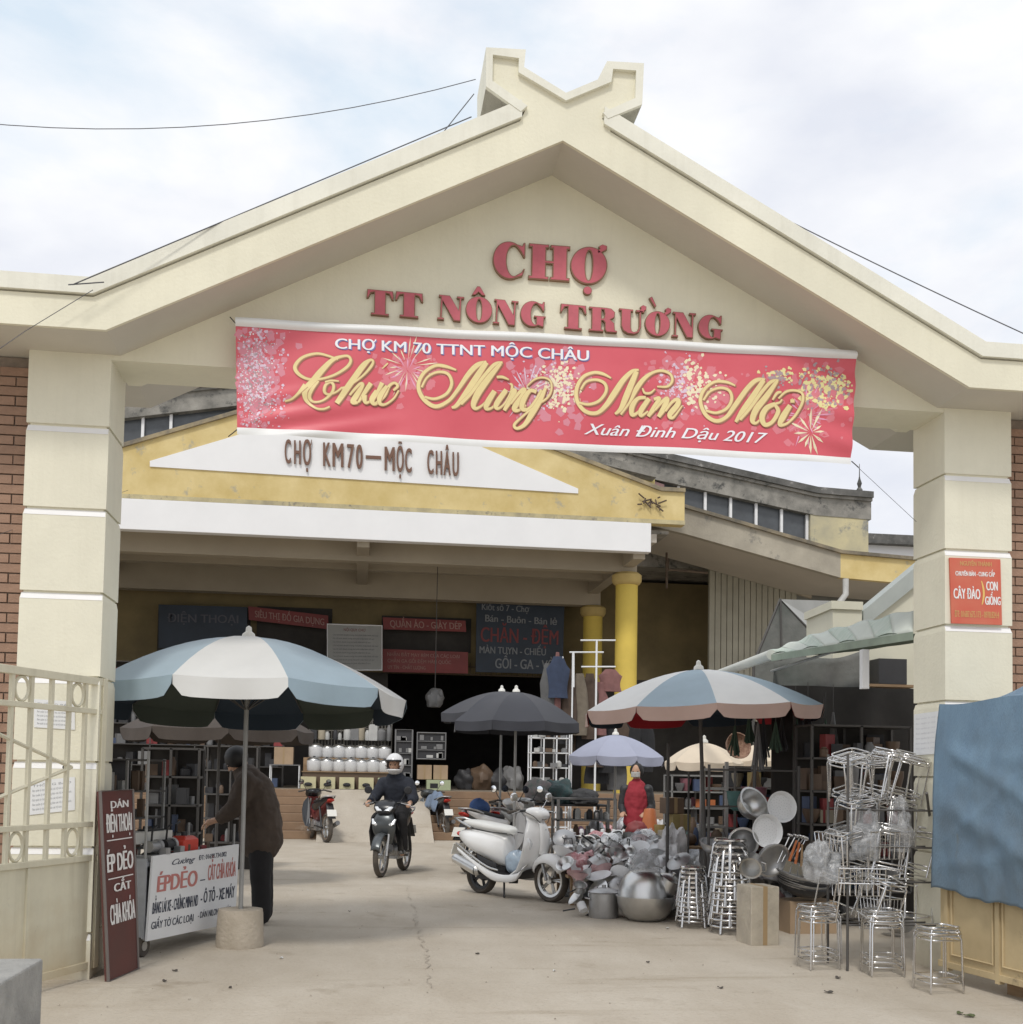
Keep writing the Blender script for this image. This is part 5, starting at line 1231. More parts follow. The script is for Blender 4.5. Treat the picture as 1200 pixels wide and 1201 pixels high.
# cart
A, B = gr(172, 1124), gr(276, 1096)
pc = Plane(A, B); CL = (Vector((B.x, B.y, 0))-Vector((A.x, A.y, 0))).length
ct = thing('vendor_cart', 'white key cutting cart on castors with a lettered front board', 'cart', pc.p, pc.ang())
cartm = mat('cart_galvanised', (.50, .52, .55), .5, .3, var=.2, vs=6); boardw = mat('board_white', (.78, .79, .80), .5, var=.05, vs=3, wear=.72, wearc=(.4, .36, .3), ws=8)
zA0, zA1 = .13, .74
cdp = .50
MB().box(.0, CL, .02, cdp, .16, .20).build('floor_shelf', cartm, ct); MB().box(0, CL, .02, cdp, .68, .71).build('counter', cartm, ct)
MB().box(-.012, 0, .02, cdp, .14, .74).build('side_panel', cartm, ct); MB().box(CL, CL+.012, .02, cdp, .16, .74).build('side_panel', cartm, ct)
MB().box(0, CL, cdp-.01, cdp, .16, .70).build('rear_panel', cartm, ct)
bq = [Vector((-.02, -.012, .755)), Vector((CL+.02, -.012, .775)), Vector((CL+.0, -.012, .18)), Vector((-.04, -.012, .13))]
# front board fitted to the photograph's corners
cor = [pc.sz(177, 1004), pc.sz(278, 990), pc.sz(273.5, 1082), pc.sz(169.5, 1104)]
b = MB(); Q = [(s, -.02, z) for s, z in cor]; b.add(Q+[(s, y+.018, z) for s, y, z in Q], [(0, 3, 2, 1), (4, 5, 6, 7), (0, 1, 5, 4), (1, 2, 6, 5), (2, 3, 7, 6), (3, 0, 4, 7)]); b.build('front_board', boardw, ct)
q = quadfn(*Q); redp = mat('cart_red_print', (.52, .20, .18), .6); blk_ = mat('cart_black_print', (.06, .07, .10), .6)
text_on(q, 'Cường', .20, .46, .86, .93, 'board_lettering', blk_, ct, bold=.02, shear=.5, h=.002); text_on(q, 'ĐT: 01698.734.002', .50, .84, .87, .93, 'board_lettering', blk_, ct, bold=.02, h=.002)
text_on(q, 'ÉPDẺO', .06, .50, .56, .76, 'board_lettering', redp, ct, bold=.05, h=.002); text_on(q, 'CẮT CHÌA KHÓA', .62, .97, .60, .80, 'board_lettering', redp, ct, bold=.05, h=.002)
text_on(q, '–', .53, .59, .56, .72, 'board_lettering', blk_, ct, bold=.03, h=.002)
text_on(q, 'BẰNG LÁI XE - CHỨNG MINH ND', .03, .52, .31, .45, 'board_lettering', blk_, ct, bold=.045, h=.002); text_on(q, '- Ô TÔ - XE MÁY', .55, .97, .33, .48, 'board_lettering', blk_, ct, bold=.05, h=.002)
text_on(q, 'GIẤY TỜ CÁC LOẠI', .03, .48, .13, .22, 'board_lettering', blk_, ct, bold=.03, h=.002); text_on(q, '- DÁN NILON XE MÁY', .53, .93, .15, .23, 'board_lettering', blk_, ct, bold=.02, h=.002)
for x, y in ((.03, .06), (.03, cdp-.06), (CL-.06, .06), (CL-.06, cdp-.06)):
    o = MB().lathe([(.03, -.018), (.075, -.018), (.082, -.008), (.082, .008), (.075, .018), (.03, .018)], 18, (0, 0, 0), Matrix.Rotation(R(90), 3, 'X') ).build('castor', rubber, ct, smooth=40); o.location = (x, y, .083)
    MB().cyl((0, -.022, 0), (0, .022, 0), .035, n=12).build('hub', alud, o)
    MB().box(-.03, .03, -.026, .026, .045, .075).build('fork', rubber if False else alud, o)
for x in (0.0, CL):
    for y in (.04, cdp-.02): MB().cyl((x, y, .7), (x, y, 1.55 if x == 0 else .95), .012, n=6).build('upright', steelp, ct)
# tools and goods on the cart
random.seed(21)
def onc(x, y, z): return pc.p+pc.d*x+Vector((-pc.d.y, pc.d.x, 0))*y+Vector((0, 0, z))
t = thing('tray', 'long white tray lying across the cart top', 'tray', onc(.02, .14, .84), pc.ang()); MB().box(0, .52, 0, .20, 0, .09).build('box', mat('offwhite_box', (.62, .61, .57), .6, var=.1), t, bevel=.006); MB().box(.22, .44, .03, .13, .092, .104).build('tablet', blackp, t)
MB().box(.02, .06, .05, .15, -.13, 0).build('foot', blackp, t); MB().box(.44, .48, .05, .15, -.13, 0).build('foot', blackp, t)
t = thing('jerrycan', 'small red plastic can on the right of the cart top', 'can', onc(.68, .12, .71), pc.ang()); MB().loft([[(x*.115+.0, y*.07, z) for x, y in ((-1, -1), (1, -1), (1, 1), (-1, 1))] for z in (0, .14)]+[[(x*.07, y*.05, .17) for x, y in ((-1, -1), (1, -1), (1, 1), (-1, 1))]]).build('body', mat('red_plastic', (.62, .06, .035), .4), t, bevel=.012); MB().cyl((.0, 0, .17), (0, 0, .20), .025, n=10).build('cap', blackp, t)
def keymachine(label, x, y, m, rz=0):
    t = thing('key_machine', label, 'machine', onc(x, y, .71), pc.ang()+rz)
    MB().box(-.10, .10, -.08, .08, 0, .05).build('base', m, t, bevel=.006); MB().cyl((-.06, 0, .11), (.05, 0, .11), .045, n=14).build('motor', m, t, smooth=40)
    MB().cyl((.05, 0, .11), (.08, 0, .11), .055, n=16).build('grinding_wheel', alud, t); MB().tube([(-.02, 0, .15), (-.04, -.02, .25), (.02, -.02, .27)], .009, 6).build('handle', blackp, t); MB().box(.03, .09, -.10, -.04, .05, .10).build('clamp', alud, t)
    return t
keymachine('black key grinding machine in front of the red can', .40, .10, blackp); keymachine('grey key grinding machine at the left end of the cart', .16, .08, alud); keymachine('dark key grinding machine near the umbrella pole', .86, .30, mat('green_machine', (.07, .10, .09), .5))
pal = [mat('goods_'+k, c, .55, var=.15, vs=9) for k, c in dict(red=(.26, .04, .04), white=(.50, .50, .48), blue=(.07, .10, .18), dark=(.035, .035, .038), brown=(.13, .085, .055), grey=(.20, .20, .20), green=(.06, .12, .08), yellow=(.30, .23, .09), pink=(.34, .14, .17), teal=(.08, .19, .18), orange=(.48, .15, .05), cream=(.40, .35, .26)).items()]
PC = dict(zip(('red', 'white', 'blue', 'dark', 'brown', 'grey', 'green', 'yellow', 'pink', 'teal', 'orange', 'cream'), pal))
bx_mesh = {}
def small_box(m, sx, sy, sz):
    return MB().box(-sx/2, sx/2, -sy/2, sy/2, 0, sz)
random.seed(31)
for k in range(16):
    x = .06+.065*k; m = random.choice([PC['dark'], alud, PC['red'], PC['grey'], chrome, PC['dark'], PC['brown']]); h_ = random.uniform(.03, .12); b = MB()
    if k % 3 == 0: b.cyl((0, 0, 0), (0, 0, h_), .022, n=10)
    elif k % 3 == 1: b.box(-.03, .03, -.02, .02, 0, h_)
    else: b.tube([(-.04, 0, .01), (0, .02, .03), (.05, 0, .012)], .010, 6)
    o = b.build('tool', m, None, smooth=40); o.location = onc(x, random.uniform(.03, .12) if k % 2 else random.uniform(.36, .46), .711); o.rotation_euler = (0, 0, random.uniform(0, 3)); tag(o, f'{ORD[k]} small tool or tin from the left on the cart top', 'tool', 'small tools on the cart top')
# glass fronted display case behind the cart
t = thing('display_case', 'dark display case of small accessories at the back of the cart', 'display case', onc(-.02, .55, 0), pc.ang())
for z in (.75, 1.0, 1.22, 1.48): MB().box(0, 1.1, 0, .35, z, z+.015).build('shelf', darkpole, t)
for x in (0, .53, 1.08): MB().box(x, x+.02, 0, .02, 0, 1.5).build('post', steelp, t); MB().box(x, x+.02, .33, .35, 0, 1.5).build('post', steelp, t)
MB().box(0, 1.1, .34, .35, .7, 1.5).build('back', blackp, t)
random.seed(5)
for z in (.765, 1.015, 1.235):
    for k in range(13):
        x = .04+.08*k+random.uniform(-.01, .01); m = random.choice([PC['dark'], PC['grey'], PC['dark'], PC['red'], PC['white'], PC['brown'], alud, PC['dark']])
        h = random.uniform(.04, .17); o = small_box(m, .055, .05, h).build('accessory', m, t); o.location = (x, random.uniform(.05, .20), z); o.rotation_euler = (0, 0, random.uniform(-.5, .5))
# maroon leaning board
P = [gr(127, 1152), gr(162, 1137)]; dirv = (P[1]-P[0]); TLp = atX(117.5, 928, P[0].x-.055); TRp = atX(155, 926, P[1].x-.055)
bl_, br_ = P[0]+Vector((0, 0, .005)), P[1]+Vector((0, 0, .005))
TLp = CAM+ray(117.5, 928)*((P[0].y+.02-CAM.y)/ray(117.5, 928).y); TRp = CAM+ray(155.5, 926)*((P[1].y+.02-CAM.y)/ray(155.5, 926).y)
mar = mat('maroon_board', (.085, .035, .030), .55, c2=(.13, .035, .03), vs=1.5); mfr = mat('board_frame', (.17, .15, .14), .6, .3)
t = thing('sandwich_board', 'tall maroon lettered board leaning against the open gate leaf', 'sign board')
n = (TRp-TLp).cross(bl_-TLp).normalized(); n = n if n.y > 0 else -n
b = MB(); Q = [TLp, TRp, br_, bl_]; b.add(Q+[p+n*.025 for p in Q], [(0, 3, 2, 1), (4, 5, 6, 7), (0, 1, 5, 4), (1, 2, 6, 5), (2, 3, 7, 6), (3, 0, 4, 7)]); b.build('board', mar, t)
MB().tube(Q, .012, 6, closed=True).build('frame', mfr, t)
q = quadfn(*Q)
for tx, u0, u1, v0, v1, bo in (('DÁN', .28, .84, .905, .945, .04), ('ĐIỆN THOẠI', .12, .93, .775, .875, .06), ('ÉP DẺO', .10, .94, .565, .665, .06), ('CẮT', .28, .84, .455, .50, .05), ('CHÌA KHÓA', .13, .95, .285, .395, .06)):
    text_on(q, tx, u0, u1, v0, v1, 'board_lettering', wp, t, bold=bo, h=.003)
for v in (.73, .525): 
    b = MB(); b.add([q(.12, v, .003), q(.92, v, .003), q(.92, v+.006, .003), q(.12, v+.006, .003)], [(0, 1, 2, 3)]); b.build('ruled_line', wp, t)

# vendor bending over the cart
jb = mat('brown_jacket', (.075, .055, .042), .9, var=.2, vs=6); tb = mat('black_trousers', (.018, .017, .018), .9, var=.2, vs=6); hairm = mat('black_hair', (.012, .011, .011), .55)
t = thing('person', 'person in dark brown jacket and black trousers bending over the cart', 'person', gr(300, 1083), 0)
# local: -x towards the cart (left), y deeper
b = MB(); limbs(b, [(0, 0, .86, (.13, .10)), (-.01, 0, 1.02, (.12, .09)), (-.07, 0, 1.24, (.14, .09)), (-.13, 0, 1.36, (.10, .07)), (-.17, 0, 1.42, .052), (-.20, 0, 1.47, .06)])
for s in (-1, 1):
    limbs(b, [(.01, s*.09, .82, .085), (.03, s*.11, .47, .055), (.05, s*.12, .10, .040), (-.02, s*.13, .04, .036), (-.10, s*.14, .03, .03)])
    limbs(b, [(-.13, s*.16, 1.32, .055), (-.20, s*.22, 1.08, .044), (-.36, s*.16, .96, .032)]); hand(b, (-.37, s*.16, .955), (-1, 0, -.3), (0, -s, 0), (0, 0, 1), .6)
fuse(b, 'body', skin, t, .009, 3)
b = MB(); limbs(b, [(.03, 0, .77, (.24, .20)), (.02, 0, .90, (.23, .20)), (.0, 0, 1.06, (.22, .19)), (-.05, 0, 1.24, (.22, .175)), (-.11, 0, 1.34, (.17, .13)), (-.16, 0, 1.40, .085)])
for s in (-1, 1): limbs(b, [(-.11, s*.16, 1.31, .105), (-.19, s*.23, 1.08, .085), (-.32, s*.17, .98, .062)])
fuse(b, 'jacket', jb, t, .012, 5, .035)
b = MB(); capsule(b, (.02, 0, .84), (.03, 0, .76), (.185, .145), (.19, .15))
for s in (-1, 1): limbs(b, [(.03, s*.09, .76, .12), (.04, s*.11, .47, .098), (.06, s*.12, .15, .088), (.06, s*.12, .09, .085)])
fuse(b, 'trousers', tb, t, .012, 6, .012)
h, P_ = head_mesh((-.215, 0, 1.50), (-1, 0, -.9), skin, t); MB().ball(P_(-.02, 0, .03), .112, 14, 10).build('hair', hairm, t, smooth=60)
for s in (-1, 1):
    MB().ball((-.02, s*.13, .045), .055, 12, 8, (2.1, .85, .75)).build('shoe', mat('pink_shoe', (.42, .24, .22), .7) if s < 0 else blackp, t, smooth=60)

# ------------------------------------------------------------------ rider on black motorbike
def heading(p_rear, p_front): return math.atan2(p_front.y-p_rear.y, p_front.x-p_rear.x)
bblack = mat('bike_black', (.022, .023, .026), .28, .2, spec=.7); bgrey = mat('bike_dark_grey', (.10, .11, .115), .30, .4)
pf, prr = gr(436, 1032), gr(482, 1018); mid = (pf+prr)/2
bk = underbone('black motorbike with twin headlights, ridden towards the gate', bblack, bgrey, mid, heading(prr, pf), scale=.98)
jn = mat('navy_jacket', (.020, .024, .036), .85, var=.2, vs=5)
t = thing('person', 'rider in dark jacket and white helmet on the black motorbike', 'person', mid, heading(prr, pf)); t.scale = (.98,)*3
b = MB(); limbs(b, [(-.14, 0, .90, (.12, .10)), (-.13, 0, 1.08, (.12, .09)), (-.09, 0, 1.26, (.14, .09)), (-.05, 0, 1.37, (.10, .07)), (-.02, 0, 1.44, .055), (.0, 0, 1.52, .06)])
for s in (-1, 1):
    limbs(b, [(-.08, s*.10, .88, .08), (.24, s*.17, .78, .062), (.10, s*.17, .44, .046), (.06, s*.17, .33, .036), (.18, s*.18, .30, .033)])
    limbs(b, [(-.07, s*.17, 1.29, .055), (.02, s*.28, 1.08, .042), (.21, s*.30, 1.03, .032)]); hand(b, (.22, s*.30, 1.03), (.9, 0, -.15), (0, -s, 0), (0, 0, 1), .9)
fuse(b, 'body', skin, t, .009, 3)
b = MB(); limbs(b, [(-.15, 0, .88, (.19, .15)), (-.14, 0, 1.08, (.19, .14)), (-.09, 0, 1.25, (.21, .14)), (-.05, 0, 1.36, (.15, .11)), (-.02, 0, 1.42, .085)])
for s in (-1, 1): limbs(b, [(-.07, s*.18, 1.29, .098), (.02, s*.29, 1.08, .080), (.17, s*.30, 1.035, .058)])
fuse(b, 'jacket', jn, t, .012, 6, .02)
b = MB(); capsule(b, (-.15, -.0, .88), (-.05, 0, .88), (.17, .12), (.16, .11))
for s in (-1, 1): limbs(b, [(-.06, s*.10, .88, .11), (.24, s*.175, .79, .092), (.12, s*.17, .46, .078), (.09, s*.17, .38, .075)])
fuse(b, 'trousers', tb, t, .012, 6, .012)
for s in (-1, 1): MB().ball((.14, s*.18, .32), .05, 12, 8, (2.2, .85, .8)).build('shoe', PC['grey'], t, smooth=60)
head_mesh((.03, 0, 1.555), (1, 0, -.1), skin, t)
helm = mat('helmet_white', (.72, .72, .72), .22); 
def hz_(u, v):
    a = R(-180+360*u); th = R(2+158*v); x, y, z = math.sin(th)*math.cos(a), math.sin(th)*math.sin(a), math.cos(th)
    return (.02+.150*x*(1+.06*(z < 0)), .125*y, 1.57+.150*z)
b = MB(); nu, nv = 40, 28; g_ = MB().grid(hz_, nu, nv)
fs = []
for f in g_.f:
    cx_ = sum(g_.v[i][0] for i in f)/4; cy_ = sum(g_.v[i][1] for i in f)/4; cz_ = sum(g_.v[i][2] for i in f)/4
    if cx_ > .06 and 1.495 < cz_ < 1.610 and abs(cy_) < .105: continue
    fs.append(f)
b.v = g_.v; b.f = fs; hm = b.build('helmet', helm, t, smooth=60, solid=.02)
MB().grid(lambda u, v: (.02+.158*math.cos(R(-62+124*u)), .132*math.sin(R(-62+124*u)), 1.605+.028*v), 14, 2).build('visor_edge', blackp, hm, smooth=50, solid=.006)

# parked bikes further back
bred = mat('bike_dark_red', (.16, .03, .03), .35, .2)
pf, prr = gr(362, 972), gr(381, 988); mid = (pf+prr)/2
underbone('dark parked motorbike seen from behind, left of the rider', bblack, bred, Vector((prr.x-.15, prr.y+.5, 0)), heading(prr, Vector((prr.x-.32, prr.y+1, 0))))
prr = gr(517, 985)
b2 = underbone('parked motorbike with blue grey cloth over it, right behind the rider', bgrey, bblack, Vector((prr.x-.12, prr.y+.55, 0)), heading(prr, Vector((prr.x-.28, prr.y+1, 0))))
cm = mat('blue_grey_cloth', (.20, .26, .36), .9, var=.2, vs=6)
b = MB().grid(lambda u, v: (-.55+.8*u, (v-.5)*.34*(1+.1*math.sin(u*7)), .93+.10*math.sin(u*PI)-(abs(v-.5)*2)**2*.34+.02*math.sin(u*15+v*9)), 24, 16).build('cloth', cm, None, smooth=60, solid=.01)
tag(b, 'blue grey cloth spread over the motorbike seat behind the rider', 'cloth'); b.location = b2.location; b.rotation_euler = b2.rotation_euler
# white scooter
swhite2 = mat('scooter_white', (.82, .82, .81), .22, var=.04, vs=3, spec=.6); seatw = mat('scooter_seat_cream', (.66, .66, .63), .45, var=.05)
pf, prr = gr(646, 1058), gr(560, 1047)
mid = (pf+prr)/2; hd = heading(prr, pf)
scooter('white retro scooter parked beside the pots in the middle of the yard', swhite2, mid, hd, seatw, scale=(pf-prr).length/1.25)
b = MB(); random.seed(9)
def bagf(u, v):
    a = 2*PI*u; th = PI*v; r = .13*(1+.25*mnoise.noise(Vector((math.cos(a)*1.5, math.sin(a)*1.5, v*3)))); return (r*1.2*math.sin(th)*math.cos(a), r*.8*math.sin(th)*math.sin(a), .13+r*math.cos(th))
o = MB().grid(bagf, 20, 14).build('plastic_bag', mat('blue_clear_bag', (.42, .52, .62), .3, var=.3, vs=10, spec=.8), None, smooth=60); tag(o, 'pale blue plastic bag on the footboard of the white scooter', 'bag')
o.location = mid+Vector((math.cos(hd)*.08, math.sin(hd)*.08, .28))
# two more bikes behind it
silver = mat('bike_silver', (.55, .56, .56), .3, .4); seatg = mat('seat_grey', (.16, .16, .16), .6)
p = gr(607, 1020); underbone('silver motorbike with grey seat behind the white scooter', silver, swhite2, Vector((p.x, p.y+.4, 0)), R(62), seatm=seatg)
p = gr(575, 1024); underbone('motorbike with white tail left of the silver one behind the scooter', swhite2, bgrey, Vector((p.x+.12, p.y+.35, 0)), R(48))
o = MB().grid(bagf, 18, 12).build('bag', mat('blue_fabric_bag', (.04, .09, .24), .7, var=.3), None, smooth=60); tag(o, 'dark blue bag on the tail of the white tailed motorbike', 'bag'); q = at(563, 936, p.y+.2); o.location = Vector((q.x, q.y, .80))
# ------------------------------------------------------------------ right and middle stalls
RB = R(18)
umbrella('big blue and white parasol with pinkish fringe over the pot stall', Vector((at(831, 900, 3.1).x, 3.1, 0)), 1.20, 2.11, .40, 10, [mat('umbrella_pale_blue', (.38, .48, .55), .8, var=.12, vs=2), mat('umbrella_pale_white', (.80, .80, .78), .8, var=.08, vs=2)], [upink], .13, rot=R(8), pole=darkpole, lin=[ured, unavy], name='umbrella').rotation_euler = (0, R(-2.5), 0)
p = at(605, 846, 8.0); umbrella('front one of two black parasols before the hall steps', Vector((p.x, 8.0, 0)), .93, 2.15, .44, 8, [ublack], [ublack], .13, rot=.3, scal=False, lin=[ublack])
p = at(588, 846, 9.6); umbrella('rear black parasol partly hidden by the front one', Vector((p.x, 9.6, 0)), .95, 2.35, .36, 8, [ublack], [ublack], .13, rot=.1, scal=False, lin=[ublack])
p = at(722, 870, 9.0); umbrella('small lavender parasol beside the red clad woman', Vector((p.x, 9.0, 0)), .76, 1.72, .33, 8, [ulav], [ulav], .13, rot=.2, lin=[ulav])
p = at(826, 870, 6.2); umbrella('cream parasol low behind the big fringed one', Vector((p.x, 6.2, 0)), .50, 1.62, .25, 8, [ucream], [ucream], .10, rot=.5, lin=[ucream])
p = at(890, 870, 6.6); umbrella('second cream parasol, right of the other cream one', Vector((p.x, 6.6, 0)), .36, 1.66, .22, 8, [ucream], [ucream], .10, rot=.2, lin=[ucream])

# cooking ware builders -------------------------------------------------
def pot_mesh(r, h, m=alu, lid=True):
    b = MB(); b.lathe([(0, 0), (r*.96, 0), (r, .02), (r, h), (r+.012, h+.004), (r+.008, h-.004), (r-.006, h-.006), (r-.008, .02), (0, .015)], 24)
    return b
def add_pot(label, loc, r, h, m=alu, lid=True, rot=None, group=None, cat='pot', name='pot', handles=True):
    t = thing(name, label, cat, loc, 0, group)
    if rot: t.rotation_euler = rot
    pot_mesh(r, h).build('body', m, t, smooth=40)
    if lid: MB().lathe([(r+.012, h+.006), (r*.8, h+.03), (r*.3, h+.048), (.02, h+.05), (.022, h+.075), (0, h+.08)], 24).build('lid', m, t, smooth=50)
    if handles:
        for s in (-1, 1): MB().tube([(s*r, -.045, h*.75), (s*(r+.04), -.035, h*.78), (s*(r+.04), .035, h*.78), (s*r, .045, h*.75)], .007, 6).build('handle', m, t, smooth=50)
    return t
def add_bowl(label, loc, r, h, m=alu, rot=None, group=None, name='basin', cat='basin', rim=.012):
    t = thing(name, label, cat, loc, 0, group)
    if rot: t.rotation_euler = rot
    pr = [(0, 0), (r*.35, .0)]+[(r*(.35+.65*math.sin(PI/2*q)), h*(1-math.cos(PI/2*q))) for q in (.2, .4, .6, .8, 1.0)]
    inn = [(max(a-.008, 0), z+.006) for a, z in pr[::-1]]
    MB().lathe(pr+[(r+rim, h+.002), (r+rim, h+.008)]+inn, 28).build('bowl', m, t, smooth=40)
    return t
def add_disc(label, loc, r, rot, m, group=None):
    t = thing('colander', label, 'colander', loc, 0, group); t.rotation_euler = rot
    MB().lathe([(0, 0), (r*.9, .0), (r, .03), (r+.012, .05), (r+.012, .055), (r-.004, .045), (r*.88, .012), (0, .010)], 28).build('dish', m, t, smooth=40)
    random.seed(3); b = MB()
    for k in range(60):
        a = k*2.4; q = r*.85*math.sqrt(k/60); b.cyl((q*math.cos(a), q*math.sin(a), .0095), (q*math.cos(a), q*math.sin(a), .0120), .0035, n=5)
    o = b.build('holes', mat('pale_hole', (.52, .53, .54), .6), t); o['kind'] = 'stuff'
    return t
whiteen = mat('white_enamel', (.78, .79, .80), .35, var=.05)
cling = mat('clear_wrap', (.52, .53, .54), .22, var=.3, vs=12, spec=.9, alpha=.42, bump=.6, bs=25)
clingw = mat('cloudy_wrap', (.58, .59, .60), .3, var=.25, vs=8, spec=.8, alpha=.80, bump=.7, bs=20)
# foreground pots, left of the stool stacks
g0 = gr(708, 1076); add_pot('squat aluminium pot standing left of the large round cauldron', g0, .15, .25, alud, rot=None)
for k in range(3):
    b = MB().cyl((-.03-.05*k, -.10, .30+.02*k), (.16-.03*k, .04, .23+.02*k), .012, n=8)
g1 = gr(757, 1080); add_bowl('large round aluminium cauldron on the ground', g1, .285, .24, alu)
add_bowl('upturned aluminium bowl resting in the large cauldron', Vector((g1.x-.02, g1.y+.02, .50)), .25, .27, alu, rot=(PI, 0, 0))
add_pot('small shiny pot wrapped beside the upturned bowl', Vector((g1.x+.17, g1.y-.02, .26)), .11, .17, alu, rot=(R(12), R(25), 0))
# crumpled wrapping
def crumple(label, c, sz, m, seed, name='plastic_bag', cat='bag', amp=.28, fr=3.0, group=None, nn=(26, 18)):
    def f(u, v):
        a = 2*PI*u; th = PI*v; d = Vector((math.cos(a)*math.sin(th), math.sin(a)*math.sin(th), math.cos(th)))
        q = 1+amp*mnoise.noise(d*1.6+Vector((seed*3.1, 0, 0)))+amp*.45*(.35-abs(mnoise.noise(d*2.4+Vector((0, seed*1.7, 0)))))+amp*.10*(.3-abs(mnoise.noise(d*6.2+Vector((0, 0, seed)))))
        z = d.z*q; z = max(z, -.72)
        return (sz[0]*d.x*q, sz[1]*d.y*q, sz[2]*(z+.72))
    o = MB().grid(f, *nn).build(name, m, None, smooth=35); o.location = c; o.rotation_euler = (0, 0, seed*1.3)
    tag(o, label, cat, group); return o
crumple('crumpled clear wrapping heaped over the cauldron', Vector((g1.x+.03, g1.y+.12, .20)), (.27, .16, .27), cling, 1)
# stacks of round steel stools -----------------------------------------
def ring_stool(rs=.15, h=.36):
    pass
def round_stool(label, loc, rt, rb, h, group, rz=0, n=None):
    t = thing('stool', label, 'stool', loc, rz, group)
    MB().lathe([(0, h-.004), (rt*.92, h-.002), (rt, h-.012), (rt, h-.026), (rt*.93, h-.03), (0, h-.028)], 22).build('seat', chrome, t, smooth=40)
    for k in range(4):
        a = PI/2*k+.6; c, s = math.cos(a), math.sin(a)
        MB().tube([(c*rt*.72, s*rt*.72, h-.03), (c*rt*.95, s*rt*.95, h-.06), (c*rb, s*rb, .012)], .011, 6).build('leg', chrome, t, smooth=60)
    MB().tube([(rb*.93*math.cos(a), rb*.93*math.sin(a), .07) for a in np.linspace(0, 2*PI, 25)[:-1]], .009, 6, closed=True).build('foot_ring', chrome, t, smooth=60)
    return t
g = gr(812, 1088); r0 = round_stool('lowest round steel stool in the left stack beside the cauldron', g, .125, .155, .36, 'round steel stools in two nested stacks')
for k in range(1, 6): dup(r0, g+Vector((.003*math.sin(k*4), 0, .045*k)), k*.5, label=f'{ORD[k]} round steel stool from the bottom of the left nested stack')
g = gr(856, 1095); gp = g
for k in range(9):
    r1_ = dup(r0, g+Vector((.004*math.sin(k*3), 0, .062*k)), k*.45+.2, label=f'{ORD[k]} round steel stool from the bottom of the taller right nested stack', scale=(1.22, 1.22, 1.05))
# wire-framed square stools ---------------------------------------------
def rrect(w, d, r, z, n=4):
    o = []
    for cx_, cy_, a0 in ((w/2-r, d/2-r, 0), (-w/2+r, d/2-r, 90), (-w/2+r, -d/2+r, 180), (w/2-r, -d/2+r, 270)):
        for i in range(n+1): a = R(a0+90*i/n); o.append((cx_+r*math.cos(a), cy_+r*math.sin(a), z))
    return o
def wire_stool(label, loc, rz, group, h=.40, w=.245):
    t = thing('stool', label, 'stool', loc, rz, group)
    MB().tube(rrect(w, w*.86, .05, h), .0068, 6, closed=True).build('seat_frame', chrome, t, smooth=60)
    b = MB(); b.tube(rrect(w*.96, w*.82, .05, h-.045), .006, 6, closed=True)
    for k in range(3): y = (k-1)*.07; b.cyl((-w*.46, y, h-.02), (w*.46, y, h-.02), .005, n=5)
    b.build('seat_grid', chrome, t, smooth=60)
    for sx in (-1, 1):
        for sy in (-1, 1): MB().tube([(sx*w*.40, sy*w*.34, h-.005), (sx*w*.46, sy*w*.40, h-.04), (sx*w*.49, sy*w*.44, .01)], .0066, 6).build('leg', chrome, t, smooth=60)
    MB().tube(rrect(w*.98, w*.86, .05, .07), .006, 6, closed=True).build('foot_frame', chrome, t, smooth=60)
    return t
GS = 'square chrome wire stools piled by the right pillar'
w0 = None
piles = [(960, 1136, [(0, 0, .1), (.02, .02, .15), (.0, .04, .2)], 'leftmost ground stack', 0.0, 0),
         (1036, 1144, [(0, 0, -.1), (.0, .03, -.12), (.02, .05, -.05)], 'middle ground stack', 0, 0),
         (1101, 1163, [(0, 0, .05), (.01, .03, .1)], 'rightmost ground stack', 0, 0)]
for px, py, sub, nm, _, _ in piles:
    g = gr(px, py)
    for k, (dx, dy, rr_) in enumerate(sub):
        loc = g+Vector((dx, dy, .035*k)); lb = f'{ORD[k]} chrome wire stool from the bottom of the {nm}'
        if w0 is None: w0 = wire_stool(lb, loc, rr_, GS)
        else: dup(w0, loc, rr_, label=lb)
random.seed(12)
g = gr(1036, 1144)
tops = [(1030, .52, .02, 'tilted chrome stool lying on the middle ground stack', (R(20), R(6), .4), .05), (1000, .86, .18, 'chrome stool leaning against the cardboard box', (R(8), R(-12), .3), .1),
        (1046, .86, .16, 'chrome stool standing third level up beside the pillar', (R(-6), R(10), -.3), .1), (1090, .82, .20, 'chrome stool hanging nearest to the tarpaulin', (R(5), R(18), .5), .1),
        (1010, 1.10, .22, 'upper chrome stool left of the pillar, legs outwards', (R(12), R(-8), .2), .1), (1055, 1.08, .26, 'upper chrome stool against the pillar edge', (R(-10), R(12), .1), .1),
        (1005, 1.42, .28, 'topmost left chrome stool of the pile', (R(10), R(-15), .25), .1), (1022, 1.40, .32, 'second from the left in the topmost row of chrome stools', (R(14), R(-4), .1), .1),
        (1043, 1.44, .28, 'third from the left in the topmost row of chrome stools', (R(6), R(8), .3), .1), (1065, 1.42, .30, 'topmost right chrome stool, touching the pillar', (R(8), R(12), -.2), .1),
        (985, .55, .25, 'low chrome stool above the leftmost ground stack', (R(15), R(-6), .5), .1), (1075, .50, .20, 'low chrome stool between middle and rightmost ground stacks', (R(-12), R(10), .1), .1)]
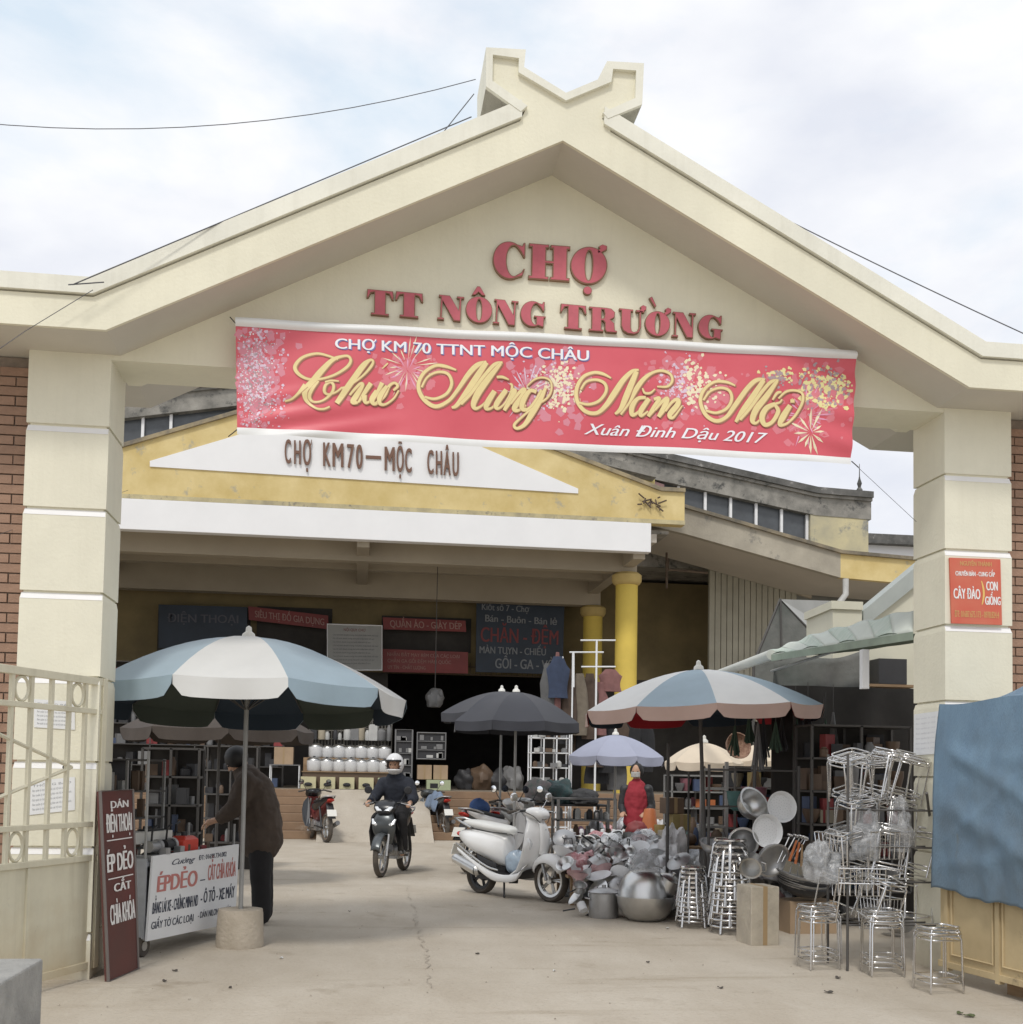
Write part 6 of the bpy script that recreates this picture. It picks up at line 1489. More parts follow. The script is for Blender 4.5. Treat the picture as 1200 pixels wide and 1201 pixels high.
for px, z, dy, lb, rot, _ in tops:
    q = at(px, 1000, g.y+dy); dup(w0, Vector((q.x, q.y+.10, z-.16)), label=lb, rot=rot, scale=(1.0, 1.0, .88))
    if z > .6: dup(w0, Vector((q.x+.03, q.y+.16, z-.13)), label='rear stool nested in the '+lb.replace(' chrome', ''), rot=(rot[0]+.06, rot[1], rot[2]+.1), scale=(1.0, 1.0, .88))
# rack that carries the upper stools
t = thing('display_rack', 'thin dark iron rack carrying the piled chrome stools', 'rack', (at(1045, 1000, g.y+.34).x, g.y+.34, 0))
for x in (-.42, .42):
    for y in (-.16, .20): MB().cyl((x, y, 0), (x, y, 1.62), .010, n=6).build('post', darkpole, t)
for z in (.34, .66, .92, 1.20):
    for y in (-.16, .0, .20): MB().cyl((-.42, y, z), (.42, y, z), .008, n=6).build('bar', darkpole, t)
# long leaning dark tube at the pillar
t = thing('pole', 'thin dark pole leaning against the right pillar', 'pole', (0, 0, 0)); MB().cyl(gr(1106, 1080), at(1087, 930, -.18), .010, n=8).build('shaft', darkpole, t)
# wrapped carton, basins, cardboard in front of the rack
cardb = mat('cardboard', (.40, .29, .19), .9, var=.15, vs=3, bump=.1)
def carton(label, loc, sx, sy, sz, rz, m=cardb, group=None, name='carton', wrap=None):
    t = thing(name, label, 'box', loc, rz, group)
    MB().box(-sx/2, sx/2, -sy/2, sy/2, 0, sz).build('body', m, t, bevel=.006)
    MB().box(-.02, .02, -sy/2-.002, sy/2+.002, .004, sz+.002).build('tape', mat('brown_tape', (.34, .24, .13), .4), t)
    return t
g = gr(897, 1110); carton('tall wrapped carton on the ground right of the stool stacks', Vector((g.x, g.y+.18, 0)), .26, .30, .50, .1, mat('wrapped_carton', (.50, .45, .36), .35, c2=(.36, .32, .26), vs=6, bump=.5, bs=18, spec=.8))
g = gr(960, 1098); carton('brown carton carrying the dark basins', Vector((g.x, g.y+.30, 0)), .46, .34, .30, .05)
p = Vector((g.x-.08, g.y+.22, .36))
for k in range(4): add_bowl(f'{ORD[k]} dark metal basin from the bottom of the tilted nest on the carton', p+Vector((-.01*k, -.01*k, .035*k)), .24+.004*k, .11, PC['dark'] if k % 2 == 0 else alud, rot=(R(14), R(8), 0))
g = gr(945, 1070); carton('grey panelled carton left of the piled stools', Vector((g.x+.03, g.y+.45, .0)), .42, .30, .84, .1, mat('grey_carton', (.42, .43, .46), .6, var=.1))
carton('cardboard box on top of the grey panelled carton', Vector((g.x+.03, g.y+.45, .842)), .44, .32, .18, .05)
g = gr(912, 1040); add_pot('wide lidded aluminium pot behind the wrapped carton', Vector((g.x, g.y+.4, .30)), .20, .26, alud)
carton('low box under the wide lidded aluminium pot', Vector((g.x, g.y+.4, 0)), .44, .40, .298, .0, PC['grey'])
# cluster of hanging and leaning cooking ware: pixel, depth, radius, kind, facing
YC = 2.35
def face(ax, az): return (R(90)+R(ax), 0, R(az))
def cl(px, py, Y=YC): p = at(px, py, Y); return p
t = thing('display_rack', 'dark rack holding the shiny pans and colanders', 'rack', (cl(895, 980).x, YC+.25, 0))
for x in (-.45, 0, .45):
    MB().cyl((x, 0, 0), (x, 0, 1.55), .014, n=6).build('post', darkpole, t)
for z in (.55, .85, 1.15, 1.5): MB().cyl((-.45, 0, z), (.45, 0, z), .010, n=6).build('bar', darkpole, t)
add_disc('lower white colander facing the gate', cl(897, 975, 2.1), .145, face(-6, 10), whiteen); add_disc('upper white colander facing the gate', cl(914.5, 947, 2.2), .135, face(-8, 5), whiteen)
add_bowl('large aluminium pan tilted above the lower colander', cl(874, 950, 2.35), .155, .14, alu, rot=face(-30, 25), name='pan', cat='pan')
add_bowl('dark pan left of the lower colander', cl(872, 985, 2.2), .13, .10, alud, rot=face(10, -20), name='pan', cat='pan')
add_bowl('shiny pan below the lower colander', cl(900, 1003, 2.1), .16, .10, alud, rot=face(25, 15), name='pan', cat='pan')
add_pot('small aluminium pot on its side near the shiny pan', cl(884, 1010, 2.0), .09, .16, alu, lid=False, rot=face(20, -30))
add_bowl('dull bowl behind the stool stacks', cl(838, 1000, 2.6), .14, .10, alud, rot=(R(15), 0, 0))
for k in range(5):
    t = thing('ladle', f'{ORD[k]} long steel ladle from the left in the bundle below the colanders', 'ladle', cl(912+5*k, 1012-1*k, 2.05)); t.rotation_euler = (0, R(25+6*k), R(10*k))
    MB().cyl((0, 0, 0), (0, 0, .26), .006, n=6).build('handle', chrome, t); MB().ball((0, 0, .28), .030, 10, 6, (1, 1, .5)).build('bowl', chrome, t, smooth=60)
for k, m in enumerate((PC['orange'], PC['orange'], wood)):
    t = thing('spatula', f'{("left orange", "right orange", "brown wooden")[k]} spatula handle sticking out right of the pans', 'spatula', cl(926+7*k, 1010+3*k, 2.0)); t.rotation_euler = (R(5), R(18-9*k), 0)
    MB().cyl((0, 0, 0), (0, 0, .20), .014, .010, n=8).build('handle', m, t); MB().box(-.03, .03, -.004, .004, -.10, .0).build('blade', chrome, t)
# ground goods between scooter and stools : heaps of bagged wares
random.seed(33)
pinkw = mat('pink_white_wares', (.66, .48, .48), .5, c2=(.42, .12, .14), vs=26, bump=.5, bs=30); clearb = mat('clear_bagged_wares', (.52, .54, .56), .25, c2=(.26, .28, .31), vs=16, spec=.8, bump=.8, bs=26)
blueb = mat('pale_blue_wrap', (.40, .46, .54), .3, c2=(.24, .29, .36), vs=9, spec=.8, bump=.6, bs=22)
for k, (px, py, sz, m, lb) in enumerate([
    (693, 1020, (.24, .18, .18), pinkw, 'low heap of pink and white bagged wares beside the scooter wheel'), (722, 1008, (.26, .2, .22), blueb, 'pale blue wrapped bundle behind the squat pot'),
    (752, 1010, (.27, .2, .24), clearb, 'clear bag of small metal wares behind the cauldron'), (690, 1040, (.20, .16, .15), clearb, 'flat clear bag on the ground by the scooter front wheel'),
    (706, 985, (.26, .2, .22), pinkw, 'taller heap of pink and white wares behind the blue bundle'), (742, 985, (.28, .2, .25), clearb, 'clear bag with grey wares in the middle of the heap'),
    (775, 990, (.24, .2, .30), mat('white_foam_wrap', (.66, .65, .64), .5, c2=(.44, .43, .43), vs=8, bump=.7, bs=18), 'crumpled white foam wrapping right of the heap'), (800, 1020, (.22, .16, .22), clearb, 'clear bag of lids behind the left stool stack'),
    (684, 1000, (.20, .18, .22), mat('navy_bundle', (.08, .12, .24), .7, c2=(.22, .06, .06), vs=8), 'navy and red cloth bundle just right of the scooter'), (768, 1030, (.16, .14, .26), cling, 'twisted clear bag between cauldron and stools'),
    (720, 965, (.24, .2, .20), blueb, 'pale wrapped bundle under the row of kettles'), (838, 1030, (.20, .15, .30), clearb, 'clear bag hanging between the two stool stacks')]):
    g = gr(px, py+12); crumple(lb, g, tuple(q*1.28 for q in sz), m, k+2, amp=.62, nn=(56, 36))
random.seed(55); fills = [pinkw, blueb, clearb, clearb, blueb, mat('grey_white_wrap', (.60, .60, .60), .35, c2=(.34, .35, .37), vs=12, bump=.8, bs=24)]
spots = [(672, 1003), (684, 1016), (700, 1022), (716, 1030), (735, 1020), (790, 1030), (806, 1016), (820, 1005), (842, 1016), (700, 1002), (726, 1000), (752, 996), (780, 1006), (796, 1000), (868, 1030), (874, 1050), (822, 1040), (712, 1014), (765, 1012), (690, 1030)]
for k, (px, py) in enumerate(spots[::3]):
    g = gr(px, py+6); r_ = random.uniform(.13, .21); zl = 0 if py > 1010 else random.uniform(.0, .25)
    crumple(f'{ORD[k] if k < 18 else ("nineteenth", "twentieth")[k-18]} crumpled plastic parcel of the low heap, counted from its left end', g+Vector((0, 0, 0)), (r_, r_*.8, r_*random.uniform(1.0, 1.9)+zl*.4), fills[k % 6], 120+k, amp=.65, nn=(52, 32), name='parcel', cat='parcel', group='plastic parcels of the low heap')
for k, (px, py, r_, h_, m_) in enumerate([(735, 1044, .10, .14, alu), (800, 1052, .09, .10, alud), (716, 1052, .10, .08, alu), (780, 1046, .12, .12, alud), (870, 1062, .13, .16, alu), (848, 1048, .11, .12, alud), (930, 1068, .14, .12, alu), (1000, 1085, .15, .12, alud), (985, 1075, .16, .16, alu), (1060, 1100, .14, .14, alud)]):
    g = gr(px, py); add_bowl(f'{ORD[k]} small metal basin from the left on the ground among the wares', g+Vector((0, .05, .04)), r_, h_, m_, rot=(R(random.uniform(-15, 30)), R(random.uniform(-25, 25)), 0), group='small metal basins among the ground wares')
for k, (px, py, z_, w_, h_) in enumerate([(1015, 1000, .55, .34, .22), (1045, 990, .82, .30, .22), (990, 1000, .86, .26, .16), (1062, 1060, .28, .26, .24)]):
    q = at(px, py, -.02+.12*k % .3); t = thing('dish_rack', f'{ORD[k]} chrome wire dish basket wedged among the stools, counted from the lower left', 'dish rack', Vector((q.x-w_/2, .05+.06*k, z_)), R(8*k-10), 'chrome dish baskets among the stools')
    for i_ in range(9): x = w_*i_/8; MB().tube([(x, 0, h_), (x, .02, .02), (x, .20, .0), (x, .24, h_)], .0035, 4).build('wire', chrome, t)
    for z2 in (h_, h_*.5): MB().tube([(0, 0, z2), (w_, 0, z2), (w_, .24, z2), (0, .24, z2)], .005, 5, closed=True).build('rim_wire', chrome, t)
for k, (px, py, sz, m) in enumerate([(1010, 985, (.13, .10, .22), cling), (1052, 975, (.12, .08, .22), cling), (962, 1012, (.12, .10, .17), cling)]):
    q = at(px, py, .25); crumple(f'{ORD[k]} clear plastic wrapping tangled among the chrome stools, from the left', Vector((q.x, .22, q.z-.15)), sz, m, 150+k, amp=.6, nn=(60, 40), name='wrapping', cat='wrapping')
gy = gr(735, 1066).y; pxa, pxb = at(672, 1000, gy).x, at(800, 1000, gy).x
t = thing('plank_stand', 'low plank stand buried under the plastic parcels', 'stand', ((pxa+pxb)/2, gy+.75, 0)); hw_ = (pxb-pxa)/2
MB().box(-hw_, hw_, -.5, .5, .30, .33).build('top', wood, t)
for sx in (-1, 1):
    for sy in (-1, 1): MB().box(sx*(hw_-.06)-.02, sx*(hw_-.06)+.02, sy*.42-.02, sy*.42+.02, 0, .30).build('leg', wood, t)
bagc = mat('clear_bag', (.80, .82, .84), .15, var=.10, vs=14, spec=1.0, alpha=.30, bump=.9, bs=14)
random.seed(91)
def lathe_proto(name, cat, prof, m, extra=None, n=18):
    t = thing(name, 'prototype', cat, (0, 0, 0)); MB().lathe(prof, n).build('body', m, t, smooth=40)
    if extra: extra(t)
    return t
def hnd(t): MB().tube([(.075, 0, .05), (.16, 0, .06), (.20, 0, .065)], .008, 6).build('handle', blackp, t)
def lug(t):
    for s_ in (-1, 1): MB().tube([(s_*.08, -.02, .07), (s_*.10, -.015, .072), (s_*.10, .015, .072), (s_*.08, .02, .07)], .004, 5).build('handle', alu, t)
PRO = [lathe_proto('basin', 'basin', [(0, 0), (.05, 0), (.09, .05), (.10, .055), (.088, .05), (.048, .008), (0, .008)], alu), lathe_proto('saucepan', 'pan', [(0, 0), (.07, 0), (.075, .01), (.075, .08), (.082, .084), (.070, .08), (.070, .01), (0, .008)], alu, hnd),
       lathe_proto('pot', 'pot', [(0, 0), (.08, 0), (.085, .01), (.085, .10), (.09, .105), (.06, .125), (.02, .13), (.022, .15), (0, .155)], alud, lug), lathe_proto('lid', 'lid', [(0, .03), (.015, .03), (.016, .015), (.06, .008), (.10, 0), (.10, -.006), (0, .0)], alu),
       lathe_proto('mug', 'mug', [(0, 0), (.04, 0), (.045, .01), (.045, .09), (.040, .09), (.040, .01), (0, .008)], whiteen, hnd), lathe_proto('bowl', 'bowl', [(0, 0), (.03, 0), (.032, .01), (.07, .05), (.075, .055), (.066, .05), (.028, .014), (0, .014)], mat('pinkish_enamel', (.55, .36, .36), .4, var=.25, vs=14)), 
       lathe_proto('colander', 'colander', [(0, 0), (.06, 0), (.11, .04), (.12, .045), (.108, .045), (.058, .006), (0, .006)], whiteen)]
KN = ['shallow basin', 'handled saucepan', 'lidded pot', 'round lid', 'white mug', 'pinkish bowl', 'white colander']
used = set()
def heap(xa_, xb_, ybase, layers, where, seed, grp):
    random.seed(seed); used_l = {}
    for L_, (yy, z_, n_) in enumerate(layers):
        for k in range(n_):
            q = random.randrange(len(PRO)); x = xa_+(xb_-xa_)*(k+.5)/n_+random.uniform(-.05, .05)
            loc = Vector((x, ybase+yy+random.uniform(-.07, .07), z_+random.uniform(-.02, .05))); rot = (R(random.uniform(-50, 60)), R(random.uniform(-50, 50)), random.uniform(0, 6)); lb = f'{KN[q]}, {ORD[k]} from left in {ORD[L_]} layer, {where}'
            sc = random.uniform(.9, 1.5)
            if q not in used: PRO[q].location = loc; PRO[q].rotation_euler = rot; PRO[q]['label'] = lb; PRO[q]['group'] = grp; used.add(q)
            else: dup(PRO[q], loc, rot=rot, label=lb, group=grp, scale=sc)
heap(pxa-.05, pxb+.1, gy, [(-.72, .04, 13), (-.62, .12, 13), (-.52, .22, 13), (-.44, .32, 13), (-.25, .36, 14), (.05, .40, 14), (.3, .46, 14), (.55, .52, 14), (.8, .58, 14), (1.0, .64, 13)], 'scooter side heap', 5, 'metal kitchen wares heaped beside the scooter')
xh0, xh1 = gr(835, 1090).x, gr(1080, 1100).x; yh = gr(950, 1085).y
heap(xh0, xh1, yh, [(.05, .03, 14), (.25, .10, 14), (.45, .20, 14), (.60, .32, 13), (.70, .44, 12)], 'low heap behind the stools', 6, 'metal kitchen wares heaped behind the stools')
for k, (px, yy, z_, sz, m) in enumerate([(686, .25, .33, (.16, .12, .15), pinkw), (720, .75, .46, (.17, .13, .17), bagc), (762, .8, .46, (.18, .13, .19), bagc), (790, .3, .33, (.18, .14, .30), mat('white_foam_wrap', (.66, .65, .64), .5)), (700, 1.1, .45, (.17, .14, .16), pinkw), (742, 1.15, .48, (.17, .14, .16), blueb)]):
    q = at(px, 1000, gy+yy); crumple(f'{ORD[k]} plastic bag lying over the heap by the scooter, from the left', Vector((q.x, gy+yy, z_)), sz, m, 300+k, amp=.6, nn=(40, 26), name='bag')
for k in range(7):
    x = pxa+(pxb-pxa)*(k+.3)/7; t = thing('kettle', f'{ORD[k]} small bright kettle from the left among the parcels', 'kettle', (x, gy+.55+.2*(k % 2), .50), .4*k, 'small kettles among the parcels'); t.scale = (1.0,)*3
    MB().lathe([(0, 0), (.08, 0), (.10, .04), (.085, .12), (.05, .15), (.012, .16), (.014, .19), (0, .195)], 18).build('body', alu, t, smooth=50); MB().tube([(.08, 0, .07), (.13, 0, .10), (.15, 0, .14)], .012, 6).build('spout', alu, t, smooth=50); MB().tube([(-.05, 0, .15), (-.04, 0, .22), (.04, 0, .22), (.05, 0, .15)], .006, 6).build('handle', blackp, t, smooth=50)
# low table behind the heap with rows of jars, kettles and flasks
def table(label, x0, x1, y0, y1, z, m=wood, group=None, name='table'):
    t = thing(name, label, 'table', ((x0+x1)/2, (y0+y1)/2, 0), 0, group); w, d = (x1-x0)/2, (y1-y0)/2
    MB().box(-w, w, -d, d, z-.03, z).build('top', m, t, bevel=.004)
    for sx in (-1, 1):
        for sy in (-1, 1): MB().box(sx*(w-.05)-.02, sx*(w-.05)+.02, sy*(d-.05)-.02, sy*(d-.05)+.02, 0, z-.03).build('leg', m, t)
    return t
ya = 6.6; xa, xb = at(662, 970, ya).x, at(790, 970, ya).x
table('low wooden table with glass jars and steel flasks left of the woman', xa, xb, ya-.35, ya+.35, .42)
glassm = mat('jar_glass', (.66, .70, .70), .12, spec=.9, var=.1, alpha=.75)
def jar(label, loc, m, lidm, s=1.0, group=None, kind=0):
    t = thing('jar' if kind == 0 else 'flask', label, 'jar' if kind == 0 else 'flask', loc, 0, group); t.scale = (s, s, s)
    if kind == 0: MB().lathe([(0, 0), (.05, 0), (.055, .02), (.055, .10), (.04, .13), (.04, .14), (0, .14)], 14).build('body', m, t, smooth=50); MB().lathe([(0, .17), (.042, .165), (.043, .14), (0, .14)], 14).build('lid', lidm, t, smooth=40)
    else: MB().lathe([(0, 0), (.048, 0), (.05, .02), (.05, .19), (.03, .24), (.028, .26), (0, .26)], 14).build('body', m, t, smooth=50); MB().lathe([(0, .31), (.025, .305), (.03, .26), (0, .26)], 12).build('cup', lidm, t, smooth=40)
    return t
j0 = jar('first glass jar from the left on the low table', (xa+.06, ya-.2, .421), glassm, chrome, group='glass jars on the low table'); f0 = jar('first steel flask from the left on the low table', (xa+.1, ya+.05, .421), alu, whiteen, kind=1, group='steel flasks on the low table')
n = int((xb-xa)/.14)
for k in range(1, n):
    dup(j0, Vector((xa+.06+.14*k, ya-.2+.03*math.sin(k*5), .421)), 0, label=f'{ORD[k]} glass jar from the left on the low table'); dup(f0, Vector((xa+.1+.14*k, ya+.05+.04*math.sin(k*3), .421)), 0, label=f'{ORD[k]} steel flask from the left on the low table')
# metal frame table right of the black umbrellas (long rail seen at y 925)
ym = 9.3; xm0, xm1 = at(655, 940, ym).x, at(722, 940, ym).x
t = thing('display_table', 'grey metal framed display table below the lavender parasol', 'table', (xm0, ym, 0))
Wm = xm1-xm0
for x in (0, Wm):
    for y in (0, .5): MB().box(x-.02, x+.02, y-.02, y+.02, 0, 1.05).build('post', steelp, t)
for z in (.35, .72, 1.05): MB().box(-.02, Wm+.02, -.02, .52, z, z+.025).build('shelf', PC['grey'], t)
def scatter_goods(x0, x1, y, z, n, mats_, hs=(.06, .2), ws=(.05, .12), lbl='small packet', where='', seed=1, name='packet', cat='packet', group=None, dy=.12, kinds=('box', 'cyl')):
    random.seed(seed)
    for k in range(n):
        x = x0+(x1-x0)*(k+.5+random.uniform(-.35, .35))/n; w = random.uniform(*ws)*random.uniform(.8, 1.25); h = random.uniform(*hs)*random.uniform(.7, 1.1); kd = random.choice(kinds); m = random.choice(mats_); b = MB()
        if kd == 'box': b.box(-w/2, w/2, -w*.35, w*.35, 0, h)
        elif kd == 'cyl': b.lathe([(0, 0), (w*.42, 0), (w*.46, h*.1), (w*.44, h*.75), (w*.25, h*.92), (w*.25, h), (0, h)], 12)
        elif kd == 'bowl': b.lathe([(0, 0), (w*.3, 0), (w*.6, h*.7), (w*.62, h), (w*.55, h), (w*.28, h*.15), (0, h*.12)], 14)
        elif kd == 'ball': b.ball((0, 0, h*.5), h*.5, 10, 8, (1.2, 1, 1))
        o = b.build(name, m, None, smooth=40); o.location = (x, y+random.uniform(-dy, dy), z); o.rotation_euler = (0, 0, random.uniform(-.6, .6))
        ord_ = ORD[k] if k < len(ORD) else f'{k+1}th'
        tag(o, f'{ord_} {lbl} from left, '+where, cat, group or (lbl+'s '+where))
allm = [PC[k] for k in ('red', 'white', 'blue', 'dark', 'brown', 'grey', 'green', 'yellow', 'pink', 'teal', 'orange', 'cream', 'dark', 'grey', 'brown')]
scatter_goods(xm0+.05, xm0+Wm-.05, ym+.15, .375, 8, allm, (.15, .28), lbl='boxed household item', where='on the shelf of the grey metal display table', seed=2)
scatter_goods(xm0+.05, xm0+Wm-.05, ym+.15, .745, 9, [PC['grey'], alu, PC['dark'], PC['white']], (.12, .24), lbl='small pot', where='on the middle shelf of the grey display table', seed=3, name='small_pot', cat='pot', kinds=('cyl',))
# long dark stall with cloth heaps under the black umbrellas
yk = 10.6; xk0, xk1 = at(578, 930, yk).x, at(712, 930, yk).x
table('long low stall table in front of the hall steps', xk0, xk1, yk-.3, yk+.5, .95, PC['dark'], name='stall_table')
clothm = [mat('cloth_'+k, c, .9, c2=c2, vs=14, bump=.5, bs=20) for k, c, c2 in (('red_white', (.42, .09, .09), (.55, .42, .40)), ('dark_teal', (.05, .11, .11), (.10, .12, .12)), ('black_heap', (.025, .025, .028), (.06, .06, .06)), ('grey_green', (.13, .17, .15), (.28, .22, .22)))]
for k, (px, sz, m, z, lb) in enumerate([(590, (.22, .2, .16), 0, 0.62, 'red and white sack at the left end of the long stall'), (610, (.26, .22, .18), 0, .72, 'red patterned bundle beside the umbrella pole'), (634, (.28, .24, .22), 3, .95, 'grey green clothes heap on the long stall'), (655, (.26, .24, .24), 1, .95, 'dark teal clothes heap on the long stall'), (684, (.42, .26, .14), 2, .95, 'low black clothes heap at the right end of the stall')]):
    q = at(px, 930, yk); crumple(lb, Vector((q.x, yk+.0, z)), sz, clothm[m], k+31, name='cloth_heap', cat='clothes', amp=.38, fr=3.5)
# shoe shelves behind
def shelf_rack(label, x0, x1, y, z0, z1, nx, nz, m=whiteen, name='shelf_rack', rod=.012, depth=.3):
    t = thing(name, label, 'rack', (x0, y, 0)); Wd = x1-x0
    for k in range(nx+1):
        x = Wd*k/nx
        for yy in (0, depth): MB().box(x-rod, x+rod, yy-rod, yy+rod, 0 if z0 < .3 else z0, z1).build('post', m, t)
    for j in range(nz+1):
        z = z0+(z1-z0)*j/nz; MB().box(0, Wd, -rod, depth+rod, z-rod, z+rod*.6).build('shelf', m, t)
    return t
ys = 12.6; x0, x1 = at(623, 870, ys).x, at(668, 870, ys).x; z0, z1 = at(640, 925, ys).z, at(640, 848, ys).z
shelf_rack('white framed shoe shelves behind the black parasols', x0, x1, ys, .2, z1, 3, 8)
for j in range(4): scatter_goods(x0+.05, x1-.05, ys+.1, .2+(z1-.2)/8*(4+j)+.012, 6, [PC['dark'], PC['grey'], PC['brown'], PC['white']], (.06, .12), (.10, .16), lbl='pair of shoes', where=f'on {ORD[3-j]} shelf of the white shoe rack', seed=40+j, name='shoes', cat='shoes')
# hanging rail with garments
def garment(label, p, w, h, m, group=None, seed=1, cat='garment'):
    def f(u, v):
        a = 2*PI*u; wd = w/2*(.45+.55*min(1, v*3.2)) if v < .3 else w/2*(1+.12*math.sin(v*6+seed)); return (wd*math.cos(a), .035*(1+v)*math.sin(a)*(1+.4*math.sin(a*3+seed)), -h*v)
    o = MB().grid(f, 18, 10).build('garment', m, None, smooth=60); o.location = p; tag(o, label, cat, group); return o
yr = 13.5
t = thing('clothes_rail', 'white clothes rails crossing in front of the yellow columns', 'rack', (0, 0, 0))
P = [at(x, y, yr) for x, y in ((653, 773), (665, 766), (713, 765), (722, 770))]
for a, c in (((681, 751), (722, 751)), ((682, 782), (722, 782)), ((668, 765), (708, 765)), ((660, 770), (660, 806)), ((673, 765), (673, 806))): MB().cyl(at(*a, yr), at(*c, yr), .016, n=6).build('rail', whiteen, t)
q0, q1 = at(700, 751, yr), at(700, 806, yr); MB().cyl((q0.x, q0.y, 0), q0, .020, n=8).build('post', whiteen, t); q0 = at(672, 765, yr); MB().cyl((q0.x, q0.y, 0), q0, .016, n=8).build('post', whiteen, t)
gl = [(655, 770, .55, 1.0, 'blue'), (643, 778, .4, 1.6, 'grey'), (654, 765, .18, 1.4, 'pink'), (668, 785, .4, 1.4, 'brown'), (680, 790, .45, 1.5, 'cream'), (692, 790, .45, 1.6, 'brown'), (704, 800, .4, 1.3, 'pink'), (716, 785, .6, .55, 'pink'), (664, 815, .4, 1.2, 'dark'), (688, 825, .5, 1.2, 'dark'), (675, 830, .4, 1.2, 'brown'), (699, 838, .5, 1.3, 'brown'), (712, 845, .5, 1.3, 'dark'), (727, 838, .5, 1.2, 'brown'), (742, 842, .5, 1.2, 'dark'), (700, 872, .6, 1.0, 'dark'), (724, 870, .5, 1.2, 'grey'), (757, 840, .5, 1.4, 'dark')]
for k, (px, py, w, h, m) in enumerate(gl):
    mm = mat('garment_'+m, tuple(x*.38 for x in {'blue': (.10, .14, .25), 'grey': (.28, .28, .28), 'pink': (.62, .30, .28), 'brown': (.22, .15, .11), 'cream': (.50, .42, .32), 'dark': (.05, .05, .055)}[m]), .9, var=.2, vs=8)
    garment(f'{ORD[k]} hanging garment, {m}, on the white rails by the yellow columns', at(px, py, yr+.05*k), w*.75, h*.8, mm, seed=k)
# woman in red
wt_ = at(747, 904, 7.1)
t = thing('person', 'woman in red top with white face mask standing among the stalls', 'person', (wt_.x, 7.1, 0), R(-115)); t.scale = (.94,)*3
rj = mat('red_top', (.34, .03, .045), .85, var=.15, vs=6)
b = MB(); limbs(b, [(0, 0, .92, (.13, .10)), (0, 0, 1.10, (.11, .09)), (.0, 0, 1.28, (.13, .08)), (0, 0, 1.40, (.08, .06)), (.01, 0, 1.47, .048), (.02, 0, 1.55, .055)])
for s in (-1, 1):
    limbs(b, [(0, s*.09, .88, .08), (.01, s*.10, .48, .055), (-.01, s*.10, .10, .038), (.08, s*.11, .035, .032)]); limbs(b, [(0, s*.16, 1.34, .05), (-.02, s*.21, 1.08, .042), (.16, s*.15, .98, .032)]); hand(b, (.17, s*.15, .98), (1, 0, 0), (0, -s, 0), (0, 0, 1), .5)
fuse(b, 'body', skin, t, .010, 3)
b = MB(); limbs(b, [(0, 0, .86, (.19, .15)), (0, 0, 1.0, (.18, .14)), (0, 0, 1.27, (.18, .13)), (0, 0, 1.38, (.13, .095)), (.01, 0, 1.44, .07)]); fuse(b, 'top', rj, t, .013, 4, .03)
b = MB()
for s in (-1, 1): limbs(b, [(0, s*.165, 1.33, .075), (-.02, s*.215, 1.08, .062), (.13, s*.16, .99, .045)])
fuse(b, 'sleeves', PC['dark'], t, .012, 4, .025)
b = MB(); capsule(b, (0, 0, .90), (0, 0, .82), (.15, .11), (.15, .11))
for s in (-1, 1): limbs(b, [(0, s*.09, .84, .10), (.01, s*.10, .48, .078), (0, s*.10, .10, .065)])
fuse(b, 'trousers', tb, t, .013, 5)
h, P_ = head_mesh((.02, 0, 1.575), (1, 0, -.08), skin, t)
MB().ball(P_(-.028, 0, .022), .112, 14, 10, (.95, .9, 1)).build('hair', hairm, t, smooth=60)
b = MB().grid(lambda u, v: P_(.060+.045*math.cos(R(-70+140*u)), .068*math.sin(R(-70+140*u)), -.065+.075*v), 12, 6); b.build('face_mask', PC['white'], h, smooth=60, solid=.004)
# orange bucket, red basin near her
q = at(762, 962, 5.6); t = thing('bucket', 'upturned orange plastic bucket in front of the woman in red', 'bucket', (q.x, 5.6, q.z-.14)); MB().lathe([(.11, 0), (.105, .03), (.07, .26), (.06, .28), (0, .285)], 18).build('body', PC['orange'], t, smooth=40); MB().lathe([(.125, -.005), (.125, .012), (.105, .014)], 18).build('rim', PC['orange'], t)
q = at(745, 972, 5.3); o = crumple('small red plastic bag below the orange bucket', Vector((q.x, 5.25, q.z-.08)), (.12, .1, .10), PC['red'], 77)
q = at(755, 975, 5.4); carton('low crate under the orange bucket', Vector((q.x, 5.45, 0)), .60, .55, at(762, 962, 5.6).z-.145, 0, PC['brown'])
# tall stacks of goods right of the woman
yg = 4.6
def stack_table(label, px0, px1, y, z): a, c = at(px0, 960, y).x, at(px1, 960, y).x; table(label, a, c, y-.3, y+.3, z, wood); return a, c
a, c = stack_table('wooden table crowded with small wares right of the woman', 775, 880, yg+.6, .62)
scatter_goods(a, c, yg+.45, .622, 12, allm, (.10, .24), (.08, .14), lbl='small colourful ware', where='on the crowded wooden table', seed=8, name='ware', cat='ware', kinds=('box', 'cyl', 'bowl', 'ball'))
scatter_goods(a, c, yg+.75, .622, 10, allm, (.18, .34), (.10, .16), lbl='taller household ware', where='at the back of the crowded wooden table', seed=9, name='ware', cat='ware', kinds=('box', 'cyl', 'bowl'))
for k, (px, m) in enumerate(((785, 'cream'), (796, 'yellow'), (788, 'brown'))):
    q = at(px, 960, yg+.3); carton(f'{("pale", "ochre", "brown")[k]} boxed kettle in the column of boxes right of the woman', Vector((q.x, q.y, .62+.19*k)), .22, .2, .185, .1*k, PC[m])
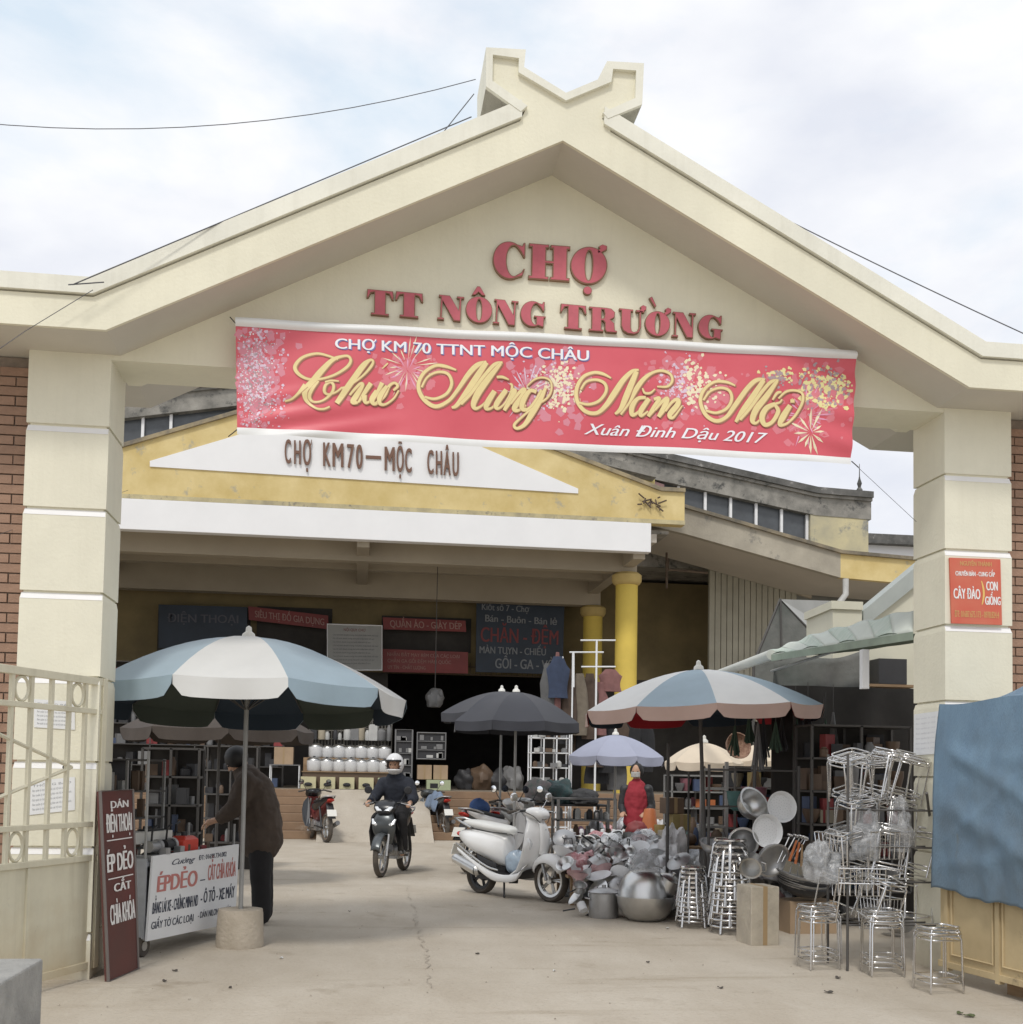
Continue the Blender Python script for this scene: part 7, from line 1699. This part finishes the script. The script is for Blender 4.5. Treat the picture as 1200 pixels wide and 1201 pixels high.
# shelving behind, under the awning
for j, (px0, px1, Y, lo, hi, lb) in enumerate(((862, 950, 4.9, .35, 1.55, 'wide shelf rack of household goods behind the pans'), (952, 1068, 2.5, .35, 1.95, 'dark shelf rack under the awning beside the right pillar'), (788, 862, 7.6, .3, 1.45, 'pale metal shelf rack behind the fringed parasol'))):
    a, c = at(px0, 950, Y).x, at(px1, 950, Y).x; nz = 5; shelf_rack(lb, a, c, Y, lo, hi, 2, nz, darkpole if j != 2 else steelp, depth=.4)
    o = MB().box(a, c, Y+.43, Y+.45, 0, hi+.02).build('dark_backdrop', dark, None); tag(o, 'added black backdrop behind the '+lb, 'sheet')  # black backdrop added to darken the depth behind each rack
    for k in range(nz):
        z = lo+(hi-lo)*k/nz+.012; nn = int((c-a)/.12)
        scatter_goods(a+.04, c-.04, Y+.10, z, nn, allm if (j != 1 or k < 3) else [PC['dark'], PC['brown'], PC['grey']], (.10, .24), (.08, .14), lbl=('assorted ware', 'boxed good', 'small packet')[j], where=f'{ORD[k]} shelf of the '+('pan rack', 'awning rack', 'pale rack')[j], seed=60+10*j+k, name='ware', cat='ware', kinds=('box', 'cyl', 'bowl', 'box'))
        if j < 2: scatter_goods(a+.04, c-.04, Y+.28, z, nn, [PC['dark'], PC['brown'], PC['grey'], PC['red'], PC['blue']], (.14, .27), (.09, .15), lbl='rear packed item', where=f'{ORD[k]} shelf of the '+('pan rack', 'awning rack')[j], seed=160+10*j+k, name='ware', cat='ware', kinds=('box',))
# big bright plastic ware standing in the right stall
for k, (px, py, Y, r, h, m, lb) in enumerate([(948, 985, 3.2, .14, .22, 'orange', 'orange plastic basket right of the ladles'), (948, 960, 3.4, .13, .18, 'orange', 'second orange plastic basket above the first'), (965, 958, 3.3, .15, .22, 'white', 'white plastic bowl stack right of the orange baskets'), (985, 955, 3.0, .12, .5, 'blue', 'pale blue tall bin left of the piled stools'), (972, 930, 3.6, .12, .25, 'cream', 'cream pot with greenery above the white bowls'), (866, 940, 3.6, .12, .2, 'teal', 'teal bowl behind the tilted pan'), (885, 935, 3.7, .13, .2, 'pink', 'pink bowl above the tilted pan')]):
    q = at(px, py, Y); add_bowl(lb, Vector((q.x, Y, q.z-h/2)), r, h, {'blue': mat('pale_blue_plastic', (.28, .36, .46), .4)}.get(m, PC[m]), name='plastic_basin', cat='basin')
a_, c_ = at(905, 850, 3.36), at(1090, 850, 3.36); o = MB().grid(lambda u, v: Vector((a_.x+(c_.x-a_.x)*u, 3.36+.03*math.sin(u*19), (at(1000, 806, 3.36).z)*v)), 40, 2).build('shade_sheet', dark, None, smooth=60, solid=.006); tag(o, 'added black sheet standing in for shade under the awning', 'sheet')  # sheet added so the space beneath the awning reads as deep shade
# things hanging from the awning: brooms, bags, ropes
random.seed(17)
hm_ = [PC['dark'], PC['dark'], mat('hanging_green', (.06, .10, .07), .9), PC['grey'], mat('straw', (.38, .27, .16), .9, var=.3, vs=12)]
for k in range(12):
    px = 862+11*k+random.uniform(-6, 6); Y = random.uniform(2.9, 3.4); q = at(px, 838+random.uniform(-6, 14), Y); ln = random.uniform(.22, .55); m = random.choice(hm_[:4])
    t = thing('hanging_brush', f'{ORD[k]} bunch of brushes from the left hanging under the awning', 'brush', q)
    MB().cyl((0, 0, .28), (0, 0, 0), .004, n=4).build('string', darkpole, t); b = MB()
    for j in range(14): a = random.uniform(0, 2*PI); r_ = random.uniform(.01, .07); b.tube([(0, 0, 0), (r_*.5*math.cos(a), r_*.5*math.sin(a), -ln*.5), (r_*math.cos(a), r_*math.sin(a), -ln*random.uniform(.8, 1))], .010, 4)
    stuff(b.build('bristles', m, t))
q = at(862, 877, 5.2); t = thing('basket', 'round brown woven basket hanging before the cream parasol', 'basket', q); t.rotation_euler = (R(75), 0, R(10))
MB().lathe([(0, 0), (.10, .0), (.15, .05), (.165, .10), (.155, .10), (.14, .05), (.09, .012), (0, .012)], 24).build('body', mat('woven_brown', (.24, .13, .09), .9, c2=(.45, .30, .22), vs=30, bump=.8, bs=60), t, smooth=40)
q = at(886, 925, 4.0); t = thing('guitar_shaped_mat', 'fan shaped straw mat hanging on a pole behind the pans', 'mat', q)
MB().prism([(-.03, .22), (.03, .22), (.05, .08), (.12, -.08), (.13, -.16), (-.13, -.16), (-.12, -.08), (-.05, .08)], -.01, .01).build('mat', hm_[4], t)
# poles of the stalls
for k, (px, y0, y1, Y, r, lb) in enumerate([(784, 872, 1005, 3.6, .018, 'black stall pole just right of the woman in red'), (886, 850, 960, 4.0, .016, 'dark stall pole behind the straw mat'), (932, 812, 1000, 3.0, .016, 'dark stall pole right of the upper colander'), (808, 905, 1000, 3.8, .012, 'thin dark pole between the woman and the table')]):
    q = at(px, y0, Y); t = thing('pole', lb, 'pole', (q.x, q.y, 0)); MB().cyl((0, 0, 0), (0, 0, q.z), r, n=8).build('shaft', darkpole, t, smooth=50)
t = thing('ladder', 'pale aluminium ladder standing behind the big fringed parasol', 'ladder', (at(823, 940, 5.0).x, 5.0, 0)); 
hl = at(823, 893, 5.0).z; wl = at(852, 893, 5.0).x-at(823, 893, 5.0).x
for x in (0, wl): MB().box(x-.018, x+.018, -.02, .02, 0, hl).build('rail', alud, t)
for k in range(7): MB().box(.018, wl-.018, -.015, .015, .16+k*hl/7.2, .19+k*hl/7.2).build('rung', alud, t)

# ------------------------------------------------------------------ awning, tent, small house on the right
awn = mat('awning_green', (.42, .52, .44), .7, c2=(.60, .64, .58), vs=4, stretch=(1, 8, 1)); awd = mat('awning_dark_green', (.13, .17, .13), .8, var=.2)
t = thing('awning', 'green and white awning on a long white pole reaching out from behind the right pillar', 'awning')
e = [at(766, 818, 7.6), at(905, 768, 3.2), at(1015, 750, 1.2), at(1071, 741, .5)]
b = MB(); b.tube([e[0], e[0].lerp(e[1], .5), e[1]], .03, 10, rr=[.030, .042, .055]); b.build('roller', mat('awning_roller', (.56, .58, .54), .5, var=.1), t, smooth=60)
def aw(u, v):
    P = e[1].lerp(e[3], u); far = P+Vector((1.5, .1, .22)); q = P.lerp(far, v); q.z += .02*math.sin(u*24)*(1-v)-.06*math.sin(v*PI); return q
MB().grid(aw, 40, 12).build('sheet', awd, t, smooth=60, solid=.006)
top_ = [at(886, 770, 3.7), at(960, 742, 2.5), at(1072, 715, .9)]
def strip_(u, v):
    a = e[1].lerp(e[3], u); q = u*2; c = top_[0].lerp(top_[1], q) if q < 1 else top_[1].lerp(top_[2], q-1); p = a.lerp(c, v); p.z += .012*math.sin(u*40+v*3)*v; return p
for k in range(9):
    MB().grid(lambda u, v: strip_((k+u)/9, v), 6, 6).build('canvas_stripe', awn if k % 2 else mat('awning_pale', (.62, .66, .60), .7, var=.1), t, smooth=60, solid=.006)
MB().grid(lambda u, v: e[1].lerp(e[3], u)+Vector((.0, 0, -.065*v)), 30, 2).build('valance', mat('awning_edge', (.30, .36, .29), .8, var=.2, vs=5), t, solid=.006)
MB().cyl(at(905, 787, 3.6), at(985, 762, 1.9), .014, n=8).build('lower_rail', steelp, t)
q = at(1014, 762, 1.25); MB().box(q.x-.03, q.x+.03, q.y-.03, q.y+.03, at(1014, 808, 1.25).z, q.z).build('bracket', whiteen, t)
# little house behind the right pillar
hw = mat('cream_side_wall', (.66, .64, .52), .85, var=.1, vs=1.2)
t = thing('outbuilding', 'small cream outbuilding with sloping grey coping behind the right pillar', 'building')
YH = 3.95
def hx_(px, py, Y=YH): p = at(px, py, Y); return (p.x, p.z)
MB().prism([hx_(1010, 740), (at(1300, 600, YH).x, hx_(1010, 740)[1]), hx_(1300, 500), hx_(1071, 690), hx_(1010, 736)], YH, YH+.15).build('gable_wall', hw, t)
a_ = hx_(1010, 900); MB().box(a_[0], at(1300, 600, YH).x, YH+.002, YH+.15, 0, hx_(1010, 740)[1]).build('wall', hw, t)
MB().prism([hx_(1010, 717), hx_(1010, 737), hx_(1300, 505), hx_(1300, 475)], YH-.06, YH+.2).build('coping', mat('grey_coping', (.40, .43, .41), .8, var=.1), t)
p0, p1, p2 = at(958, 710, YH+.5), at(977, 705, YH-.1), at(1011, 705, YH-.1)
b = MB(); zt_ = p1.z; 
for z0_, z1_, o_ in ((0, zt_-.09, 0), (zt_-.09, zt_, .03)):
    P = [Vector((p1.x-o_, p1.y-o_, 0)), Vector((p2.x+.0, p2.y-o_, 0)), Vector((p2.x, p2.y+.8, 0)), Vector((p0.x-o_, p0.y+.3, 0))]
    b.add([p+Vector((0, 0, z0_+.001)) for p in P]+[p+Vector((0, 0, z1_)) for p in P], [(3, 2, 1, 0), (4, 5, 6, 7), (0, 1, 5, 4), (1, 2, 6, 5), (2, 3, 7, 6), (3, 0, 4, 7)])
b.build('pier', hw, t)
MB().box(at(1016, 850, YH).x, at(1300, 850, YH).x, YH-.02, YH+.01, .4, at(1040, 812, YH).z).build('opening', dark, t)  # near-black slab on the wall paints in the dark of an opening
q0, q1 = at(1031, 772, YH-.3), at(1064, 803, YH-.3); tt = thing('crate', 'dark box on a high shelf under the awning by the right pillar', 'box', (q0.x, q0.y, q1.z)); MB().box(0, q1.x-q0.x, 0, .25, 0, q0.z-q1.z).build('body', PC['dark'], tt, bevel=.004)
MB().box(-.1, q1.x-q0.x+.1, 0, .28, -.03, -.001).build('shelf', wood, tt)
# grey tent
tg = mat('tent_canvas_dark', (.10, .11, .10), .85, c2=(.19, .19, .18), vs=2.2, bump=.3, bs=20); tlt = mat('tent_canvas_pale', (.36, .36, .34), .8, var=.12, vs=2)
t = thing('tent', 'dark grey canvas tent with a pale roof side behind the fringed parasol', 'tent')
YT = 6.8; TP = at(915, 703, YT); TLf = at(884, 778, YT); TRt = at(958, 748, YT); TR2 = at(985, 706, YT+2.2)
b = MB(); b.add([TP, TLf, Vector((TLf.x, TLf.y, TLf.z-.5)), Vector((TRt.x+.2, TRt.y, TLf.z-.5)), Vector((TRt.x+.2, TRt.y, TRt.z-.1)), TRt], [(0, 1, 2, 3, 4, 5)]); b.build('front_flap', tg, t, solid=.01)
b = MB(); b.add([TP, TRt, at(985, 745, YT+2.2), at(978, 705, YT+2.2)], [(0, 1, 2, 3)]); b.build('roof_side', tlt, t, solid=.01)
b = MB(); b.add([TP, TLf, TLf+Vector((.35, .9, 0)), TP+Vector((.35, .9, 0))], [(0, 1, 2, 3)]); b.build('roof_side', tg, t, solid=.01)
MB().tube([TLf, TP, TRt], .02, 6).build('frame', darkpole, t); MB().tube([Vector((TP.x, YT-.02, TP.z)), Vector((TP.x+.03, YT-.02, TLf.z-.4))], .014, 6).build('frame', darkpole, t)
for x in (TLf.x, TRt.x): MB().cyl((x, YT, 0), (x, YT, TLf.z), .02, n=6).build('post', darkpole, t)
def hang(u, v): a, c = at(908, 778, 3.5), at(1016, 764, 3.5); p = a.lerp(c, u); p.z -= (.85+.10*math.sin(u*5))*v-.03*math.sin(u*7); p.y += .05*math.sin(u*22)*v+.03*math.sin(u*9+v*4); return p
o = MB().grid(hang, 50, 14).build('canvas_curtain', tg, None, smooth=60, solid=.006); tag(o, 'dark grey canvas sheet hanging below the awning pole', 'curtain')

# ------------------------------------------------------------------ wares on the hall platform
Y1 = 18.5
def pz(px, py, Y): p = at(px, py, Y); return p
cook = mat('cooker_white', (.60, .60, .60), .35, var=.12, vs=8); cookg = mat('cooker_grey', (.34, .35, .36), .4, .5, var=.2, vs=6)
def cooker(label, loc, s, m, group):
    t = thing('rice_cooker', label, 'cooker', loc, 0, group); t.scale = (s, s, s)
    MB().lathe([(0, 0), (.15, 0), (.17, .03), (.175, .24), (.165, .26), (0, .26)], 18).build('body', m, t, smooth=45); MB().lathe([(.172, .262), (.16, .30), (.08, .335), (0, .34)], 18).build('lid', alu, t, smooth=50); MB().box(-.03, .03, -.03, .03, .335, .365).build('knob', blackp, t)
    return t
xs0, xs1 = pz(368, 900, Y1).x, pz(455, 900, Y1).x; zc0 = PH+.40
t = thing('counter', 'long counter of picture boxes carrying the white cookers', 'counter', (xs0-.25, Y1, PH)); Wc = xs1-xs0+.35
MB().box(0, Wc, .02, .7, 0, .38).build('body', PC['brown'], t); MB().box(-.02, Wc+.02, -.02, .72, .38, .40).build('top', wood, t)
pb = [mat('picture_box_cream', (.56, .52, .32), .6, var=.1, vs=6), mat('picture_box_green', (.40, .45, .28), .6, var=.1)]
for k in range(5):
    x = pz(362+22.5*k, 915, Y1-.1).x; tt = thing('picture_box', f'{ORD[k]} cream printed box from the left below the white cookers', 'box', (x, Y1-.24, PH+.003)); MB().box(-.17, .17, 0, .2, 0, .27).build('body', pb[0 if k < 4 else 1], tt, bevel=.004); MB().lathe([(0, 0), (.08, 0), (.09, .03), (.06, .05), (0, .055)], 14, (.0, -.003, .10), Matrix.Rotation(R(90), 3, 'X') @ Matrix.Scale(.5, 3, (0, 1, 0))).build('printed_pan', blackp, tt)
c0 = cooker('first white rice cooker from the left, lower row on the counter', Vector((xs0, Y1+.15, PH+.401)), .95, cook, 'rice cookers in two rows on the platform counter')
nn = 7
for r_ in range(2):
    for k in range(nn):
        if r_ == 0 and k == 0: continue
        dup(c0, Vector((xs0+(xs1-xs0)*k/(nn-1)*.97+.03*math.sin(k*7+r_), Y1+.15+.25*r_, PH+.401+.30*r_+(.0 if r_ == 0 else .02))), label=f'{ORD[k]} rice cooker from the left in the {"lower" if r_ == 0 else "upper"} row on the counter', scale=.90+.06*math.sin(k*3+r_))
MB_ = MB().box(xs0-.25, xs1+.2, Y1+.28, Y1+.60, PH+.401, PH+.715).build('riser', wood, None); tag(MB_, 'low wooden riser carrying the upper row of cookers', 'riser')
# grid panels behind
def grid_panel(label, px0, px1, py0, py1, Y, m, nx=16, nz=8):
    a, c = at(px0, py1, Y), at(px1, py0, Y); t = thing('wire_panel', label, 'panel', (a.x, Y, a.z)); w, h = c.x-a.x, c.z-a.z
    for k in range(nx+1): MB().cyl((w*k/nx, 0, 0), (w*k/nx, 0, h), .012, n=4).build('wire', m, t)
    for k in range(nz+1): MB().cyl((0, .012, h*k/nz), (w, .012, h*k/nz), .012, n=4).build('wire', m, t)
    return t
wm_ = mat('wire_grey', (.30, .29, .26), .5, .5)
grid_panel('left wire display panel behind the cookers', 362, 408, 838, 905, 19.6, wm_, 12, 7); grid_panel('right wire display panel behind the cookers', 412, 460, 835, 905, 19.6, wm_, 12, 7)
scatter_goods(at(365, 870, 19.5).x, at(458, 870, 19.5).x, 19.45, at(400, 868, 19.5).z, 12, [PC['grey'], PC['cream'], PC['dark'], PC['white']], (.2, .5), (.12, .22), lbl='hanging kitchen tool', where='on the wire panels behind the cookers', seed=71, name='kitchen_tool', cat='tool', kinds=('box', 'cyl'), dy=.02)
# framed displays
for px0, py0, px1, py1, lb in ((463, 856, 484, 912, 'tall narrow glass display cabinet left of the rider\'s helmet'), (489, 860, 523, 890, 'framed glass display box right of the rider\'s helmet')):
    Y = 18.9; a, c = at(px0, py1, Y), at(px1, py0, Y); t = thing('display_cabinet', lb, 'cabinet', (a.x, Y, a.z)); w, h = c.x-a.x, c.z-a.z
    MB().box(0, w, .03, .3, 0, h).build('case', PC['dark'], t); MB().tube([(0, 0, 0), (w, 0, 0), (w, 0, h), (0, 0, h)], .022, 6, closed=True).build('frame', PC['grey'], t)
    for k in range(1, 3 if h < 1 else 4): z = h*k/(3 if h < 1 else 4); MB().box(.02, w-.02, -.01, .03, z, z+.015).build('shelf', PC['grey'], t)
    random.seed(int(px0))
    for k in range(9 if h < 1 else 12):
        kk = 3 if h < 1 else 4; z = h*(k % kk)/kk+.03; o = small_box(PC['white'] if k % 2 else PC['grey'], random.uniform(.05, .16), .03, random.uniform(.05, .13)).build('item', PC['grey'] if k % 3 else PC['white'], t); o.location = (w*(.12+.76*random.random()), .015, z)
Y = 18.9; a, c = at(487, 912, Y), at(523, 893, Y)
for k in range(2): tt = carton(f'{("left", "right")[k]} brown carton below the framed glass display box', Vector((a.x+.22+.38*k, Y+.2, PH+.25)), .34, .3, .34, 0, cardb)
tt = thing('picture_box', 'greenish printed box right of the rider\'s shoulder', 'box', (at(514, 915, Y).x, Y-.2, PH+.002)); MB().box(-.28, .28, 0, .3, 0, .24).build('body', pb[1], tt, bevel=.004); MB().box(-.2, -.02, -.006, 0, .05, .16).build('printed_pan', blackp, tt)
# small table with carton at the left
Y = 18.6; a, c = at(315, 925, Y), at(352, 897, Y); tt = thing('table', 'thin legged table with a carton on the platform at left', 'table', (a.x, Y, PH)); w, h = c.x-a.x, c.z-PH
MB().box(0, w, 0, .5, h-.02, h).build('top', PC['grey'], tt)
for x in (.02, w-.02):
    for y in (.02, .48): MB().cyl((x, y, 0), (x, y, h-.02), .014, n=6).build('leg', whiteen, tt)
carton('brown carton on the thin legged table', Vector((a.x+w*.45, Y+.25, c.z)), w*.62, .35, .40, 0, cardb)
# dark stalls filling the left of the platform and behind the left umbrella
ysl = 6.0
for j, (px0, px1, Y, lo, hi, lb) in enumerate(((165, 232, 3.6, .5, 1.62, 'dark shelf rack of accessories behind the cart'), (238, 300, 8.4, .4, 1.75, 'dark shelf rack half hidden by the vendor'), (120, 330, 19.4, PH, 3.9, 'tall dark shelf wall on the platform at left'))):
    a, c = at(px0, 950, Y).x, at(px1, 950, Y).x; nz = 4 if j < 2 else 6; shelf_rack(lb, a, c, Y, lo, hi, 2 if j < 2 else 4, nz, darkpole, depth=.35)
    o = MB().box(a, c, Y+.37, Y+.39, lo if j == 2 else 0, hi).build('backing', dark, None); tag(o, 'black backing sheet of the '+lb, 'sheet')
    for k in range(nz):
        z = lo+(hi-lo)*k/nz+.012; nn = int((c-a)/(.10 if j < 2 else .22))
        scatter_goods(a+.04, c-.04, Y+.15, z, nn, [PC['dark'], PC['dark'], PC['dark'], PC['grey'], PC['brown'], PC['red'], PC['grey'], PC['blue'], PC['dark'], PC['dark']], (.08, .22) if j < 2 else (.15, .35), (.06, .11) if j < 2 else (.12, .22), lbl=('dark accessory', 'dark packet', 'dark bundle')[j], where=f'{ORD[k]} shelf of the '+('cart rack', 'vendor rack', 'platform rack')[j], seed=200+10*j+k, name='ware', cat='ware', kinds=('box', 'cyl', 'box'))
# hazy goods inside the dark doorway
for k, (px, py, r, m) in enumerate(((510, 825, .22, 'grey'), (565, 905, .3, 'brown'), (585, 900, .25, 'dark'), (545, 912, .25, 'dark'), (600, 895, .3, 'grey'))):
    q = at(px, py, 20.5); crumple(f'{("grey", "brown", "dark", "second dark", "larger grey")[k]} bundle in the dark doorway of the hall', Vector((q.x, 20.5, q.z-.1 if k == 0 else PH)), (r, r, r*1.2), PC[m], 90+k, name='bundle', cat='bundle', amp=.35)

q = at(510, 825, 20.5); o = MB().cyl((q.x, 20.5, q.z+.15), (q.x, 20.5, cz-.01), .012, n=6).build('cord', darkpole, None); tag(o, 'dark cord holding the grey bundle in the hall doorway', 'cord')
# ------------------------------------------------------------------ overhead cables
cab = mat('cable_black', (.10, .10, .11), .7)
def cable(label, pts, r=.008, sag=0):
    r *= .62
    P = []
    for i in range(len(pts)-1):
        a, c = pts[i], pts[i+1]
        for k in range(16): t_ = k/16; p = a.lerp(c, t_); p.z -= sag*4*t_*(1-t_); P.append(p)
    P.append(pts[-1]); o = MB().tube(P, r, 5).build('cable', cab, None, smooth=60); tag(o, label, 'cable'); return o
cable('thick black cable running up from the left eave to the crossed horn', [at(80, 334, -.6), at(122, 331, -.55), ], .007)
cable('straight black cable from the left eave up to the left horn', [at(85, 334, -.6), at(553, 137, -.3)], .007)
cable('thin sagging cable crossing the sky to the top of the left horn', [at(-260, 105, .0), at(558, 93, .0)], .005, .32)
cable('short thin cable dropping from the left horn to the roof', [at(556, 110, -.35), at(500, 180, -.3)], .006)
cable('cable crossing the left fascia diagonally to the ground side', [at(109, 340, -.52), at(30, 388, -.52), at(-60, 450, -.9)], .004)
cable('black cable falling from the right horn past the right eave', [at(742, 150, .2), at(820, 205, .1), at(1300, 436, -.6)], .007, .03)
cable('very thin wire below the banner towards the right pillar', [at(1003, 545, .2), at(1075, 612, .3)], .003)
cable('thin wire across the left pillar to the hall gable', [at(-40, 640, -.3), at(150, 575, 1.5)], .003)
# litter on the ground
random.seed(8)
lit = [mat('litter_'+k, c, .8) for k, c in (('leaf', (.10, .12, .05)), ('dark', (.08, .07, .06)), ('white', (.62, .62, .60)))]
for k, (px, py, m, sz, lb) in enumerate(((1137, 1193, 0, .05, 'green leaf scrap at the lower right edge'), (1126, 1190, 0, .04, 'second green leaf scrap beside the first'), (972, 1165, 1, .045, 'dark twig scrap below the leftmost stools'), (783, 1090, 2, .03, 'white paper scrap before the left stool stack'), (193, 1152, 1, .03, 'dark scrap in front of the cart'), (205, 1140, 1, .03, 'dark scrap nearest the castor'), (983, 1148, 1, .04, 'dark twig under the wire stools'), (575, 1010, 1, .03, 'dark scrap between the two motorbikes'), (330, 1125, 2, .025, 'small white scrap right of the concrete weight'), (410, 1070, 1, .02, 'tiny dark scrap in the middle of the yard'), (560, 1120, 1, .025, 'dark scrap on the bare ground before the scooter'), (650, 1140, 2, .02, 'pale scrap on the bare ground at lower centre'), (760, 1130, 1, .02, 'tiny dark scrap below the wrapped carton'), (270, 1160, 1, .02, 'tiny dark scrap at lower left of the yard'), (845, 1160, 1, .03, 'dark leaf scrap at the lower right of the yard'))):
    g = gr(px, py); o = MB().grid(lambda u, v: ((u-.5)*sz*1.3, (v-.5)*sz*(1-abs(u-.5)), .012+.005*math.sin(u*6+v*3)), 6, 3).build('litter', lit[m], None, smooth=60, solid=.003); o.location = g; o.rotation_euler = (0, 0, k*1.3); tag(o, lb, 'litter')
